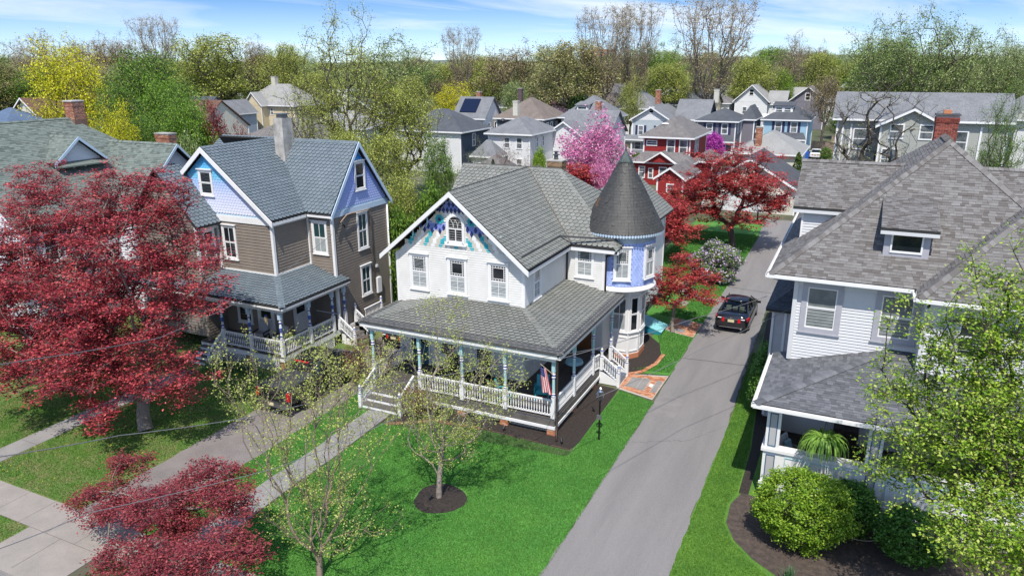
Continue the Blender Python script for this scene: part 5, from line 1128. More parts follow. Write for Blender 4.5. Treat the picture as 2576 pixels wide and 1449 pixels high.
# grass blades: one triangle each
def grass(name, polys, n, hgt, wd, m, label, excl=(), seed=1):
    rg_ = np.random.default_rng(seed); P = []
    A = [abs(area2(p)) for p in polys]; tot = sum(A)
    for p, a in zip(polys, A):
        k_ = int(n*a/tot*1.6); x0, x1 = min(q[0] for q in p), max(q[0] for q in p); y0, y1 = min(q[1] for q in p), max(q[1] for q in p)
        bb = (x1-x0)*(y1-y0); k_ = int(n*a/tot*bb/a); X = rg_.uniform(x0, x1, k_); Y = rg_.uniform(y0, y1, k_); ok = np.zeros(k_, bool)
        j = len(p)-1
        for i in range(len(p)):
            xi, yi = p[i]; xj, yj = p[j]; c_ = ((yi > Y) != (yj > Y)) & (X < (xj-xi)*(Y-yi)/((yj-yi) if yj != yi else 1e-9)+xi); ok ^= c_; j = i
        for ex_ in excl: ok &= ~(((X-ex_[0])**2+(Y-ex_[1])**2) < ex_[2]**2)
        P.append(np.stack([X[ok], Y[ok]], 1))
    P = np.concatenate(P); k_ = len(P); an = rg_.uniform(0, 2*np.pi, k_); hh_ = hgt*rg_.uniform(.5, 1.25, k_); ww = wd*rg_.uniform(.6, 1.3, k_)
    V = np.zeros((k_, 3, 3)); V[:, 0, :2] = P-np.stack([np.cos(an), np.sin(an)], 1)*ww[:, None]; V[:, 1, :2] = P+np.stack([np.cos(an), np.sin(an)], 1)*ww[:, None]
    V[:, 2, :2] = P+rg_.normal(0, hgt*.45, (k_, 2)); V[:, 2, 2] = hh_; V[:, :2, 2] = -.01
    me = npmesh(name, V.reshape(-1, 3), np.arange(k_*3).reshape(-1, 3), m, rg_.uniform(0, 1, k_))
    o = link(name, me, (0, 0, 0), None, 'stuff'); tag(o, label, 'grass'); return o
gm1 = mat('green_grass', (.04, .16, .02), .6, tintcol=[(0, (.036, .14, .018)), (.5, (.065, .24, .032)), (.85, (.115, .33, .055)), (1, (.24, .45, .16))], col2=(.11, .25, .035), scale=.45, mixw=.45, trans=.25)
gm2 = mat('rough_grass', (.1, .16, .02), .6, tintcol=[(0, (.055, .15, .018)), (.5, (.11, .26, .028)), (1, (.26, .36, .09))], col2=(.05, .18, .02), scale=.45, mixw=.7, trans=.25)
gm3 = mat('yellow_green_grass', (.1, .2, .02), .6, tintcol=[(0, (.075, .18, .014)), (.5, (.125, .28, .025)), (1, (.22, .38, .06))], col2=(.06, .18, .02), scale=.5, mixw=.6, trans=.25)
main_l = [[(-18.15, 14.25), (-7.55, 14.25), (-7.5, 31.6), (-9.4, 32.3), (-9.4, 25.62), (-13.8, 25.75), (-16, 25.55), (-17.2, 24.8), (-18.15, 24.2)], [(-21.13, 14.25), (-19.42, 14.25), (-19.42, 24.6), (-20.6, 27), (-21.0, 27)], [(-18.15, 11.15), (-7.66, 11.15), (-7.66, 12.75), (-20.7, 12.75), (-20.7, 11.15)]]
grass('lawn_grass', main_l, 260000, .042, .011, gm1, 'smooth deep green lawn in front of the white Victorian house', [(-12.65, 20.35, 1.0)])
grass('lawn_grass', [[(-9.6, 35), (-7.63, 35.3), (-7.63, 41), (-9.9, 41.4), (-9.3, 39.4), (-8.6, 37.6), (-8.6, 36)], [(-10.5, 44.2), (-7.63, 43.8), (-7.63, 48.2), (-10.2, 48.4)], [(-11.2, 52.8), (-9.8, 50), (-7.63, 49.1), (-7.63, 70), (-14, 70), (-14, 53)]], 90000, .06, .018, gm1, 'deep green back lawn between the turret and the driveway', seed=2)
grass('lawn_grass', [[(-36, 14.25), (-31.5, 14.25), (-31.5, 24), (-36, 24)], [(-30.3, 14.25), (-24.28, 14.25), (-24.28, 26.5), (-30.3, 26.5)], [(-60, 11.15), (-24.9, 11.15), (-24.9, 12.75), (-60, 12.75)]], 120000, .05, .012, gm2, 'patchy yellow-green lawn under the large red maple', seed=3)
grass('lawn_grass', [[(-3.9, 11), (0, 11), (0, 20), (-1.7, 21.5), (-2.45, 22.4), (-2.85, 23.3), (-2.9, 24.5), (-2.7, 25.4), (-2.75, 29), (-3.1, 33), (-3.8, 40), (-4.2, 40), (-3.95, 33), (-3.9, 29)]], 90000, .045, .011, gm3, 'bright strip of lawn between the asphalt driveway and the right-hand house', seed=4)
grass('dandelions', [[(-31, 14.4), (-24.4, 14.4), (-24.4, 22), (-31, 22)]], 260, .03, .028, mat('dandelion_yellow', (.75, .6, .02), .6), 'scattered yellow dandelions in the patchy lawn by the concrete sidewalk', seed=6)
grass('fallen_leaves', [[(-18, 14.4), (-7.8, 14.4), (-7.8, 25), (-18, 25)]], 420, .022, .022, mat('dry_leaf', (.32, .24, .12), .8), 'few dry leaves and petals scattered over the smooth green lawn', seed=7)
# dark mulch chips
def chips(name, polys, n, m, label, seed, size=.03):
    rg_ = np.random.default_rng(seed); o = grass(name, polys, n, size*.6, size*.55, m, label, seed=seed); return o
chm = mat('mulch_chips', (.05, .04, .03), .95, tintcol=[(0, (.013, .010, .008)), (.7, (.036, .027, .023)), (1, (.14, .09, .06))])
chips('mulch_chips', [[(-17.6, 24.8), (-16.0, 25.7), (-13.8, 25.9), (-9.6, 25.8), (-9.55, 32.2), (-10.7, 32.3), (-10.7, 26.6), (-17.6, 26.6)]], 14000, chm, 'dark shredded mulch in the bed round the porch of the white Victorian house', 8)
chips('mulch_chips', [[(-2.5, 25.3), (-2.75, 23.5), (-1.6, 21.7), (1, 20.1), (5, 18.3), (8, 18), (8, 25.2)]], 16000, chm, 'brown mulch and fallen leaves in the shrub bed before the right-hand porch', 9)
# hills on the horizon
b = MB(); hm = mat('wooded_hills', (.10, .14, .11), .95, (.17, .18, .14), .012, bump=.6, bscale=.05)
hv_ = []; NX = 90
for j, (Dd, hgt) in enumerate(((1500, 0), (2300, 22), (3000, 34), (4200, 0))):
    for i in range(NX+1):
        a = YAW*-1+math.radians(-48+96*i/NX); a = math.radians(25.36)+math.radians(50-100*i/NX)
        h = hgt*(.35+.65*abs(math.sin(a*5.1+1.3))*(.6+.4*math.sin(a*13+j)))+hgt*.35*math.exp(-((a-math.radians(8))/.12)**2)+random.uniform(0, 3)*(1 if hgt else 0)
        b.v.append((-math.sin(a)*Dd, math.cos(a)*Dd, h-2))
for j in range(3):
    for i in range(NX): q = j*(NX+1)+i; b.f.append((q, q+1, q+NX+2, q+NX+1)); b.m.append(0); b.t.append(.5)
structure('hills', b, hm)
# ================================================================ vehicles
paint_blk = mat('black_car_paint', (.008, .008, .012), .12, spec=.9); paint_dk = mat('dark_truck_paint', (.012, .014, .017), .2, spec=.8)
redl = mat('red_tail_lens', (.55, .01, .02), .12, spec=.8); cgl = glassmat('car_glass', .3, (.45, .5, .48)); leather = mat('cream_leather', (.45, .46, .38), .6); plate = mat('yellow_number_plate', (.62, .56, .35), .5); tonneau = mat('tonneau_vinyl', (.045, .05, .055), .6, (.035, .038, .042), 2)
def wheel(parent, x, y, z, r=.33, wd=.22):
    q = MB(); prof = [(-wd/2, r*.62), (-wd/2, r*.93), (-wd/2+.03, r), (wd/2-.03, r), (wd/2, r*.93), (wd/2, r*.62)]; n_ = 18; b0 = len(q.v)
    for (a, rr) in prof:
        for j in range(n_): t = 2*math.pi*j/n_; q.v.append((x+a, y+rr*math.cos(t), z+rr*math.sin(t)))
    for k_ in range(len(prof)-1):
        for j in range(n_): q.f.append((k_*n_+j, k_*n_+(j+1) % n_, (k_+1)*n_+(j+1) % n_, (k_+1)*n_+j)); q.m.append(0); q.t.append(.5)
    wo = q.build('wheel', blackrub, parent, smooth=True); q = MB(); sx = wd/2-.02 if x > 0 else -wd/2+.02; sx = (wd/2-.02)*(1 if x > WP[parent].x else -1)
    q.prism([(x+sx-.02, y+r*.6*math.cos(t), z+r*.6*math.sin(t)) for t in np.linspace(0, 2*math.pi, 17)[:-1]], (.04, 0, 0)); q.build('rim', mat('alloy_rim', (.25, .25, .26), .3, metal=.9), wo)
def loft(sts, m, name, parent, mats=None, sub=1):
    """sts: list of (y, [(x,z)...]) half sections from sill to centre top, mirrored"""
    q = MB(); k_ = None
    for y, sec in sts:
        full = [(x, z) for x, z in sec]+[(-x, z) for x, z in sec[::-1]]; k_ = len(full); q.v += [(x, y, z) for x, z in full]
    for i in range(len(sts)-1):
        for j in range(k_): q.f.append((i*k_+j, i*k_+(j+1) % k_, (i+1)*k_+(j+1) % k_, (i+1)*k_+j)[::-1]); q.m.append(0); q.t.append(.5)
    q.f.append(tuple(range(k_))); q.f.append(tuple((len(sts)-1)*k_+j for j in range(k_))[::-1]); q.m += [0, 0]; q.t += [.5, .5]
    ox, oy = WP[parent].x, WP[parent].y; q.v = [(x+ox, y+oy, z) for x, y, z in q.v]
    o = q.build(name, m, parent, smooth=True)
    if sub: s_ = o.modifiers.new('sub', 'SUBSURF'); s_.levels = sub; s_.render_levels = sub
    return o
def sedan(label, x, y, paint=paint_blk, seats=leather, name='parked_sedan', sc=1.0):
    t = thing(name, label, 'car', (x, y, 0)); W = .92; t.scale = (sc, sc, sc)
    def sec(w0, zs, zb, zt, wt): return [(w0*.93, zs), (w0, zs+.12), (w0, (zs+zb)/2+.05), (w0*.985, zb), (wt, zb+.04), (wt*.9, zt), (.3, zt+.015), (.0, zt+.02)]
    st = [(0, sec(.72, .42, .66, .82, .60)), (.04, sec(.84, .30, .84, .98, .72)), (.12, sec(.88, .24, .90, 1.02, .76)), (.6, sec(W, .20, .93, 1.04, .80)), (1.2, sec(W, .20, .93, 1.0, .84)), (2.4, sec(W, .20, .92, .98, .84)), (3.4, sec(W, .20, .90, .99, .84)), (4.1, sec(W*.99, .20, .84, .93, .80)), (4.6, sec(.87, .24, .74, .80, .70)), (4.85, sec(.70, .34, .58, .62, .55))]
    loft(st, paint, 'body', t)
    def gs(w0, z0, w1, z1): return [(w0, z0), (w0*.99, z0+.02), ((w0+w1)/2, (z0+z1)/2+.02), (w1, z1-.02), (w1*.9, z1+.01), (.25, z1+.03), (0, z1+.035)]
    g = [(.62, gs(.70, .94, .66, 1.0)), (.75, gs(.76, .94, .68, 1.08)), (1.45, gs(.80, .94, .60, 1.40)), (2.2, gs(.81, .93, .60, 1.44)), (2.8, gs(.81, .93, .59, 1.41)), (3.5, gs(.79, .92, .68, 1.05)), (3.66, gs(.76, .92, .68, .96))]
    loft(g, cgl, 'windows', t)
    r_ = [(1.40, [(.60, 1.37), (.61, 1.40), (.58, 1.43), (.5, 1.445), (.25, 1.46), (0, 1.465)]), (2.2, [(.62, 1.40), (.625, 1.43), (.59, 1.46), (.5, 1.475), (.25, 1.49), (0, 1.495)]), (2.8, [(.60, 1.38), (.61, 1.41), (.58, 1.435), (.5, 1.45), (.25, 1.465), (0, 1.47)])]
    loft(r_, paint, 'roof', t)
    for s_ in (-1, 1):
        for pts in (((.755, .70, 1.04), (.62, 1.42, 1.42)), ((.80, 1.62, .95), (.635, 1.75, 1.42)), ((.815, 2.35, .95), (.635, 2.3, 1.44)), ((.77, 3.56, 1.0), (.61, 2.8, 1.42))):
            q = MB(); q.tube([(x+s_*a, y+b_, c) for a, b_, c in pts], .035, 5); q.build('pillar', paint, t)
        q = MB(); q.hexa([(x+s_*.93, y+3.2, .93), (x+s_*1.13, y+3.22, .93), (x+s_*1.13, y+3.32, .93), (x+s_*.93, y+3.34, .93), (x+s_*.93, y+3.2, 1.06), (x+s_*1.13, y+3.22, 1.07), (x+s_*1.13, y+3.32, 1.05), (x+s_*.93, y+3.34, 1.03)]); q.build('side_mirror', paint, t)
        q = MB(); q.hexa([(x+s_*.36, y-.03, .64), (x+s_*.86, y+.10, .72), (x+s_*.93, y+.42, .76), (x+s_*.36, y+.1, .72), (x+s_*.36, y-.01, .86), (x+s_*.84, y+.10, .90), (x+s_*.915, y+.42, .92), (x+s_*.36, y+.1, .88)]); tl = q.build('tail_light', redl, t)
        q = MB(); q.box(x+s_*.62-.10, x+s_*.62+.10, y-.045, y+.05, .845, .87); q.build('reversing_lamp', white, tl)
        q = MB(); q.lathe(x+s_*.38, y-.0, .56, [(0, .05), (.24, .05)], 6); 
        for yy in (.95, 3.75): wheel(t, x+s_*.80, y+yy, .33)
    for xx in (-.36, 0, .36): q = MB(); q.box(x+xx-.13, x+xx+.13, y+1.28, y+1.4, .98, 1.17 if xx else 1.12); q.build('headrest', seats, t)
    q = MB(); q.hexa([(x-.6, y+1.0, .95), (x+.6, y+1.0, .95), (x+.6, y+1.5, .5), (x-.6, y+1.5, .5), (x-.58, y+1.2, 1.02), (x+.58, y+1.2, 1.02), (x+.58, y+1.4, 1.0), (x-.58, y+1.4, 1.0)]); q.build('rear_seat', seats, t)
    for xx in (-.38, .38): q = MB(); q.box(x+xx-.24, x+xx+.24, y+2.2, y+2.32, .5, 1.12); q.build('front_seat', seats, t)
    q = MB(); q.box(x-.17, x+.17, y-.045, y-.02, .66, .80); q.build('number_plate', plate, t)
    q = MB(); q.box(x-.36, x+.36, y-.04, y+.02, .83, .85); q.build('chrome_strip', chrome, t)
    q = MB(); q.box(x-.62, x+.62, y-.015, y+.02, .33, .355); q.build('bumper_trim', chrome, t)
    q = MB(); q.box(x-.05, x-.03, y-.055, y-.03, .87, .95); q.box(x+.03, x+.05, y-.055, y-.03, .87, .95); q.box(x-.029, x+.029, y-.055, y-.03, .90, .92); q.build('boot_emblem', chrome, t)
    q = MB(); q.tube([(x+.55, y-.02, .30), (x+.55, y+.2, .30)], .04, 8); q.build('exhaust', chrome, t)
    return t
sedan('black sedan parked facing away on the long asphalt driveway beside the little red maple', -5.82, 42.6, sc=1.08)
sedan('dark car parked far up the driveway under the red maple, mostly hidden by its branches', -3.0, 63.5, mat('dark_car_paint', (.012, .012, .014), .25), mat('dark_seat', (.03, .03, .03), .8))
sedan('dark car parked between the two Victorian houses ahead of the pickup truck', -22.55, 32.0, mat('dark_car_paint', (.012, .012, .014), .25), mat('dark_seat', (.03, .03, .03), .8))
def pickup(x, y):
    t = thing('pickup_truck', 'black pickup truck with a covered bed parked in the narrow driveway below the taupe house', 'pickup truck', (x, y, 0)); W = 1.0
    def sec(w0, zs, zt, inn=.03): return [(w0*.96, zs), (w0, zs+.15), (w0, (zs+zt)/2), (w0*.99, zt-.06), (w0*.93, zt), (.4, zt+.01), (0, zt+.012)]
    loft([(0, sec(.93, .62, 1.30)), (.05, sec(.97, .55, 1.36)), (.6, sec(W, .50, 1.38)), (2.0, sec(W, .50, 1.38)), (2.05, sec(W, .48, 1.36)), (4.0, sec(W, .46, 1.32)), (5.2, sec(W, .46, 1.26)), (5.75, sec(.93, .5, 1.12)), (5.9, sec(.8, .55, .95))], paint_dk, 'body', t)
    def gs(w0, z0, w1, z1): return [(w0, z0), (w0*.99, z0+.04), ((w0+w1)/2, (z0+z1)/2), (w1, z1-.03), (w1*.92, z1), (.25, z1+.02), (0, z1+.025)]
    loft([(2.1, gs(.90, 1.30, .80, 1.45)), (2.2, gs(.92, 1.30, .78, 1.90)), (3.4, gs(.92, 1.28, .78, 1.93)), (4.1, gs(.90, 1.26, .76, 1.85)), (4.75, gs(.86, 1.24, .80, 1.30))], darkgl, 'windows', t)
    loft([(2.15, [(.78, 1.88), (.79, 1.91), (.7, 1.94), (.25, 1.955), (0, 1.96)]), (3.4, [(.79, 1.90), (.80, 1.93), (.7, 1.96), (.25, 1.975), (0, 1.98)]), (4.05, [(.77, 1.84), (.78, 1.87), (.7, 1.89), (.25, 1.90), (0, 1.905)])], paint_dk, 'roof', t)
    q = MB(); q.box(x-.40, x+.40, y+2.05, y+2.12, 1.84, 1.90); q.build('brake_lamp', redl, t)
    q = MB(); q.hexa([(x-.88, y+.08, 1.35), (x+.88, y+.08, 1.35), (x+.88, y+1.98, 1.37), (x-.88, y+1.98, 1.37), (x-.84, y+.12, 1.42), (x+.84, y+.12, 1.42), (x+.84, y+1.94, 1.44), (x-.84, y+1.94, 1.44)]); q.build('bed_cover', tonneau, t)
    q = MB(); q.box(x-.93, x-.88, y+.1, y+2, 1.36, 1.41); q.box(x+.88, x+.93, y+.1, y+2, 1.36, 1.41); q.build('bed_rail', blackrub, t)
    for s_ in (-1, 1):
        q = MB(); q.box(x+s_*.90-.07, x+s_*.90+.07, y-.03, y+.12, .85, 1.25); q.build('tail_light', redl, t)
        q = MB(); q.box(x+s_*1.12-.12, x+s_*1.12+.12, y+4.15, y+4.25, 1.25, 1.5); q.build('side_mirror', paint_dk, t)
        for yy in (1.15, 4.85): wheel(t, x+s_*.86, y+yy, .40, .40, .27)
    q = MB(); q.box(x-.95, x+.95, y-.16, y+.02, .50, .70); q.build('rear_bumper', mat('grey_chrome', (.35, .35, .36), .25, metal=.9), t)
    q = MB(); q.box(x-.16, x+.16, y-.19, y-.165, .58, .72); q.build('number_plate', plate, t)
    q = MB(); q.box(x-.14, x+.14, y-.03, y-.005, 1.08, 1.18); q.build('tailgate_handle', blackrub, t)
    return t
pickup(-23.05, 23.0)
# ================================================================ small things round the white house
t = thing('lamp_post', 'black garden lamp post with glass lantern and small sign box beside the front bed', 'lamp post', (-8.74, 27.08, 0))
b = MB(); b.lathe(-8.74, 27.08, 0, [(0, .06), (.05, .045), (.3, .04), (1.75, .035), (1.78, .06), (1.82, .06), (1.85, .03)], 8); b.build('pole', black, t, smooth=True)
b = MB(); b.lathe(-8.74, 27.08, 1.85, [(0, .06), (.06, .13), (.28, .17), (.38, .12)], 8); b.build('lantern_glass', glassmat('lantern_glass', .25, (.9, .93, .95)), t)
b = MB(); b.lathe(-8.74, 27.08, 2.23, [(0, .12), (.03, .13), (.08, .06), (.12, .05), (.16, .07), (.22, .015)], 8); b.build('lantern_cap', chrome, t)
b = MB(); b.box(-8.84, -8.64, 26.98, 27.03, .98, 1.18); b.box(-8.82, -8.66, 26.97, 26.979, 1.12, 1.15); b.build('sign_box', mat('dull_grey_box', (.12, .12, .12), .5), t)
def spot(x, y, a, lab):
    t = thing('garden_spotlight', lab, 'spotlight', (x, y, 0)); q = MB(); q.tube([(x, y, 0), (x, y, .16)], .012, 5); q.build('spike', black, t); q = MB(); q.tube([(x, y, .15), (x+.12*math.cos(a), y+.12*math.sin(a), .26)], [.045, .06], 8); q.build('lamp_head', black, t)
spot(-12.77, 25.95, 1.3, 'small black garden spotlight on the mulch by the middle brick pier'); spot(-10.0, 25.95, 2.2, 'small black garden spotlight near the front corner of the mulch bed'); spot(-12.9, 20.0, 1.2, 'small black spotlight in the mulch ring under the young tree')
spot(-9.75, 29.4, 2.8, 'small black spotlight on the mulch beside the right side of the porch')
# flag on a short staff at the front corner post
t = thing('american_flag', 'American flag hanging furled from a short staff on the front corner post of the porch', 'flag', (-10.9, 26.5, 2.3))
fx, fy, ft = -11.0, 26.42, 3.28
b = MB(); b.tube([(-10.72, 26.62, 2.85), (-11.12, 26.2, 3.42)], .015, 6); b.build('flag_staff', mat('pale_staff', (.6, .5, .35), .5), t)
fr_, fw_, fb_ = mat('flag_red', (.60, .02, .05), .7, trans=.2), mat('flag_white', (.82, .80, .80), .7, trans=.2), mat('flag_blue', (.02, .035, .18), .7, trans=.2)
b = MB(); R_, Cc = 22, 26
def fp(i, j):                                        # i along drop, j across stripes, folded
    v = i/R_; s_ = j/Cc; w__ = .20+.14*v
    return V3((-11.05+(s_-.35)*w__*1.35+.12*v, 26.24+.07*math.sin(s_*11+v*2)*(.4+.6*v)+.06*s_, ft-1.12*v-.10*s_))
for i in range(R_):
    for j in range(Cc):
        st_ = int(j*13/Cc) % 2; can = i < R_*.36 and j < Cc*.54
        b.poly([fp(i, j), fp(i+1, j), fp(i+1, j+1), fp(i, j+1)], 2 if can else (1 if st_ else 0))
cl = b.build('flag_cloth', [fr_, fw_, fb_], t, smooth=True)
b = MB()
for i in range(1, 10, 2):
    for j in range(1, 13, 2):
        p = fp(i+.5, j+.5) if False else (fp(i, j)+fp(i+1, j+1))/2; p = p+V3((0, -.006, 0)); r_ = .011
        b.poly([p+V3((r_*(1 if k_ % 2 else .42)*math.cos(k_*math.pi/5+.3), 0, r_*(1 if k_ % 2 else .42)*math.sin(k_*math.pi/5+.3))) for k_ in range(10)])
b.build('flag_stars', fw_, cl, 'stuff')
# porch furniture
tq = mat('turquoise_chair_paint', (.02, .28, .34), .5); dkw = mat('black_wicker', (.02, .02, .022), .8)
armchair('porch_armchair', 'turquoise wooden armchair on the porch just left of the flag', -11.9, 28.3, fl, .3, tq, tq)
armchair('porch_armchair', 'turquoise chair against the railing behind the second porch post from the corner', -13.35, 27.3, fl, 2.2, tq, tq)
armchair('porch_armchair', 'dark wicker armchair on the porch under the middle window', -15.2, 28.6, fl, 0, dkw, dkw); armchair('porch_armchair', 'dark wicker armchair beside the front door of the white house', -16.9, 28.6, fl, .2, dkw, dkw)
armchair('porch_armchair', 'dark armchair with grey cushion on the taupe house porch, nearest the corner post', -27.2, 28.1, .9, -.2, dkw, cushg); armchair('porch_armchair', 'dark armchair with grey cushion on the taupe house porch, left of the wind chime', -28.6, 28.2, .9, .2, dkw, cushg)
t = thing('patio_table', 'small table with a pale blue cloth on the side porch near the varnished door', 'table', (-11.6, 31.6, fl)); b = MB(); b.lathe(-11.6, 31.6, fl, [(0, .22), (.03, .2), (.04, .03), (.68, .03)], 8); b.build('pedestal', black, t); b = MB(); b.lathe(-11.6, 31.6, fl+.68, [(-.12, .46), (0, .42), (.03, .41)], 14); b.build('table_cloth', mat('pale_blue_cloth', (.3, .5, .6), .9), t)
t = thing('wind_chime', 'bamboo wind chime with a blue top hanging under the taupe house porch eave', 'wind chime', (-27.05, 27.1, 2.4)); b = MB(); b.tube([(-27.05, 27.1, 3.35), (-27.05, 27.1, 3.0)], .006, 4); b.build('cord', black, t); b = MB(); b.lathe(-27.05, 27.1, 2.93, [(0, .08), (.07, .06)], 8); b.build('chime_top', cobalt, t)
for k_ in range(5): a = k_*1.257; q = MB(); q.tube([(-27.05+.06*math.cos(a), 27.1+.06*math.sin(a), 2.9), (-27.05+.06*math.cos(a), 27.1+.06*math.sin(a), 2.45+.05*k_)], .016, 5); q.build('chime_tube', mat('bamboo', (.5, .38, .2), .6), t)
t = thing('wagon_wheel', 'dark spoked wheel leaning on the house wall beside the turquoise cellar door', 'wheel', (-11.2, 43.2, 0)); b = MB(); b.tube([(-11.15+.1*math.sin(a), 43.2+.5*math.cos(a), .52+.5*math.sin(a)) for a in np.linspace(0, 2*math.pi, 21)], .035, 5); b.build('tyre', black, t)
for k_ in range(6): a = math.pi*k_/6; q = MB(); q.tube([(-11.15+.1*math.sin(a), 43.2+.5*math.cos(a), .52+.5*math.sin(a)), (-11.15-.1*math.sin(a), 43.2-.5*math.cos(a), .52-.5*math.sin(a))], .01, 4); q.build('spoke', black, t)
t = thing('garden_hose', 'pale garden hose looped on the soil between the two round shrubs', 'hose', (1.2, 24.3, 0)); b = MB(); b.tube([(1.35+.75*math.cos(a), 24.55+.45*math.sin(a), .04) for a in np.linspace(2.6, 7.2, 24)], .022, 6); b.build('hose', mat('tan_hose', (.30, .26, .2), .6), t, smooth=True)
for i, (x, y, lb) in enumerate(((-28.6, 25.6, 'small yellow marker flag in the grass left of the garden bed'), (-27.6, 25.2, 'small yellow marker flag in the grass nearest the pickup truck'))):
    t = thing('marker_flag', lb, 'marker flag', (x, y, 0)); q = MB(); q.tube([(x, y, 0), (x, y, .4)], .006, 4); q.build('wire', black, t); q = MB(); q.prism([(x, y, .28), (x+.12, y, .28), (x+.12, y, .4), (x, y, .4)], (0, .004, 0)); q.build('pennant', mat('yellow_plastic', (.7, .5, .02), .5), t)
# overhead cables
wirem = mat('cable_grey', (.17, .17, .18), .5)
def wire(label, pts, r=.014, sag=.25):
    P_ = []; 
    for a, b_ in zip(pts, pts[1:]):
        a, b_ = V3(a), V3(b_)
        for i in range(16): u_ = i/15; P_.append(a.lerp(b_, u_)-V3((0, 0, sag*4*u_*(1-u_))))
    q = MB(); q.tube(P_, r, 5, cap=True); o = q.build('overhead_cable', wirem); tag(o, label, 'cable', 'overhead cables'); return o
wire('long cable crossing the front yards in front of the large red maple', [PD(-80, 1160, 14), PD(300, 1095, 17), PD(620, 1050, 20), PD(930, 975, 24), PD(1330, 905, 27), PD(1530, 870, 33)], .012, .03)
wire('upper cable crossing the large red maple towards the taupe house', [PD(-60, 925, 13), PD(400, 850, 19), PD(640, 740, 27.5), PD(835, 590, 36)], .010, .03)
wire('thin cable crossing low over the concrete apron at the lower left', [PD(-60, 1400, 12), PD(220, 1290, 14), PD(700, 1175, 17), PD(1000, 1050, 20)], .008, .03)
wire('cable running above the driveway to the dark-roofed side bay of the right-hand house', [PD(1400, 905, 25), PD(1750, 800, 31), PD(1930, 745, 34)], .012, .05)
wire('second cable over the driveway ending at the right-hand house eave', [PD(1500, 1000, 24), PD(1760, 880, 28), PD(2010, 765, 31)], .01, .05)
# ================================================================ houses of the streets behind
def bmat(nm, c, lap=True): return mat(nm, c, .7, tuple(v*.88 for v in c), .8, mixw=.6, wave=.2 if lap else None)
sh_grey = mat('far_grey_shingle', (0.195, 0.203, 0.217), .9, (0.143, 0.15, 0.165), .9, mixw=.8, extra=(7, .82, 1.15)); sh_char = mat('far_charcoal_shingle', (.085, .095, .11), .9, (.06, .065, .08), .9, mixw=.8, extra=(7, .85, 1.15))
sh_brn = mat('far_brown_shingle', (0.192, 0.16, 0.14), .9, (0.136, 0.112, 0.096), .9, mixw=.8, extra=(7, .82, 1.15)); sh_pale = mat('far_pale_shingle', (0.302, 0.302, 0.295), .9, (0.245, 0.245, 0.241), .7, mixw=.8, extra=(7, .9, 1.08)); sh_gr2 = mat('far_greybrown_shingle', (0.176, 0.164, 0.16), .9, (0.12, 0.112, 0.112), 1.2, mixw=.8, extra=(7, .8, 1.2))
bw = bmat('far_white_siding', (.74, .75, .76)); bdk = bmat('far_slate_siding', (.08, .11, .15)); bred = bmat('far_red_siding', (.30, .022, .022)); bblu = bmat('far_sky_siding', (.34, .54, .68)); bgry = bmat('far_mauve_siding', (.20, .19, .23)); bpb = bmat('far_pale_blue_siding', (.44, .50, .54)); bcr = bmat('far_cream_siding', (.64, .55, .38)); bgg = bmat('far_sage_siding', (.42, .43, .40)); bst = bmat('far_stucco', (.62, .60, .52), False); bbr = bmat('far_brown_siding', (.16, .13, .12))
wtrim = mat('far_white_trim', (.78, .79, .80), .6); shutm = mat('far_navy_shutter', (.03, .035, .09), .6); bglass = mat('far_window_glass', (.05, .065, .075), .1, (.22, .24, .25), 1.5, spec=.8)
def bwin(root, face, s, z, w_=1.0, h=1.6, shut=False, x0=0, x1=0, y0=0, y1=0, tr=wtrim):
    if face == 'F': o, u, n = V3((x0+s, y0, z)), ux, fN
    elif face == 'R': o, u, n = V3((x1, y0+s, z)), uy, rN
    f = MB(); c = .13
    f.wbox(o, u, n, 0, w_, 0, c, 0, .08); f.wbox(o, u, n, 0, w_, h-c, h, 0, .08); f.wbox(o, u, n, 0, c, c, h-c, 0, .08); f.wbox(o, u, n, w_-c, w_, c, h-c, 0, .08); f.wbox(o, u, n, c, w_-c, h/2-.04, h/2+.04, .01, .05)
    fr = f.build('window', tr, root); p = MB(); p.wbox(o, u, n, c, w_-c, c, h-c, .001, .02); p.build('pane', bglass, fr)
    if shut:
        for a in (-.45, w_+.05): q = MB(); q.wbox(o, u, n, a, a+.4, 0, h, 0, .05); q.build('shutter', shutm, root)
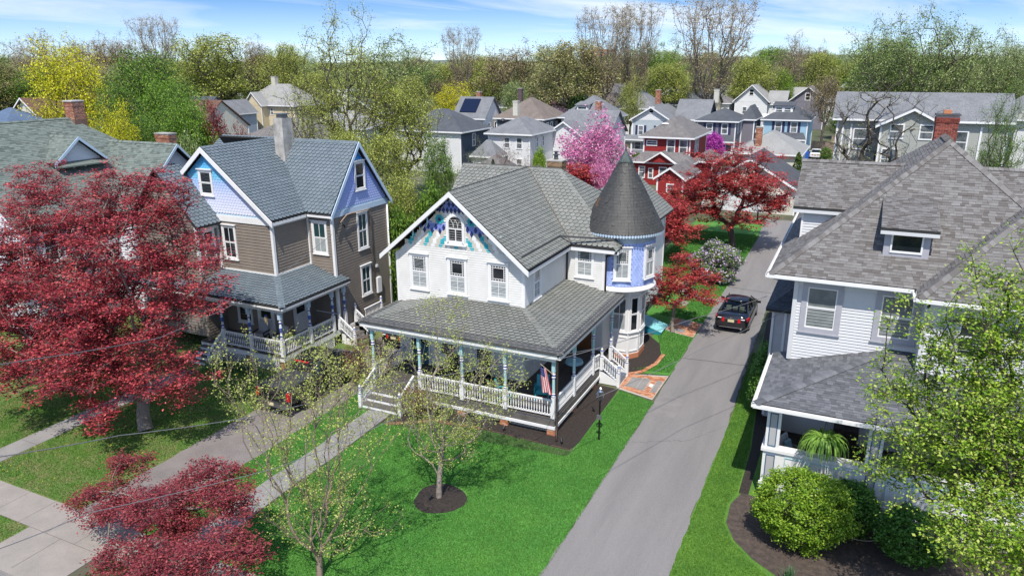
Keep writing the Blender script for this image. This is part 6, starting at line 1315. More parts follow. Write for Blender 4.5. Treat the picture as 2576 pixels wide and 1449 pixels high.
def bhouse(name, label, x0, x1, y0, y1, ze, kind, rz, wm, rm, wins=(), ov=.4, chim=None, group=None, zb=0, gm=None, porch=None, cat='house', trimc=wtrim):
    """kind: hip | gx (ridge along x, gables left/right) | gy (gable to the front)"""
    t = thing(name, label, cat, ((x0+x1)/2, (y0+y1)/2, zb), group)
    b = MB(); b.box(x0, x1, y0, y1, zb, ze-.02); b.build('wall', wm, t)
    a0, a1, b0, b1 = x0-ov, x1+ov, y0-ov, y1+ov; xm, ym = (x0+x1)/2, (y0+y1)/2; R_ = MB()
    def slab(P_): P_ = [V3(p) for p in P_]; R_.prism(P_, (0, 0, -.14))
    if kind == 'hip':
        d = min(a1-a0, b1-b0)/2
        if b1-b0 > a1-a0: r0, r1 = (xm, b0+d, rz), (xm, b1-d, rz)
        else: r0, r1 = (a0+d, ym, rz), (a1-d, ym, rz)
        c = [(a0, b0, ze), (a1, b0, ze), (a1, b1, ze), (a0, b1, ze)]
        i = len(R_.v); same = (V3(r0)-V3(r1)).length < .3
        if b1-b0 > a1-a0 and not same: slab([c[0], c[1], r0]); slab([c[1], c[2], r1, r0]); slab([c[2], c[3], r1]); slab([c[3], c[0], r0, r1])
        elif same: [slab([c[k_], c[(k_+1) % 4], r0]) for k_ in range(4)]
        else: slab([c[0], c[1], r1, r0]); slab([c[1], c[2], r1]); slab([c[2], c[3], r0, r1]); slab([c[3], c[0], r0])
    elif kind == 'gx':
        slab([(a0, b0, ze), (a1, b0, ze), (a1, ym, rz), (a0, ym, rz)]); slab([(a1, b1, ze), (a0, b1, ze), (a0, ym, rz), (a1, ym, rz)])
        g = MB(); k_ = (rz-ze)/(ym-b0); zz = rz-.16
        for xx, v in ((x0, .1), (x1-.1, .1)): g = MB(); g.prism([(xx, y0, ze-.02), (xx, y1, ze-.02), (xx, ym, zz)], (v, 0, 0)); g.build('gable', gm or wm, t)
    else:
        slab([(a0, b0, ze), (xm, b0, rz), (xm, b1, rz), (a0, b1, ze)]); slab([(a1, b0, ze), (a1, b1, ze), (xm, b1, rz), (xm, b0, rz)])
        g = MB()
        for yy in (y0-.02, y1-.1): g = MB(); g.prism([(x0, yy, ze-.02), (x1, yy, ze-.02), (xm, yy, rz-.16)], (0, .1, 0)); g.build('gable', gm or wm, t)
        for s_ in (-1, 1): q = MB(); A, B = V3((a0 if s_ < 0 else a1, b0-.04, ze)), V3((xm, b0-.04-.001*s_, rz+.02)); d_ = V3((0, 0, .24)); q.hexa([A-d_, B-d_, B-d_+V3((0, .04, 0)), A-d_+V3((0, .04, 0)), A, B, B+V3((0, .04, 0)), A+V3((0, .04, 0))]); q.build('rake_board', trimc, t)
    ro = R_.build('roof', rm, t)
    f = MB(); f.box(a0, a1, b0-.06, b0-.005, ze-.2, ze+.0) if kind != 'gy' else None
    f.box(a1+.005, a1+.06, b0, b1, ze-.2, ze) if kind != 'gx' else None
    f.build('gutter', trimc, t)
    for q_ in ((x0-.06, x0+.12, y0-.06, y0-.001), (x1-.12, x1+.06, y0-.06, y0-.001), (x1+.001, x1+.06, y1-.12, y1+.05)): cb = MB(); cb.box(*q_, zb, ze-.1); cb.build('corner_board', trimc, t)
    for w_ in wins: bwin(t, *w_, x0=x0, x1=x1, y0=y0, y1=y1)
    if chim: cx_, cy_, cz0_, cz1_, cm_, cw = chim; chimney(t, cx_, cy_, cz0_, cz1_, cw, cw, cm_, bl=.3, bh=.12)
    if porch:
        pz, pd, pr_, px0, px1 = porch; q = MB(); q.prism([V3((px0-.3, y0-pd-.3, pz)), V3((px1+.3, y0-pd-.3, pz)), V3((px1-.4, y0-.0, pz+pr_)), V3((px0+.4, y0-.0, pz+pr_))], (0, 0, -.12)); q.build('porch_roof', rm, t)
        q = MB(); q.box(px0-.3, px1+.3, y0-pd-.36, y0-pd-.3, pz-.22, pz-.02); q.box(px0-.1, px1+.1, y0-pd, y0-pd+.15, pz-.5, pz-.22); q.build('porch_fascia', trimc, t)
        n_ = max(2, int((px1-px0)/2.4)+1)
        for i in range(n_): xx = px0+(px1-px0)*i/(n_-1); q = MB(); q.box(xx-.12, xx+.12, y0-pd, y0-pd+.24, zb, pz-.5); q.build('porch_post', trimc, t)
        q = MB(); q.box(px0, px1, y0-pd, y0-.01, zb+.3, zb+.5); q.build('porch_floor', bgry, t)
        q = MB(); q.box(px0+.13, px1-.13, y0-pd+.05, y0-pd+.1, zb+1.15, zb+1.22)
        xx = px0+.3
        while xx < px1-.2: q.box(xx, xx+.05, y0-pd+.05, y0-pd+.1, zb+.5, zb+1.15); xx += .2
        q.build('porch_railing', trimc, t, 'stuff')
    return t
grey_far = 'house'
A = bhouse('hip_roof_house', 'white two-storey house with grey hip roof, pale chimney and black roof vent', -48.1, -41.7, 94, 103, 6, 'hip', GY(1176+10, 290, 98.5).z, bw, sh_grey, [('F', 2.4, 3.9), ('F', 4.3, 3.9), ('R', 2.0, 3.9, .8), ('R', 4.2, 3.9, .8), ('F', 4.3, 1.0), ('F', 1.0, 1.0)], .5)
def lump(parent, nm, x, y, z, r, h, m): q = MB(); q.lathe(x, y, z, [(0, r), (h*.6, r*.95), (h, r*.4)], 12); return q.build(nm, m, parent, smooth=True)
lump(A, 'roof_vent', -47.0, 96.4, 7.3, .45, .5, black)
chimney(A, -45.4, 97.5, 8.2, 10.2, .7, .7, bst, bl=.4, bh=.2)
B = bhouse('slate_blue_house', 'dark slate-blue house with charcoal hip roof just left of the white hip-roofed house', -63, -52.4, 93.6, 102.2, 6, 'hip', 8.9, bdk, sh_char, [('F', 1, 3.6, 1.1), ('F', 3.4, 3.6, 1.1), ('F', 7.4, 3.6, 1.1), ('R', 3.4, 3.6, 1.0, 1.9)], .5)
q = MB(); q.box(-62.9, -52.5, 93.5, 93.58, 0, 5.8); q.build('front_facing', bw, B)
Cc_ = bhouse('solar_panel_house', 'white house with grey gable roof carrying a dark solar panel', -67.0, -60.9, 117.5, 124, 6, 'gx', 9.6, bw, sh_grey, [('F', 3, 3.8), ('R', 1.2, 3.6, 1.0, 1.6), ('R', 3.8, 3.6, 1.0)], .4, chim=(-63.9, 121.3, 8.5, 10.4, brickr, .8))
q = MB(); sl_ = (9.6-6)/3.65; q.hexa([(-66.2, 118.0, 6+sl_*.9+.12), (-62.9, 118.0, 6+sl_*.9+.12), (-62.9, 120.2, 6+sl_*3.1+.12), (-66.2, 120.2, 6+sl_*3.1+.12), (-66.2, 118.0, 6+sl_*.9+.2), (-62.9, 118.0, 6+sl_*.9+.2), (-62.9, 120.2, 6+sl_*3.1+.2), (-66.2, 120.2, 6+sl_*3.1+.2)]); q.build('solar_panel', mat('solar_panel_blue', (.01, .015, .04), .15), Cc_)
D_ = bhouse('brown_roof_house', 'grey-sided house with a low brown hip roof and dark chimney behind the white hip-roofed house', -60, -51, 120.5, 131, 6, 'hip', 9.4, bdk, sh_brn, [('R', 1.5, 3.7, 1.0), ('R', 3.4, 3.7, 1.0), ('R', 6, 3.7, 1.0)], .5, chim=(-57.8, 126, 8.6, 10.9, mat('dark_chimney', (.1, .07, .07), .8), .8))
E_ = bhouse('dormer_house', 'pale house with weathered grey pyramid roof and a white front dormer', -49.8, -41.2, 126.5, 136.5, 6, 'hip', GY(1672, 243, 131.5).z, bw, sh_grey, [('F', .8, 3.6), ('F', 5, 3.6), ('R', 2, 3.6), ('R', 5, 3.6)], .6, chim=(-42.6, 125.6, 5.5, 8.9, brickr, .9))
def dormer(parent, x, y, z, w_, h, m, rm, d=2.2, n_=1):
    q = MB(); q.box(x-w_/2, x+w_/2, y, y+d, z, z+h); q.build('dormer', m, parent); q = MB(); q.hexa([(x-w_/2-.3, y-.3, z+h), (x+w_/2+.3, y-.3, z+h), (x+w_/2+.3, y+d+.8, z+h+.5), (x-w_/2-.3, y+d+.8, z+h+.5), (x-w_/2-.3, y-.3, z+h+.12), (x+w_/2+.3, y-.3, z+h+.12), (x+w_/2+.3, y+d+.8, z+h+.62), (x-w_/2-.3, y+d+.8, z+h+.62)]); q.build('dormer_roof', rm, parent)
    for i in range(n_): ww = (w_-.3)/n_; bwin(parent, 'F', -w_/2+.15+i*ww, z+.12, ww-.1, h-.25, x0=x, y0=y-.001)
dormer(E_, -46.2, 127.3, 6.7, 2.2, 1.35, bw, sh_grey)
F_ = bhouse('gable_roof_house', 'white house with pale grey gable roof behind the pink magnolia', -42, -34.4, 106.3, 114.8, 5, 'gx', 8.4, bw, sh_grey, [('R', 3, 2.6, 1.0), ('F', 1.5, 2.4)], .4)
bhouse('gabled_annex', 'low white gable wing poking out left of the pink magnolia', -43.5, -36.5, 102.5, 106, 4.6, 'gy', 7.2, bw, sh_grey, [('F', 1, 1.6), ('F', 4.6, 1.6)], .4)
G_ = bhouse('pale_blue_gable_house', 'pale blue house with a broad white front gable and dark shutters', -36.2, -29.8, 125, 136, 6, 'gy', GY(1678, 270, 124.8).z, bpb, sh_grey, [('F', 1.0, 3.4, 1.0, 1.7, True), ('F', 4.2, 3.4, 1.0, 1.7, True), ('F', .5, .9, 1.2), ('F', 2.2, .9, 1.2), ('F', 2.75, 7.1, .9, 1.1)], .5, gm=bw, chim=(-33.5, 131, 8.4, 10.7, brickr, .8), porch=(2.9, 1.6, .6, -38.5, -30.4))
bhouse('gable_wing', 'grey roofed wing of the pale blue gable house, reaching right towards the big tree', -29.7, -24.5, 129, 136.5, 6, 'gx', 9.2, bdk, sh_grey, [], .4)
H_ = bhouse('red_house', 'dark red clapboard house with grey-brown hip roof, round skylight and white corner boards', -26.6, -20.4, 97.6, 108, 6, 'hip', GY(1864, 297, 102.6).z, bred, sh_gr2, [('F', .35, 4.75, 1.5, .75), ('F', 3.1, 3.7, 1.15, 2.0), ('F', 4.75, 3.7, 1.15, 2.0), ('R', 2.8, 3.7, .9, 1.9), ('R', 4.2, 3.7, .9, 1.9)], .6)
lump(H_, 'round_skylight', -24.3, 99.6, 7.45, .55, .18, wtrim)
Hp = bhouse('red_house_porch', 'enclosed front porch of the red house with little gable over its door', -27.3, -19.6, 94.9, 97.5, 3.0, 'hip', 4.2, bred, sh_gr2, [('F', .9, .8, .9, 1.6), ('F', 2.2, .8, .7, 1.4), ('F', 3.6, .5, 1.1, 1.9), ('F', 5.4, .8, 1.0, 1.5), ('F', 6.5, .8, .9, 1.5)], .4)
q = MB(); q.prism([(-25.2, 94.2, 3.05), (-21.6, 94.2, 3.05), (-23.4, 94.2, 4.15)], (0, .12, 0)); q.build('pediment', bred, Hp)
for s_ in (-1, 1): q = MB(); q.beam((-23.4+s_*2.05, 94.1, 2.98), (-23.4, 94.1, 4.3), .5, .16); q.build('pediment_trim', wtrim, Hp)
q = MB(); q.prism([(-25.4, 94.2, 3.05), (-23.4, 94.2, 4.32), (-23.4, 96.5, 4.32), (-25.4, 96.5, 3.05)], (0, 0, .06)); q.prism([(-21.4, 94.2, 3.05), (-21.4, 96.5, 3.05), (-23.4, 96.5, 4.33), (-23.4, 94.2, 4.33)], (0, 0, .06)); q.build('pediment_roof', sh_gr2, Hp)
bhouse('red_house_side_wing', 'low brown-roofed side wing at the right end of the red house', -20.3, -17.6, 99, 105, 2.9, 'hip', 4.0, bred, sh_gr2, [], .4)
I_ = bhouse('grey_mauve_house', 'grey-mauve house with charcoal hip roof, dark shutters and a front porch beside the magenta redbud', -25.7, -19.4, 127.6, 138, 6, 'hip', GY(1857, 274, 133).z, bgry, sh_char, [('F', 1.5, 3.8, 1.1, 1.8, True), ('F', 4.0, 3.8, 1.1, 1.8, True), ('R', 2, 3.8), ('R', 5, 3.8), ('F', 3.9, .8, 1.1, 1.7)], .5, chim=(-24.0, 134, 8.6, 10.8, bst, .8), porch=(2.9, 2.2, .8, -25.6, -19.4))
bhouse('mauve_house_wing', 'dark-roofed rear wing to the right of the grey-mauve house', -19.3, -17.2, 133, 141, 6, 'hip', 8.2, bgry, sh_char, [('R', 2, 3.6)], .3)
J_ = bhouse('sky_blue_house', 'sky-blue clapboard house with charcoal hip roof, navy shutters and small front dormer', -15.9, -8.8, 134.6, 147, 6, 'hip', GY(1984, 264, 140).z, bblu, sh_char, [('F', 1.9, 3.8, 1.15, 1.85, True), ('F', 4.4, 3.8, 1.15, 1.85, True), ('R', 3, 3.8), ('F', 3.9, .6, 1.0, 1.9), ('F', 5.2, .6, 1.0, 1.9)], .5, porch=(3.0, 2.4, .9, -14.2, -8.9))
dormer(J_, -13.0, 136.3, 6.9, 3.0, 1.2, wtrim, sh_char, n_=2)
bhouse('white_cross_gable_house', 'tall white house with a steep front gable behind the charcoal hip roofs', -29.2, -21.8, 188, 200, GY(1870, 256, 188).z, 'gy', GY(1909, 214, 188).z, bw, sh_pale, [('F', 3.1, 7.6, 1.1, 1.5), ('F', 1.8, 3.2, 1.1, 1.8), ('F', 4.6, 3.2, 1.1, 1.8)], .6)
bhouse('white_house_wing', 'pale gabled wing of the tall white house, turned to the right', -21.7, -17.9, 190, 197, 5.6, 'gx', 8.6, bw, sh_pale, [('R', 2.5, 4.2), ('F', 1.0, 4.4)], .4)
bhouse('white_sunroom', 'flat-roofed white rear extension between the grey-mauve and sky-blue houses', -20.6, -16.3, 152, 160, 5, 'hip', 5.4, bw, wtrim, [('F', 2.4, 1.6, .9, 1.9)], .3)
bhouse('weathered_gable_house', 'weathered grey shingled house with white gable trim left of the bare street tree', -16.8, -9.2, 189, 200, GY(2010, 256, 189).z, 'gy', GY(2038, 218, 189).z, bgry, sh_gr2, [('F', 3.2, 6.6, 1.2, 1.7), ('F', 2.4, 3.2, 1.4, 1.2)], .6)
bhouse('long_grey_roof_house', 'long plain pale roof between the white and the weathered gable houses', -23.5, -15.0, 205, 212, 6.0, 'gx', 9.0, bw, sh_pale, [], .3)
# big sage house at right
Mx = .7125
M_ = bhouse('big_sage_house', 'big sage-grey clapboard house with long grey roof, behind the bare tree at the right', -2.7, 12.5, 85.6, 93, 9.75, 'gx', 12.3, bgg, sh_grey, [('F', 1.6, 6.6, 1.7, 2.2), ('F', 10.5, 6.6, 1.5, 2.2)], .5)
Mf = bhouse('sage_house_gable', 'projecting centre gable of the big sage-grey house with two rows of windows', 1.4, 6.9, 83.2, 85.5, 9.3, 'gy', 11.0, bgg, sh_grey, [('F', .8, 8.0, 1.3, 1.5), ('F', 3.4, 8.0, 1.3, 1.5), ('F', .3, 4.9, 1.5, 2.2)], .5)
q = MB(); q.box(-3.4, -2.72, 86, 88.2, 4.0, 4.2); q.box(-3.4, -2.72, 86, 86.1, 4.21, 5.0); q.box(-3.4, -3.3, 86, 88, 4.21, 5.0); q.box(-3.4, -2.72, 86, 88, 0, 3.99); q.build('side_balcony', wtrim, M_)
for xx in (-2.2, -1.4, 7.4, 10.2): q = MB(); q.box(xx, xx+.18, 85.5, 85.56, 0, 9.2); q.build('white_strip', wtrim, M_)
chc = chimney(hr, 3.6, 42.6, 9.5, 12.9, .95, .85, mat('deep_red_brick', (.25, .05, .03), .85, tintcol=[(0, (.13, .025, .02)), (.5, (.24, .05, .03)), (1, (.33, .09, .06))], bump=.3), bl=.24, bh=.085, capm=lead)
q = MB(); q.box(3.4, 3.75, 42.45, 42.75, 12.98, 13.15); q.build('chimney_pot', bricko, chc)
bhouse('pale_roof_house', 'house with large sunlit pale grey roof at the far right edge', 14.5, 26, 95, 108, 9.5, 'hip', 14.6, bw, sh_pale, [('F', 3, 6.5, 1.3, 1.8), ('F', 6, 6.5, 1.3, 1.8)], .6, chim=(19.5, 101, 13, 16.2, bricko, 1.0))
# garages and outbuildings
gz = GY(1912, 400.5, 80.6).z
Gr = bhouse('stucco_garage', 'cream stucco garage with charcoal roof at the driveway end behind the red maple', -15.2, -5.7, 81, 91, 2.6, 'gy', gz, bst, sh_char, [('F', 7.6, .9, 1.2, 1.3)], .45, gm=bst, cat='garage')
q = MB(); q.box(-13.2, -8.8, 80.9, 80.98, 0, 2.2); q.build('garage_door', wtrim, Gr)
for i in range(4): q = MB(); q.box(-13.15, -8.85, 80.86, 80.895, .05+i*.54, .53+i*.54); q.build('door_panel', bw, Gr)
bhouse('pale_bungalow', 'single-storey bungalow with big pale grey hip roof and red brick chimney behind the red maple', -16.6, -7.9, 110, 122, 3, 'hip', GY(1923, 328, 116).z, bst, sh_pale, [], .5, chim=(-13.6, 111.4, 3.5, 6.5, brickr, .85), cat='house')
bhouse('red_garage', 'small red clapboard garage with grey gable roof in front of the red house', -21.0, -18.0, 83.6, 91, 2.7, 'gy', 4.0, bred, sh_gr2, [('F', 1.1, 1.0, .9, 1.1)], .4, cat='garage')
bhouse('white_garage', 'small white clapboard garage with grey gable roof and dark side window below the magnolia', -33.4, -29.9, 84.2, 91, 2.8, 'gy', 4.7, bw, sh_grey, [('F', .7, 1.4, .75, 1.4)], .4, cat='garage')
bhouse('white_kitchen_wing', 'low white wing with little grey pyramid roof in front of the white hip-roofed house', -49.0, -45.5, 91, 93.8, 3.1, 'hip', 5.2, bw, sh_grey, [('F', .6, 1.2, 1.1, .9)], .4, cat='house wing')
bhouse('grey_shed', 'small shed with grey-brown pyramid roof just behind the Victorian house ridge', -44.8, -41.5, 84.5, 88.2, 2.5, 'hip', 4.1, bw, sh_gr2, [], .4, cat='shed')
# left side: cream house, blue-grey house, commercial blocks
bhouse('cream_house', 'cream two-storey house with pale grey roof and white gables, left of the tall leafing tree', -131, -115.5, 131, 141, 6.5, 'hip', 11.0, bcr, sh_pale, [('F', 1.5, 4.3, .9, 1.6), ('F', 4.8, 4.3, .9, 1.6), ('F', 8.5, 4.3, .9, 1.6), ('R', 2, 4.3)], .6, chim=(-125, 136, 9.5, 12.6, bst, 1.1))
bhouse('cream_house_front_gable', 'white-trimmed front gable of the cream house', -127.5, -122.8, 128.6, 130.9, 6.5, 'gy', 9.4, bcr, sh_pale, [('F', 1.8, 4.2, .9, 1.6)], .4)
bhouse('blue_gable_house', 'small blue-grey gabled house with dark lower roof, left of the cream house', -127.5, -122, 117, 126, 5.2, 'gy', 8.0, bmat('far_bluegrey_siding', (.33, .40, .5)), sh_grey, [('F', 2.2, 3.0, .9, 1.3)], .4)
bhouse('cream_block', 'long flat-roofed cream commercial building far behind the cream house', -229, -212, 214, 224, 6, 'hip', 6.3, bcr, sh_char, [], .1, cat='building')
bhouse('grey_wall_building', 'large windowless grey building at the far left edge', -262, -205, 132, 160, 10.6, 'hip', 10.9, bmat('far_grey_render', (.22, .235, .26), False), wtrim, [], .1, cat='building')
bhouse('brown_roof_barn', 'cream gabled house with wide rusty-brown roof under the yellow-green tree', -130, -118, 77, 92, 5.4, 'gy', 10.4, bst, mat('far_rust_shingle', (.16, .085, .06), .9, (.12, .06, .045), 1), [], .6)
bhouse('brown_roof_wing', 'long rusty-brown roof running right from the cream gable', -117.8, -96, 86, 97, 5.4, 'gx', 9.8, bst, MATS['far_rust_shingle'], [], .3)
bhouse('blue_roof_house', 'low blue-grey roof at the left edge beyond the sage-roofed house', -126, -113, 66, 78, 5.5, 'hip', 9.2, bst, mat('far_blue_shingle', (.10, .15, .24), .85, (.07, .11, .18), 1), [], .4)
bhouse('white_triangle_house', 'white gabled house with dark grey roof half hidden by green trees on the left', -117, -109.5, 88, 98, 5.4, 'gy', 9.6, bw, sh_char, [('F', 4.4, 5.6, 1.0, 1.5)], .5)
bhouse('dark_roof_wing', 'broad dark grey roof behind the green trees left of centre', -109.2, -104, 93, 103, 6.2, 'gx', 10.0, bw, sh_char, [], .4)
for i, (x, y, w_, h, m_) in enumerate(((-196, 180, 34, 8, wtrim), (-176, 178, 14, 10.5, wtrim), (-150, 182, 20, 7.5, wtrim))):
    bhouse('warehouse', ['white flat-roofed warehouse seen through the yellow-green tree', 'taller white rooftop block with windows above the warehouse', 'white low roof to the right of the warehouse'][i], x-w_/2, x+w_/2, y, y+16, h, 'hip', h+.3, bw, m_, [('F', w_*.3, h-2.4, 2, 1.5), ('F', w_*.6, h-2.4, 2, 1.5)], .2, cat='building')
# apartment tower and blue-roofed turret house on the skyline
t = thing('apartment_tower', 'distant red-brick apartment block on the skyline behind the tall bare trees', 'apartment block', (-209, 600, 0))
q = MB(); q.box(-221, -196, 600, 620, 0, 25.2); tw = q.build('wall', mat('far_tower_brick', (.30, .14, .09), .9, (.36, .2, .14), .1), t)
for fz in range(7):
    for k_ in range(6): q = MB(); q.box(-219.5+k_*4, -217.5+k_*4, 599.7, 599.99, 2+fz*3.2, 4+fz*3.2); q.build('window', bglass, t)
q = MB(); q.box(-221.4, -220.6, 599.5, 602, 0, 25); q.box(-196.4, -195.6, 599.5, 602, 0, 25); q.build('balcony_stack', bst, t); q = MB(); q.box(-212, -206, 605, 612, 25.21, 27.5); q.build('roof_box', bst, t)
t = thing('turret_house', 'distant house with pale blue slate roofs and a pointed turret behind the sage house', 'house', (-2, 225, 0))
q = MB(); q.box(-7, 6, 222, 234, 0, 8.6); q.build('wall', bbr, t); q = MB(); q.lathe(-.8, 223.5, 0, [(0, 2.3), (8.6, 2.3)], 12); q.build('turret', bbr, t)
q = MB(); q.lathe(-.8, 223.5, 8.6, [(0, 2.9), (1.0, 2.3), (6.4, .08)], 12); bsl = mat('far_blue_slate', (.30, .36, .44), .6, (.22, .28, .36), .6); q.build('turret_roof', bsl, t)
q = MB(); q.prism([(-7.6, 221.6, 8.5), (6.6, 221.6, 8.5), (1, 228, 12.6), (-3.5, 228, 12.6)], (0, 0, .1)); q.prism([(6.6, 221.6, 8.5), (6.6, 234, 8.5), (1, 228, 12.6)], (0, 0, .1)); q.build('roof', bsl, t); lump(t, 'finial', -.8, 223.5, 14.9, .3, .6, wtrim)
for k_ in range(9): q = MB(); q.box(-6.6+k_*1.3, -6.5+k_*1.3, 221.8, 221.95, 5, 8.4); q.build('porch_slat', wtrim, t)
LAND = ['above the far left roof edge', 'above the brick chimney on the left', 'left of the broad olive tree', 'under the broad olive tree', 'above the cream house', 'above the stucco chimney', 'behind the tall open-crowned tree', 'right of the tall open-crowned tree', 'above the vivid yellow tree', 'above the solar-panel house', 'above the brown hip roof', 'above the magnolia', 'under the tall bare trio', 'above the red house', 'above the grey-mauve house', 'above the sky-blue house', 'left of the blue turret roof', 'above the big sage house', 'under the largest willow', 'at the far right edge']
# more houses scattered through the wooded town
rr = random.Random(5)
walls_ = [bw, bw, bpb, bcr, bst, bgry, bbr]; roofs_ = [sh_grey, sh_pale, sh_char, sh_brn, sh_gr2]; wn = ['white', 'white', 'pale blue', 'cream', 'stucco', 'mauve-grey', 'brown']; rn = ['grey', 'pale grey', 'charcoal', 'brown', 'grey-brown']
spots = [(1500, 212, 172, 'gx'), (1600, 228, 158, 'hip'), (1650, 208, 210, 'gy'), (1440, 238, 160, 'hip'), (1100, 250, 168, 'gx'), (1790, 238, 178, 'hip'), (1350, 228, 200, 'gy'), (1820, 212, 250, 'gx'), (980, 225, 200, 'gy'), (600, 212, 260, 'hip'), (2130, 232, 180, 'hip'), (1130, 228, 190, 'gy'), (1185, 222, 205, 'gx'), (1240, 232, 180, 'hip'), (1060, 245, 170, 'hip'), (1010, 262, 150, 'gx'), (1520, 235, 165, 'hip'), (1560, 222, 185, 'gy'), (1690, 222, 200, 'gy'), (1735, 236, 170, 'gx'), (760, 215, 210, 'hip'), (905, 262, 150, 'gy'), (830, 300, 115, 'hip'), (1300, 248, 165, 'gx'), (1400, 205, 270, 'gx'), (1770, 215, 230, 'gy'), (2070, 205, 260, 'gx'), (2330, 205, 240, 'gx'), (2420, 222, 190, 'gy'), (640, 205, 250, 'gx'), (560, 215, 240, 'hip'), (1900, 200, 290, 'gy'), (2180, 215, 250, 'hip'), (470, 220, 220, 'gx'), (700, 330, 100, 'hip')]
useh = set()
for i, (px, py, D0, kd) in enumerate(spots):
    p = PD(px, py, D0); w_ = rr.uniform(8, 12); d_ = rr.uniform(8, 11); a = rr.randrange(7); b_ = rr.randrange(5); ze = 5.8; rz = min(max(p.z, 8.2), 10.5)
    while (a, b_, kd == 'hip', int(px/2576*20)) in useh: a = (a+3) % 7; b_ = (b_+1) % 5
    useh.add((a, b_, kd == 'hip', int(px/2576*20))); useh.add((1-a if a < 2 else a, b_, kd == 'hip', int(px/2576*20)))
    bhouse('town_house', f'{wn[a]} house, {rn[b_]} {"hip" if kd=="hip" else "gable"} roof, among trees {LAND[min(19, int(px/2576*20))]}', p.x-w_/2, p.x+w_/2, p.y, p.y+d_, ze, kd, rz, walls_[a], roofs_[b_], [('F', w_*.2, 3.6, 1.0, 1.6), ('F', w_*.65, 3.6, 1.0, 1.6), ('R', d_*.4, 3.6, 1.0, 1.6)], .5, chim=(p.x+w_*.1, p.y+d_/2, rz-.8, rz+1.2, brickr, .8) if i % 3 == 0 else None, group='houses scattered among the trees behind')
# wooden fence, car and bins beside the sky-blue house
wood = mat('weathered_board', (.24, .17, .12), .85, (.34, .27, .21), 3, mixw=.8)
t = thing('board_fence', 'weathered wooden board fence to the right of the sky-blue house', 'fence', (-7, 140, 0))
for i in range(22): q = MB(); x = -8.2+i*.2; q.box(x, x+.185, 140, 140.04, .05, 2.1+.02*(i % 3)); q.build('board', wood, t)
for i in range(20): q = MB(); q.box(-5.3+i*.2, -5.3+i*.2+.185, 147, 147.04, .05, 2.5); q.build('board', wood, t)
for z in (.5, 1.7): q = MB(); q.box(-8.2, -3.8, 140.05, 140.1, z, z+.1); q.build('rail', wood, t)
sedan('white car parked by the wooden fence to the right of the sky-blue house', -6.9, 131, mat('white_car_paint', (.75, .76, .78), .2), mat('dark_seat', (.03, .03, .03), .8))
q = MB(); q.box(-8.5, -7.9, 131.5, 132.1, 0, 1.1); tag(q.build('wheelie_bin', mat('blue_bin', (.02, .10, .45), .5)), 'blue wheelie bin beside the corner of the sky-blue house', 'bin')
# ================================================================ trees
def skeleton(rg, base, fork, targets, seg=.5, jit=.12, up=.25, path_w=.25, tr=.2, tip=.01):
    """grow a branch graph from the trunk to every target point"""
    N_ = [np.array(base, float)]; par = [-1]; L = [0.]
    v = np.array(fork, float)-N_[0]; n_ = max(2, int(np.linalg.norm(v)/seg/1.5)); off = rg.normal(0, jit*.6, (n_+1, 3)); off[:, 2] = 0
    for i in range(1, n_+1): N_.append(np.array(base)+v*i/n_+off[i]*(1 if i < n_ else .5)); par.append(len(N_)-2); L.append(L[-1]+np.linalg.norm(v)/n_)
    f0 = max(1, int(n_*.6)); T = targets[np.argsort(np.linalg.norm(targets-np.array(fork), axis=1))]; tips = []
    cap = len(T)*14+50; A = np.zeros((cap, 3)); A[:len(N_)] = N_; LL = np.full(cap, 1e9); LL[:len(N_)] = L; LL[:f0] = 1e9; P_ = np.zeros(cap, int); P_[:len(N_)] = par; k = len(N_)
    for t in T:
        if k > cap-40: break
        d = np.linalg.norm(A[:k]-t, axis=1); cost = d+path_w*LL[:k]+np.maximum(0, A[:k, 2]-t[2])*.6; j = int(np.argmin(cost)); dist = d[j]; n_ = int(min(12, max(1, round(dist/seg))))
        pj = A[P_[j]] if P_[j] >= 0 else A[j]-[0, 0, 1]; dr = A[j]-pj; dr /= np.linalg.norm(dr)+1e-9
        c = A[j]+dr*dist*.35+np.array([0, 0, up*dist*.3]); last = j
        for i in range(1, n_+1):
            u_ = i/n_; p = (1-u_)**2*A[j]+2*u_*(1-u_)*c+u_*u_*t
            if i < n_: p = p+rg.normal(0, jit*min(1, dist/n_), 3)
            A[k] = p; P_[k] = last; LL[k] = LL[last]+dist/n_; last = k; k += 1
        tips.append(last)
    A = A[:k]; P_ = P_[:k]; cnt = np.zeros(k); cnt[tips] = 1
    for i in range(k-1, 0, -1): cnt[P_[i]] += cnt[i]
    tot = max(cnt[0], 2); e = math.log(tot)/math.log(tr/tip); R_ = tip*np.maximum(cnt, 1)**(1/e); R_[0] *= 1.25
    return A, P_, R_, np.array(tips)
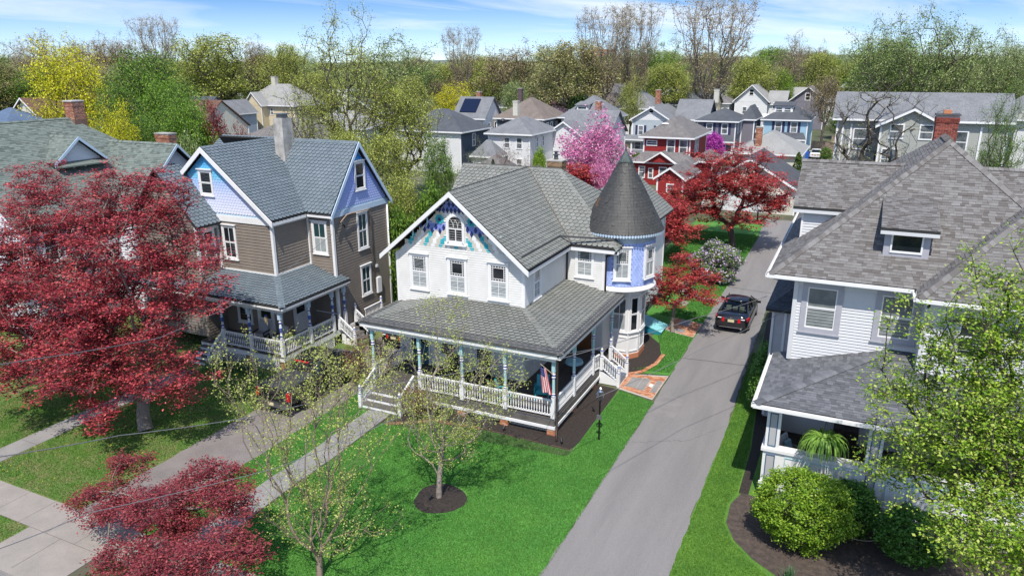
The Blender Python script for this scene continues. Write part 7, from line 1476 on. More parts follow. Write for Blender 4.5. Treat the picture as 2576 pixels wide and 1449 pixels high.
def tubes(A, P_, R_, sides=(6, 4, 3)):
    V = []; F = []; base = 0; idx = np.arange(1, len(A))
    for lo, hi, n_ in ((.06, 9, sides[0]), (.02, .06, sides[1]), (0, .02, sides[2])):
        s = idx[(R_[idx] >= lo) & (R_[idx] < hi)]
        if not len(s): continue
        a, b = A[P_[s]], A[s]; ra = np.minimum(R_[P_[s]], R_[s]*1.35); rb = R_[s]; d = b-a; L = np.linalg.norm(d, axis=1, keepdims=True)+1e-9; d /= L
        ref = np.where(np.abs(d[:, 2:3]) < .9, [[0, 0, 1.]], [[1., 0, 0]]); u = np.cross(d, ref); u /= np.linalg.norm(u, axis=1, keepdims=True); w_ = np.cross(d, u)
        an = 2*np.pi*np.arange(n_)/n_; c, s_ = np.cos(an), np.sin(an)
        ring = u[:, None, :]*c[None, :, None]+w_[:, None, :]*s_[None, :, None]
        v = np.concatenate([a[:, None]+ring*ra[:, None, None], (b+d*rb[:, None]*.3)[:, None]+ring*rb[:, None, None]], 1)
        m = len(s); j = np.arange(n_); q = np.stack([j, (j+1) % n_, (j+1) % n_+n_, j+n_], 1)
        F.append((q[None]+(base+np.arange(m)*2*n_)[:, None, None]).reshape(-1, 4)); V.append(v.reshape(-1, 3)); base += m*2*n_
    return np.concatenate(V), np.concatenate(F)
def leafquads(rg, C_, size, flat=.5, asp=.6, var=.4):
    n_ = len(C_); nrm = rg.normal(0, 1, (n_, 3)); nrm[:, 2] = np.abs(nrm[:, 2])+flat*2; nrm /= np.linalg.norm(nrm, axis=1, keepdims=True)
    r = rg.normal(0, 1, (n_, 3)); u = np.cross(nrm, r); u /= np.linalg.norm(u, axis=1, keepdims=True)+1e-9; v = np.cross(nrm, u); s = size*rg.uniform(1-var, 1+var, (n_, 1))
    V = np.stack([C_-u*s, C_-v*s*asp+nrm*s*.15, C_+u*s, C_+v*s*asp+nrm*s*.15], 1); return V.reshape(-1, 3), np.arange(n_*4).reshape(-1, 4)
def crown_points(rg, n, ells, shell=.45, lumps=.22):
    out = []; w_ = np.array([e[1][0]*e[1][1]*e[1][2] for e in ells]); w_ = w_/w_.sum()
    for (c, r), ww in zip(ells, w_):
        k = max(4, int(n*ww)); d = rg.normal(0, 1, (k, 3)); d /= np.linalg.norm(d, axis=1, keepdims=True); ph = rg.uniform(0, 6.28, 6)
        lf = 1+lumps*(np.sin(d[:, 0]*5+ph[0])*np.sin(d[:, 1]*5+ph[1])+.7*np.sin(d[:, 2]*6+ph[2]+d[:, 0]*3)); rad = (shell**3+(1-shell**3)*rg.uniform(0, 1, k))**(1/3)
        out.append(np.array(c)+d*np.array(r)*(rad*lf)[:, None])
    return np.concatenate(out)
bark_g = mat('grey_bark', (.16, .13, .11), .95, (.26, .23, .20), 5, bump=.8, bscale=30, stretch=(1, 1, .3)); bark_b = mat('brown_bark', (.17, .125, .095), .95, (.27, .21, .165), 5, bump=.8, bscale=30, stretch=(1, 1, .3)); bark_d = mat('dark_bark', (.055, .045, .04), .95, (.11, .09, .075), 3); bark_p = mat('pale_bark', (.34, .29, .25), .95, (.22, .18, .15), 7, bump=.6, bscale=30)
def leafm(nm, ramp, tr=.35): return mat(nm, ramp[0][1], .5, tintcol=ramp, trans=tr, spec=.35)
lf_red = leafm('red_maple_leaf', [(0, (0.1, 0.013, 0.022)), (0.35, (0.25, 0.026, 0.044)), (0.7, (0.48, 0.062, 0.082)), (1, (0.68, 0.17, 0.15))], .3)
lf_red2 = leafm('bronze_maple_leaf', [(0, (0.1, 0.016, 0.025)), (0.5, (0.26, 0.038, 0.052)), (1, (0.46, 0.115, 0.115))], .3)
lf_red3 = leafm('bright_maple_leaf', [(0, (0.22, 0.02, 0.028)), (0.5, (0.44, 0.045, 0.05)), (1, (0.64, 0.14, 0.11))], .35)
lf_lime = leafm('lime_leaf', [(0, (0.24, 0.32, 0.05)), (0.5, (0.44, 0.52, 0.1)), (1, (0.66, 0.68, 0.25))], .4)
lf_fresh = leafm('fresh_green_leaf', [(0, (0.1, 0.23, 0.015)), (0.4, (0.25, 0.43, 0.03)), (0.75, (0.45, 0.58, 0.08)), (1, (0.62, 0.66, 0.2))], .4)
lf_yel = leafm('yellow_leaf', [(0, (0.4, 0.42, 0.015)), (0.5, (0.68, 0.66, 0.02)), (1, (0.85, 0.8, 0.07))], .4)
lf_green = leafm('mid_green_leaf', [(0, (0.06, 0.14, 0.015)), (0.5, (0.13, 0.26, 0.03)), (1, (0.27, 0.4, 0.06))], .35)
lf_olive = leafm('olive_leaf', [(0, (0.15, 0.2, 0.03)), (0.4, (0.32, 0.38, 0.06)), (0.75, (0.5, 0.54, 0.12)), (1, (0.64, 0.64, 0.24))], .35)
lf_bud = leafm('tan_bud', [(0, (0.22, 0.17, 0.08)), (0.5, (0.42, 0.33, 0.17)), (1, (0.6, 0.5, 0.28))], .3)
lf_pale = leafm('pale_green_leaf', [(0, (0.14, 0.21, 0.05)), (0.5, (0.27, 0.36, 0.11)), (1, (0.5, 0.56, 0.28))], .35)
lf_dark = leafm('evergreen_leaf', [(0, (0.017, 0.053, 0.013)), (0.5, (0.042, 0.105, 0.021)), (1, (0.084, 0.18, 0.033))], .15)
lf_pink = leafm('magnolia_petal', [(0, (0.5, 0.09, 0.32)), (0.5, (0.74, 0.22, 0.46)), (1, (0.9, 0.58, 0.74))], .35)
lf_mag = leafm('redbud_flower', [(0, (0.4, 0.03, 0.36)), (1, (0.7, 0.12, 0.6))], .3); lf_lilac = leafm('lilac_flower', [(0, (.42, .26, .50)), (1, (.75, .65, .80))], .3)
lf_shrub = leafm('shrub_leaf', [(0, (0.08, 0.19, 0.012)), (0.5, (0.2, 0.35, 0.022)), (1, (0.38, 0.52, 0.06))], .3); lf_holly = leafm('dark_shrub_leaf', [(0, (0.04, 0.12, 0.015)), (0.5, (0.09, 0.22, 0.025)), (1, (0.18, 0.34, 0.06))], .2)
lf_twig = leafm('russet_bud', [(0, (.16, .07, .035)), (1, (.30, .16, .08))], .2)
def make_tree(name, label, cat, base, fork, ells, n, bark, leafs, seed=1, seg=.5, tr=.2, tip=.008, jit=.1, up=.2, path_w=.25, shell=.45, lumps=.22, twigs=3, twl=.4, group=None, loc=None, rawtargets=None):
    """leafs: list of (material, per_tip, size, spread(xyz), flat)"""
    rg = np.random.default_rng(seed); base = np.array(base, float); T = crown_points(rg, n, ells, shell, lumps) if rawtargets is None else rawtargets
    T = T[T[:, 2] > base[2]+.15]
    A, P_, R_, tips = skeleton(rg, base, fork, T, seg, jit, up, path_w, tr, tip); k = len(A)
    if twigs:
        src = np.concatenate([tips]*twigs+[np.flatnonzero(R_ < tip*3)]); d = rg.normal(0, 1, (len(src), 3)); d[:, 2] = d[:, 2]*.6+.45; d /= np.linalg.norm(d, axis=1, keepdims=True)
        E = A[src]+d*twl*rg.uniform(.4, 1.2, (len(src), 1)); P2 = np.concatenate([P_, src]); A2 = np.concatenate([A, E]); R2 = np.concatenate([R_, np.full(len(src), tip*.6)])
    else: A2, P2, R2 = A, P_, R_; E = A[tips]
    V, F = tubes(A2, P2, R2); o = base
    t = thing(name, label, cat, tuple(o), group)
    link('trunk', npmesh('trunk', V-o, F, bark, smooth=True), tuple(o), t)
    sc_ = max(.5, float(np.ptp(A[:, 2]))/7)
    for li, (m, per, size, spread, flat) in enumerate(leafs):
        S_ = np.concatenate([E, A[tips]]); Cn = np.repeat(S_, per, axis=0)+rg.normal(0, 1, (len(S_)*per, 3))*np.array(spread)
        Cn = Cn[Cn[:, 2] > o[2]+.08]; LV, LF = leafquads(rg, Cn, size, flat)
        link('crown' if li == 0 else 'blossom', npmesh('crown', LV-o, LF, m, rg.uniform(0, 1, len(LF))), tuple(o), t)
    return t
# --- the trees close by
make_tree('red_japanese_maple', 'very large deep-red Japanese maple filling the left side, in front of the sage-roofed house', 'maple tree', (-27.3, 19.5, 0), (-27.6, 19.9, 1.3),
    [(tuple(GY(x, y, Y)), (r, r*.8, r*.72)) for x, y, Y, r in ((120, 600, 21, 3.3), (330, 600, 21, 3.0), (300, 510, 21.5, 2.0), (480, 700, 21, 2.2), (100, 790, 19, 3.2), (300, 800, 19.5, 3.0), (420, 940, 19, 1.7), (230, 930, 17.8, 2.2), (240, 1040, 17, 1.1), (60, 920, 17.5, 2.0), (-40, 700, 20, 3.2), (110, 480, 22, 1.6), (410, 500, 22, 1.4))], 1650, bark_g, [(lf_red, 19, .058, (.20, .20, .055), 1.3)], 3, .55, .28, .009, .08, .25, .2, .45, .32, 3, .36)
make_tree('red_maple_bush', 'smaller spreading red maple by the sidewalk at the bottom left, over the front walk', 'maple tree', (-18.75, 13.4, 0), (-19.2, 13.7, 1.3),
    [(tuple(GY(x, y, Y)), (r, r*.8, h)) for x, y, Y, r, h in ((330, 1170, 14.8, .8, .4), (520, 1215, 14.2, 1.2, .5), (270, 1265, 13.6, 1.2, .45), (400, 1280, 13.4, 1.3, .4), (560, 1275, 13.4, .9, .5), (310, 1405, 11.9, 1.1, .4), (450, 1420, 11.8, 1.3, .45), (580, 1390, 12.2, .9, .5), (450, 1330, 13.2, 1.0, .35))], 480, bark_g, [(lf_red2, 18, .038, (.13, .13, .035), 1.4)], 5, .35, .13, .006, .1, .2, .2, .4, .25, 3, .25)
rgx = np.random.default_rng(21)
def broom(cx_, cy_, z0, z1, rx_, ry_, n): a = rgx.uniform(0, 6.28, n); r_ = rgx.uniform(.15, 1, n)**.6; z = rgx.uniform(z0, z1, n); f = .35+.65*np.clip((z-z0)/(z1-z0)*1.5, 0, 1); return np.stack([cx_+rx_*r_*f*np.cos(a), cy_+ry_*r_*f*np.sin(a), z], 1)
make_tree('young_street_tree', 'multi-stemmed young tree with sparse lime leaves rising from the bottom edge', 'tree', (-13.9, 15.0, 0), (-13.85, 15.1, .9), [((0, 0, 0), (1, 1, 1))], 0, bark_b, [(lf_lime, 5, .029, (.07, .07, .08), .2)], 7, .45, .095, .0048, .03, .35, .75, twigs=2, twl=.26,
    rawtargets=np.concatenate([broom(-13.9, 15.2, 2.4, 7.6, 3.3, 1.9, 400), broom(-13.4, 15.4, 5.5, 8.1, 1.8, 1.2, 90), broom(-14.2, 15.0, 1.2, 3.4, 3.6, 1.6, 100)]))
make_tree('young_lawn_tree', 'slim young tree with tiny yellow-green leaves standing in the round mulch ring on the lawn', 'tree', (-12.7, 20.35, 0), (-12.55, 20.5, 2.3), [((0, 0, 0), (1, 1, 1))], 0, bark_p, [(lf_lime, 5, .029, (.07, .07, .08), .2)], 8, .4, .10, .0048, .035, .35, .6, twigs=2, twl=.25,
    rawtargets=np.concatenate([broom(-12.5, 20.6, 2.4, 5.8, 3.3, 2.2, 480), broom(-12.4, 20.6, 5.3, 8.1, .9, .8, 60), broom(-12.5, 20.3, 1.6, 2.8, 1.8, 1.2, 50)]))
make_tree('green_street_tree', 'bright fresh-green leafing tree in the lower right corner in front of the right-hand porch', 'tree', (5.0, 19.6, 0), (4.6, 20.2, 1.8), [(tuple(GY(x, y, Y)), (r, r*.8, h)) for x, y, Y, r, h in ((2450, 1130, 20.5, 2.2, 1.6), (2300, 960, 21, .9, .8), (2450, 900, 20.5, 1.4, 1.4), (2560, 780, 20.5, 1.1, 1.6), (2255, 760, 21, .35, .9), (2350, 840, 21, .6, .8), (2440, 700, 20.5, .35, 1.3), (2470, 1350, 18.6, 1.3, .8), (2540, 1350, 18.2, 1.6, 1.2), (2560, 1050, 20, 1.7, 1.6), (2300, 1180, 20, .6, .5))], 800, bark_d, [(lf_fresh, 10, .044, (.11, .11, .08), .6)], 9, .45, .17, .009, .06, .45, .35, .3, .38, 4, .38)
make_tree('small_red_maple', 'little bright-red maple on the grass between the brick paths, beside the driveway', 'maple tree', (-8.95, 41.3, 0), (-9.1, 41.6, 1.1), [((-9.0, 42.0, 3.0), (1.7, 1.3, .9)), ((-7.4, 41.0, 2.5), (1.5, .8, .35)), ((-9.7, 41.2, 1.9), (1.3, .9, .35)), ((-8.8, 42.6, 4.1), (.9, .8, .5)), ((-7.3, 42.6, 3.4), (1.0, .8, .35))], 190, bark_g, [(lf_red3, 13, .062, (.16, .16, .05), 1.2)], 10, .35, .11, .009, .08, .2, .2, .3, .25, 2, .22)
make_tree('red_maple', 'wide deep-red maple spreading over the end of the driveway in front of the cream garage', 'maple tree', (-9.2, 64.1, 0), (-9.6, 64.4, 1.8), [((-9.4, 65, 5.3), (4.6, 3.4, 1.6)), ((-13.2, 64.5, 4.3), (3.2, 2.8, 1.1)), ((-6.3, 64.5, 3.9), (2.1, 2.4, 1.0)), ((-9.6, 66.0, 7.4), (3.1, 2.4, .9)), ((-12.5, 64, 2.9), (3.4, 2.4, .7)), ((-7.6, 63.4, 2.7), (2.4, 1.8, .6))], 400, bark_d, [(lf_red3, 16, .095, (.26, .26, .07), 1.4)], 11, .7, .28, .018, .10, .25, .25, .5, .4, 3, .5)
make_tree('red_maple', 'narrower bright-red maple just right of the turret cone, left of the wide one', 'maple tree', (-14.6, 58, 0), (-14.5, 58.2, 1.5), [((-14.3, 58.5, 3.1), (2.4, 2.2, 1.7)), ((-12.6, 57, 2.6), (1.8, 1.6, 1.0))], 200, bark_d, [(lf_red3, 10, .10, (.28, .28, .10), 1.2)], 12, .6, .2, .012, .12, .25, .2, .5, .28, 3, .45)
make_tree('red_maple', 'low red maple beside the white garage, just left of the turret cone', 'maple tree', (-27.6, 78, 0), (-27.6, 78.2, 1.2), [((-27.8, 78, 2.9), (2.6, 2.4, 1.5))], 150, bark_d, [(lf_red3, 10, .12, (.34, .34, .12), 1.2)], 13, .7, .2, .015, .12, .25, .2, .5, .28, 3, .5)
def shrub(name, label, x, y, rx_, ry_, h, m, n, size, seed, z0=.1, flowers=None, shell=.8, cat='shrub', lump=.08, bark=bark_d):
    tl = [(m, n, size, (.07*h/2, .07*h/2, .06*h/2), .4)]+([flowers] if flowers else [])
    return make_tree(name, label, cat, (x, y, 0), (x, y, .25), [((x, y, h*.5+z0), (rx_, ry_, h*.5))], 420, bark, tl, seed, .35, .06, .006, .05, .2, .2, shell, lump, 2, .14)
shrub('round_shrub', 'big clipped yellow-green shrub in front of the right-hand porch', -.35, 23.25, 1.55, 1.45, 2.35, lf_shrub, 24, .038, 14)
shrub('round_shrub', 'darker round shrub tucked behind the big yellow-green one, against the porch', 1.15, 24.45, .78, .7, 1.75, lf_holly, 9, .045, 15)
shrub('round_shrub', 'dark green round shrub under the fresh-green tree, right of the hose', 3.0, 23.7, 1.1, 1.0, 1.55, lf_holly, 12, .045, 16)
shrub('lilac_bush', 'lilac bush covered in pale purple flowers on the lawn edge beside the driveway', -8.7, 53.2, 1.65, 1.5, 2.6, lf_green, 8, .07, 17, flowers=(lf_lilac, 4, .075, (.12, .12, .10), .2), lump=.2)
shrub('low_shrub', 'yellow-green low shrub with reddish top beside the driveway end', -3.2, 56.5, 1.5, 2.2, 1.9, lf_shrub, 10, .07, 18); shrub('azalea', 'magenta azalea beside the driveway under the red maple', -3.9, 59.5, .8, .8, 1.1, lf_holly, 6, .06, 19, flowers=(lf_mag, 5, .06, (.09, .09, .08), .3))
shrub('climbing_hedge', 'narrow dark green hedge along the driveway wall of the right-hand house', -3.1, 36.2, .42, 3.4, 1.5, lf_holly, 14, .05, 20); shrub('climbing_hedge', 'taller dark climber on the corner of the side bay by the driveway', -2.95, 33.3, .35, 1.6, 2.4, lf_holly, 10, .05, 22)
shrub('russet_shrub', 'leafless russet twiggy shrub between the pickup truck and the front porch steps', -20.9, 27.4, 1.3, 1.2, 2.6, lf_twig, 4, .03, 23, shell=.4); shrub('russet_shrub', 'leafless russet shrub in the mulch by the front steps of the white house', -17.0, 25.6, .9, .5, 1.3, lf_twig, 3, .028, 24, shell=.4)
def clump(name, label, x, y, n, h, m, cat='plant', spread=.25, fl=None, z0=0., arch=.6, wd=.02):
    rg = np.random.default_rng(int(abs(x*100+y*10))); V = []; F = []; T = []
    for i in range(n):
        a = rg.uniform(0, 6.28); bx, by = x+rg.normal(0, spread*.3), y+rg.normal(0, spread*.3); hh_ = h*rg.uniform(.6, 1.1); out = rg.uniform(.2, 1)*arch*hh_; pr = None; px_, py_ = -math.sin(a)*wd, math.cos(a)*wd
        for k_ in range(5):
            u_ = k_/4; cx_, cy_, cz = bx+math.cos(a)*out*u_, by+math.sin(a)*out*u_, z0+hh_*(1-(1-u_)**2)-(.35*hh_*u_**3 if arch > .8 else 0); ww = (1-u_*.9); i0 = len(V); V += [(cx_-px_*ww, cy_-py_*ww, cz), (cx_+px_*ww, cy_+py_*ww, cz)]
            if pr is not None: F.append((pr, pr+1, i0+1, i0)); T.append(rg.uniform())
            pr = i0
    me = npmesh(name, np.array(V)-[x, y, z0], np.array(F), m, T); o = link(name, me, (x, y, z0)); tag(o, label, cat)
    return o
t = thing('hanging_fern', 'lush green fern hanging in the opening of the right-hand porch', 'fern', (.02, 25.1, 2.3)); q = MB(); q.lathe(.02, 25.1, 2.75, [(0, .12), (.2, .18)], 10); q.build('pot', bark_d, t); q = MB(); [q.tube([(.02, 25.1, 3.75), (.02+.17*math.cos(a), 25.1+.17*math.sin(a), 2.95)], .006, 4) for a in (0, 2.1, 4.2)]; q.build('hanger', black, t)
rg = np.random.default_rng(4); V = []; F = []; T = []
for i in range(230):
    a = rg.uniform(0, 6.28); L_ = rg.uniform(.55, .98); up_ = rg.uniform(.05, .42); prev = None
    for k_ in range(7):
        u_ = k_/6; r_ = L_*math.sin(u_*1.5)*.9; z = 2.95+up_*math.sin(u_*2.4)-.62*L_*u_**2.4; ww = .045*(1-u_*.8); cx_, cy_ = .02+math.cos(a)*r_, 25.1+math.sin(a)*r_*.8; i0 = len(V); V += [(cx_+math.sin(a)*ww, cy_-math.cos(a)*ww, z), (cx_-math.sin(a)*ww, cy_+math.cos(a)*ww, z)]
        if prev is not None: F.append((prev, prev+1, i0+1, i0)); T.append(rg.uniform(.3, 1))
        prev = i0
link('fronds', npmesh('fronds', np.array(V)-[.02, 25.1, 2.3], np.array(F), leafm('fern_frond', [(0, (.10, .24, .03)), (1, (.32, .52, .10))], .35), T), (.02, 25.1, 2.3), t)
lf_iris = leafm('iris_leaf', [(0, (.05, .12, .05)), (1, (.12, .24, .10))], .3)
clump('iris_clump', 'tuft of grey-green iris leaves in the soil below the big yellow-green shrub', -.45, 20.95, 60, .5, lf_iris); clump('low_perennial', 'small lime-green perennial in the soil near the bottom edge', 1.6, 20.4, 90, .32, lf_shrub, wd=.03); clump('low_perennial', 'reddish-green small plant to the left of the lime perennial', .4, 20.9, 60, .28, lf_holly)
for i, (x, y) in enumerate(((-30.1, 25.9), (-29.3, 26.1), (-28.4, 26.2), (-27.5, 26.1), (-26.8, 25.9))): clump('daffodil_clump', ['daffodil leaves nearest the left steps of the taupe house', 'second clump of daffodil leaves below the lattice', 'middle clump of daffodil leaves below the lattice', 'clump of daffodil leaves left of the corner post', 'clump of daffodil leaves nearest the pickup truck'][i], x, y, 110, .5, lf_iris, spread=.6)
# conifers
def cone_tree(name, label, x, y, h, r, m, seed, n=2600, size=.09, z0=.2, pw=1.0, cat='evergreen tree'):
    rg = np.random.default_rng(seed); u_ = rg.uniform(0, 1, n)**.7; z = z0+(h-z0)*(1-u_); rr_ = r*(u_**pw)*(.6+.4*rg.uniform(0, 1, n)**.5)*(1+.12*np.sin(z*6)); 
    if pw < .7: rr_ *= np.clip((1-u_)*6, .3, 1)
    a = rg.uniform(0, 6.28, n); Cn = np.stack([rr_*np.cos(a), rr_*np.sin(a), z], 1); LV, LF = leafquads(rg, Cn, size, .1); t = thing(name, label, cat, (x, y, 0)); q = MB(); q.tube([(x, y, 0), (x, y, h*.9)], [r*.12, .02], 6); q.build('trunk', bark_d, t)
    link('crown', npmesh('crown', LV, LF, m, rg.uniform(0, 1, n)), (x, y, 0), t); return t
cone_tree('arborvitae', 'slim pointed green arborvitae at the corner of the pale bungalow', -6.85, 95.5, 5.0, .95, leafm('arborvitae_leaf', [(0, (.04, .09, .012)), (1, (.14, .22, .03))], .2), 30, 3200, .10, pw=.6)
p = PD(1240, 392, 86); cone_tree('blue_spruce', 'small grey-green spruce beside the slate-blue house', p.x, p.y, 4.6, 1.7, leafm('spruce_leaf', [(0, (.03, .05, .04)), (1, (.09, .13, .10))], .1), 31, 3000, .12)
p = PD(1540, 300, 130)
# --- prototypes for the town trees, reused as individuals
PROTO = {}
def proto(key, n, ells, bark, leafs, seed, **k):
    t = make_tree('proto', 'x', 'tree', (0, 0, 0), k.pop('fork', (0, 0, 5)), ells, n, bark, leafs, seed, **k); PROTO[key] = t; return t
L_ = lambda m, per, size, sp=.5: [(m, per, size, (sp, sp, sp*.7), .4)]
proto('fan', 0, [((0, 0, 0), (1, 1, 1))], bark_g, L_(lf_bud, 4, .11, .35), 53, fork=(0, 0, 4.5), seg=1.3, tr=.75, tip=.022, jit=.10, up=.5, path_w=.75, twigs=5, twl=1.1, rawtargets=broom(0, 0, 8, 21.5, 8, 7, 430))
proto('thin', 300, [((0, 0, 13), (6.5, 6.5, 5.5)), ((0, 0, 8), (7, 7, 3))], bark_d, L_(lf_olive, 1, .075, .25), 52, fork=(0, 0, 3), seg=1.0, tr=.5, tip=.02, jit=.16, up=.35, path_w=.3, shell=.25, lumps=.35, twigs=2, twl=.8)
proto('bare', 420, [((0, 0, 14), (6.0, 6.0, 5.5)), ((-1, 1, 18), (3.5, 3.5, 3.6)), ((2.5, -1, 11), (5, 5, 3))], bark_g, L_(lf_bud, 2, .13, .35), 41, fork=(0, 0, 6), seg=1.1, tr=.55, tip=.022, jit=.13, up=.6, path_w=.42, shell=.3, lumps=.35, twigs=5, twl=1.1)
proto('bare2', 420, [((0, 0, 13), (6.5, 6.5, 4.5)), ((3, 0, 16), (3.2, 3.2, 3.4)), ((-3.6, 0, 15.5), (3, 3, 3.4))], bark_d, L_(lf_bud, 3, .13, .4), 42, fork=(.5, 0, 5), seg=1.1, tr=.5, tip=.022, jit=.16, up=.5, path_w=.42, shell=.3, lumps=.35, twigs=5, twl=1.1)
proto('olive', 520, [((0, 0, 11), (7, 7, 6)), ((2, 1, 15), (4.5, 4.5, 3.5))], bark_d, L_(lf_olive, 9, .15, .55), 43, fork=(0, 0, 4), seg=1.2, tr=.5, tip=.025, jit=.14, up=.4, shell=.5, lumps=.3, twigs=2, twl=.9)
proto('olive_open', 620, [((-3, 0, 10), (6, 6, 5.5)), ((0, 0, 15.5), (4.6, 4.6, 3.6)), ((5, 0, 11), (5, 5, 4)), ((0, 0, 7), (8, 7, 3.5))], bark_d, [(lf_olive, 8, .10, (.42, .42, .28), .4)], 44, fork=(0, 0, 4.5), seg=.9, tr=.5, tip=.022, jit=.13, up=.45, path_w=.35, shell=.4, lumps=.5, twigs=3, twl=.9)
proto('green', 520, [((0, 0, 8), (5.5, 5.5, 5.5)), ((1, 0, 11.5), (3.6, 3.6, 3))], bark_d, L_(lf_green, 11, .125, .45), 45, fork=(0, 0, 3), seg=1.0, tr=.35, tip=.02, jit=.12, up=.4, shell=.5, lumps=.3, twigs=2, twl=.7)
proto('yellow', 420, [((0, 0, 8.5), (5.2, 5.2, 4.2)), ((.5, 0, 11.5), (3.6, 3.6, 2.4)), ((-2, 0, 6), (5.4, 4.6, 2.2))], bark_d, L_(lf_yel, 10, .12, .40), 46, fork=(0, 0, 3), seg=.9, tr=.35, tip=.02, jit=.12, up=.35, shell=.55, lumps=.4, twigs=2, twl=.7)
proto('willow', 520, [((-3, 0, 11), (6.5, 6, 4.5)), ((4, 0, 13), (6.5, 6, 4.2)), ((0, 0, 8), (9, 7, 3.5))], bark_d, L_(lf_pale, 10, .14, .55), 47, fork=(0, 0, 4), seg=1.2, tr=.6, tip=.025, jit=.16, up=.5, shell=.55, lumps=.3, twigs=2, twl=1.0)
proto('pink', 300, [((-1.8, 0, 3.9), (2.8, 3.0, 2.6)), ((1.4, 0, 4.8), (2.8, 3, 2.9)), ((.2, 0, 2.6), (4.2, 3.4, 1.6))], bark_g, [(lf_pink, 7, .12, (.28, .28, .28), .1)], 48, fork=(0, 0, 1.2), seg=.6, tr=.25, tip=.015, jit=.1, up=.5, shell=.35, lumps=.4, twigs=4, twl=.8)
proto('maple', 330, [((0, 0, 5), (3.6, 3.6, 3.2))], bark_d, L_(lf_red, 8, .11, .3), 49, fork=(0, 0, 2), seg=.7, tr=.22, tip=.014, jit=.12, up=.3, shell=.5, lumps=.3, twigs=2, twl=.5)
proto('bushy', 300, [((0, 0, 2.2), (2.2, 2.2, 2.0))], bark_d, L_(lf_holly, 9, .10, .22), 50, fork=(0, 0, .6), seg=.6, tr=.12, tip=.012, shell=.7, lumps=.12, twigs=2, twl=.3)
proto('twiggy', 260, [((0, 0, 5), (3, 3, 4.2))], bark_g, L_(lf_twig, 2, .07, .2), 51, fork=(0, 0, 1), seg=.6, tr=.14, tip=.011, jit=.1, up=.7, path_w=.1, shell=.3, lumps=.2, twigs=4, twl=.6)
DIM = {'fan': (8.3, 22), 'thin': (7.4, 19), 'bare': (6.8, 21.5), 'bare2': (7.2, 19.5), 'olive': (7.5, 18.5), 'olive_open': (9, 19), 'green': (5.8, 14.5), 'yellow': (6, 14), 'willow': (10, 17.5), 'pink': (4.4, 8), 'maple': (4, 8.4), 'bushy': (2.4, 4.3), 'twiggy': (3.2, 9.5)}
first = set()
NAME = {'fan': 'bare_tree', 'thin': 'bare_tree', 'bare': 'bare_tree', 'bare2': 'bare_tree', 'olive': 'leafing_tree', 'olive_open': 'leafing_tree', 'green': 'green_tree', 'yellow': 'yellow_green_tree', 'willow': 'willow_tree', 'pink': 'magnolia_tree', 'maple': 'red_maple', 'bushy': 'evergreen_bush', 'twiggy': 'twiggy_shrub'}
def put(key, px, ytop, hw, D, label, group=None, z0=0, rot=None, swap=None):
    p = PD(px, ytop, D); Rw, Hh = DIM[key]; w_ = hw*D/FPX; sx = w_/Rw; sz = (p.z-z0)/Hh
    if key in first or True: o = copy_tree(PROTO[key], (p.x, p.y, z0), rot if rot is not None else random.uniform(0, 6.28), (sx, sx, sz))
    o.name = NAME[key]; o['label'] = label; o['category'] = 'shrub' if key in ('bushy', 'twiggy') else 'tree'
    if group: o['group'] = group
    if swap:
        for c in o.children:
            if c.name.startswith('crown'): c.data = swapmesh(c.data, swap)
    return o
SW = {}
lf_tan = leafm('tan_green_leaf', [(0, (.22, .22, .07)), (.5, (.42, .40, .16)), (1, (.60, .56, .30))], .4)
lf_fg = leafm('spring_green_leaf', [(0, (.07, .17, .015)), (.5, (.17, .34, .03)), (1, (.34, .50, .07))], .35)
def swapmesh(me, m):
    k_ = (me.name, m.name)
    if k_ not in SW: n_ = me.copy(); n_.materials.clear(); n_.materials.append(m); SW[k_] = n_
    return SW[k_]
put('olive_open', 850, 48, 150, 80, 'tall open-crowned leafing tree, the biggest between the taupe and the white houses', rot=.3)
put('olive', 1010, 215, 95, 84, 'olive-green tree filling the gap to the right of the tall open-crowned one'); put('thin', 745, 175, 55, 92, 'sparse tree behind the pale stucco chimney, left of the tall open-crowned tree')
put('olive', 960, 330, 90, 62, 'lower olive tree between the two Victorian houses, just behind the roofs'); put('green', 1105, 350, 52, 58, 'upright dark-green tree immediately left of the white house roof'); put('green', 1000, 450, 70, 50, 'low green tree in the yard between the taupe and white houses', swap=lf_olive)
put('olive', 850, 330, 80, 70, 'olive tree directly behind the taupe house side gable'); put('twiggy', 1205, 355, 32, 84, 'pale-flowering twiggy shrub beside the slate-blue house', swap=lf_pale)
put('yellow', 148, 103, 108, 92, 'yellow-green maple with a wide airy crown above the brick chimney on the left'); put('yellow', 285, 262, 62, 62, 'low bright yellow tree right of the brick chimney on the left'); put('green', 380, 140, 115, 88, 'mid-green tree left of centre with dark open branches', swap=lf_green); put('green', 450, 235, 75, 72, 'fresh green tree just left of the dark red maple'); put('green', 345, 300, 65, 66, 'green tree behind the low bright yellow one')
put('green', 415, 205, 80, 84, 'bright green tree left of the blue-grey gabled house', swap=lf_fg); put('green', 470, 262, 70, 70, 'low fresh green tree directly left of the dark red maple', swap=lf_fg); put('green', 300, 215, 70, 78, 'green tree between the brick chimney and the bright green tree', swap=lf_green)
put('maple', 530, 272, 46, 72, 'dark red maple above the taupe house roof, left of its chimney', swap=lf_red2); put('maple', 608, 322, 30, 76, 'small dark red maple directly behind the taupe roof ridge', swap=lf_red2); put('bushy', 480, 345, 52, 58, 'white-flowering shrub between the sage roof and the taupe gable', swap=lf_pale)
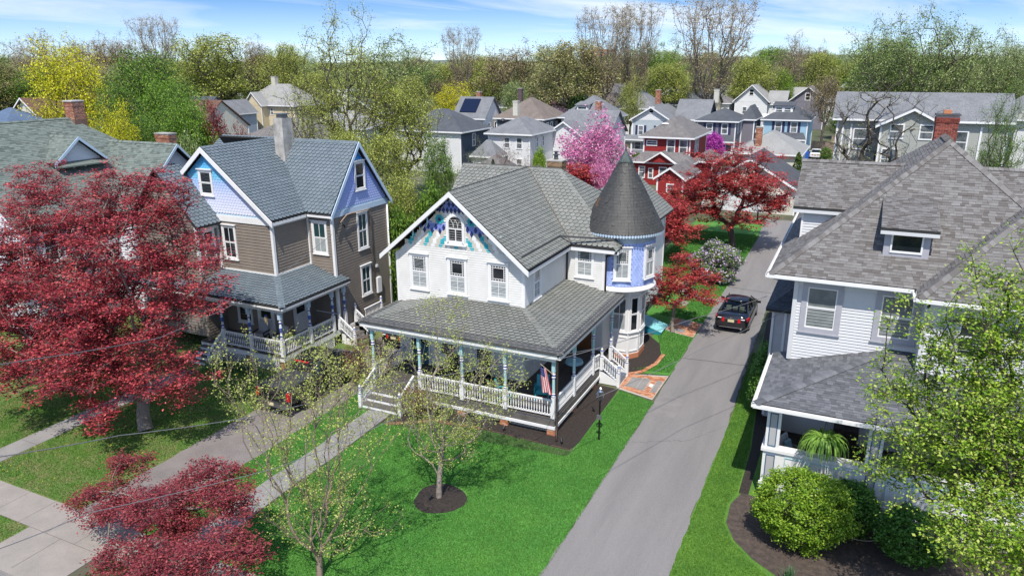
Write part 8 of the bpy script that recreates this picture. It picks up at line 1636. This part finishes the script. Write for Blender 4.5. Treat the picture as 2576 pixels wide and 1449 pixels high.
put('olive', 520, 85, 115, 165, 'broad rounded olive tree on the skyline left of the tall leafing tree'); put('fan', 380, 42, 70, 205, 'tallest brownish bare tree on the left skyline'); put('bare', 100, 82, 75, 215, 'bare budding tree at the left end of the skyline'); put('bare2', 215, 88, 60, 225, 'bare grey tree behind the yellow-green maple'); put('bare2', 290, 88, 60, 210, 'bare tree between the yellow-green maple and the tallest bare tree'); put('bare2', 640, 98, 60, 190, 'bare twisting tree right of the broad olive tree'); put('olive', 700, 108, 62, 175, 'olive tree right of the bare twisting tree')
put('yellow', 1143, 212, 58, 150, 'vivid yellow tree behind the slate-blue house', swap=lf_yel); put('fan', 1160, 68, 55, 185, 'bare tree with spread crown standing above the vivid yellow tree'); put('bare2', 1285, 108, 85, 165, 'wide bare tree with twisting limbs in the middle of the skyline'); put('bare', 1058, 130, 50, 240, 'small far bare tree right of the tall leafing tree'); put('olive', 1110, 160, 60, 200, 'olive tree under the bare trees above the yellow tree')
put('green', 1300, 213, 48, 142, 'dogwood-like pale green tree left of the brown roof', swap=lf_pale); put('green', 1415, 128, 42, 250, 'round green tree on the skyline left of the brick apartment block'); put('bushy', 1452, 218, 24, 150, 'dark round evergreen in front of the grey roofs', swap=lf_dark); put('green', 1205, 182, 26, 220, 'small bright green tree between the bare trees')
put('fan', 1525, 18, 82, 150, 'tall bare budding tree, left one of the high trio right of centre'); put('fan', 1605, 8, 78, 156, 'tall bare budding tree, middle one of the high trio right of centre'); put('fan', 1800, -12, 125, 128, 'tallest grey-trunked tree with a wide fan of budding branches, above the grey-mauve house')
put('willow', 1590, 196, 42, 140, 'yellow-green willow-like tree beside the pale blue gable house', swap=lf_olive); put('pink', 1490, 306, 104, 88, 'big pink magnolia in full bloom behind the white garage'); put('pink', 1520, 395, 45, 80, 'lower salmon-pink blossom tree at the foot of the big magnolia'); put('bushy', 1797, 334, 28, 115, 'magenta redbud in front of the grey-mauve house', swap=lf_mag); put('twiggy', 1405, 262, 38, 148, 'dusky pink budding tree behind the brown and grey hip roofs', swap=lf_mag); put('twiggy', 1325, 245, 30, 150, 'small salmon budding tree right of the pale green one', swap=lf_pink)
put('olive', 1905, 145, 70, 185, 'olive-brown tree right of the tallest grey-trunked tree'); put('bare', 2000, 85, 52, 215, 'flat-topped bare tree on the skyline right of centre'); put('bare2', 2055, 108, 35, 225, 'leafless dark tree next to the flat-topped one'); put('green', 1978, 180, 30, 185, 'bright yellow-green tree among olive trees right of centre', swap=lf_shrub); put('olive', 2085, 130, 62, 200, 'olive tree left of the pointed blue turret roof'); put('olive', 2160, 145, 55, 195, 'second olive tree left of the pointed blue turret roof')
put('willow', 2240, 65, 110, 150, 'large grey-green willow, left one of the two over the sage house'); put('willow', 2385, 35, 128, 142, 'largest grey-green willow over the sage house roof'); put('willow', 2545, 88, 90, 150, 'willow cut by the right edge of the picture')
put('thin', 2225, 165, 165, 72, 'dark bare tree with crooked limbs in front of the big sage house', z0=0); put('olive_open', 2545, 225, 85, 60, 'half-leafed green tree at the right edge above the grey roof', swap=lf_green); put('bare2', 2085, 180, 45, 120, 'bare tree with broken pale trunk between the sky-blue and sage houses')
put('green', 2125, 265, 45, 150, 'dark green tree behind the bare broken trunk'); put('bushy', 1605, 384, 14, 112, 'small clipped hedge at the foot of the pale blue house', swap=lf_green); put('bushy', 2080, 372, 15, 118, 'rounded green shrub beside the side balcony of the sage house', swap=lf_green); put('bushy', 1960, 385, 8, 120, 'tiny shrub beside the white car', swap=lf_green)
put('twiggy', 1275, 352, 38, 82, 'bare twiggy saplings in front of the white hip-roofed house'); put('bushy', 1356, 372, 20, 80, 'yellow-green climbing shrub beside the tan brick chimney', swap=lf_shrub); put('twiggy', 1330, 380, 30, 74, 'leafless bush just behind the white house ridge'); put('bushy', 1085, 470, 60, 50, 'green shrubs in the yard below the upright dark-green tree', swap=lf_green); put('bushy', 1000, 520, 55, 46, 'green hedge between the taupe wall and the white gable', swap=lf_green)
put('bushy', 1700, 480, 30, 70, 'lilac with a few mauve flowers in front of the red garage', swap=lf_pale)
put('olive', 1235, 150, 62, 178, 'olive tree behind the pale green dogwood-like tree'); put('olive', 1360, 160, 62, 190, 'brownish olive tree left of the round green skyline tree', swap=lf_tan); put('olive', 1465, 168, 55, 205, 'olive tree right of the round green skyline tree'); put('olive', 1690, 158, 72, 172, 'broad olive tree between the high trio and the fan-shaped tree'); put('olive', 1560, 150, 80, 190, 'tan tree filling the space under the high trio', swap=lf_tan); put('olive', 1040, 190, 55, 120, 'olive tree right of the tall open-crowned tree, in front of far roofs'); put('olive', 1880, 180, 60, 210, 'olive tree above the charcoal roofs right of the fan-shaped tree')
# fill the belt of woods behind, still one by one
rt = random.Random(9); kinds = ['olive', 'bare', 'bare2', 'green', 'olive', 'willow', 'olive_open']
desc = {'olive': 'olive-green', 'bare': 'bare budding', 'bare2': 'bare twisting', 'green': 'green', 'willow': 'pale green', 'olive_open': 'open olive'}
sw_c = [None, lf_bud, None, lf_olive, None]
used = set()
for i in range(900):
    if len(used) >= 165: break
    D0 = rt.uniform(150, 420); px = rt.uniform(-60, 2640); key = rt.choice(kinds); zt_ = rt.uniform(12, 20.5); p0 = PD(px, 150, D0)
    if (1830 < px < 2090 and D0 < 220) or (1480 < px < 1760 and D0 < 205) or (560 < px < 780 and D0 < 200): D0 = rt.uniform(225, 420); p0 = PD(px, 150, D0)
    lm = LAND[min(len(LAND)-1, max(0, int(px/2576*len(LAND))))]; ht = 'short' if zt_ < 14.5 else 'mid-height' if zt_ < 17.5 else 'tall'; ds = 'nearer' if D0 < 230 else 'middle-distance' if D0 < 320 else 'distant'
    lab_ = f'{ht} {desc[key]} tree, {ds}, in the wooded belt {lm}'
    if lab_ in used: continue
    used.add(lab_); Rw, Hh = DIM[key]; sc = zt_/Hh; o = copy_tree(PROTO[key], (p0.x, p0.y, 0), rt.uniform(0, 6.28), (sc*1.15, sc*1.15, sc))
    o.name = NAME[key]; o['label'] = lab_; o['category'] = 'tree'; o['group'] = 'trees of the wooded belt behind the town'
    if key.startswith('olive') and rt.random() < .5:
        for c in o.children:
            if c.name.startswith('crown'): c.data = swapmesh(c.data, rt.choice((lf_tan, lf_fg, lf_green, lf_pale)))
for t in PROTO.values():
    for c in list(t.children): bpy.data.objects.remove(c)
    bpy.data.objects.remove(t)
# far woods reading as one mass
rg = np.random.default_rng(77); n_ = 1500; Dd = rg.uniform(380, 2200, n_)**1.0; an = math.radians(25.36)+rg.uniform(-.80, .80, n_); cx_ = -np.sin(an)*Dd/np.cos(an-math.radians(25.36)); cy_ = np.cos(an)*Dd/np.cos(an-math.radians(25.36)); hh_ = rg.uniform(8, 16, n_)
per = 60; Cc = np.repeat(np.stack([cx_, cy_, hh_*.62], 1), per, axis=0); d = rg.normal(0, 1, (n_*per, 3)); d /= np.linalg.norm(d, axis=1, keepdims=True); d[:, 2] = d[:, 2]*.8; Cc += d*np.repeat(np.stack([hh_*.55, hh_*.55, hh_*.42], 1), per, axis=0)
LV, LF = leafquads(rg, Cc, 1.5, .6); tint = np.clip(np.repeat(rg.uniform(0, 1, n_), per)+rg.normal(0, .1, n_*per), 0, 1)
o = link('distant_woods', npmesh('distant_woods', LV, LF, leafm('far_wood', [(0, (0.09, 0.14, 0.045)), (0.4, (0.2, 0.24, 0.06)), (0.7, (0.34, 0.29, 0.14)), (1, (0.34, 0.4, 0.1))], .2), tint), (0, 0, 0), None, 'stuff'); tag(o, 'distant belt of spring woods stretching to the foot of the hills', 'woods')
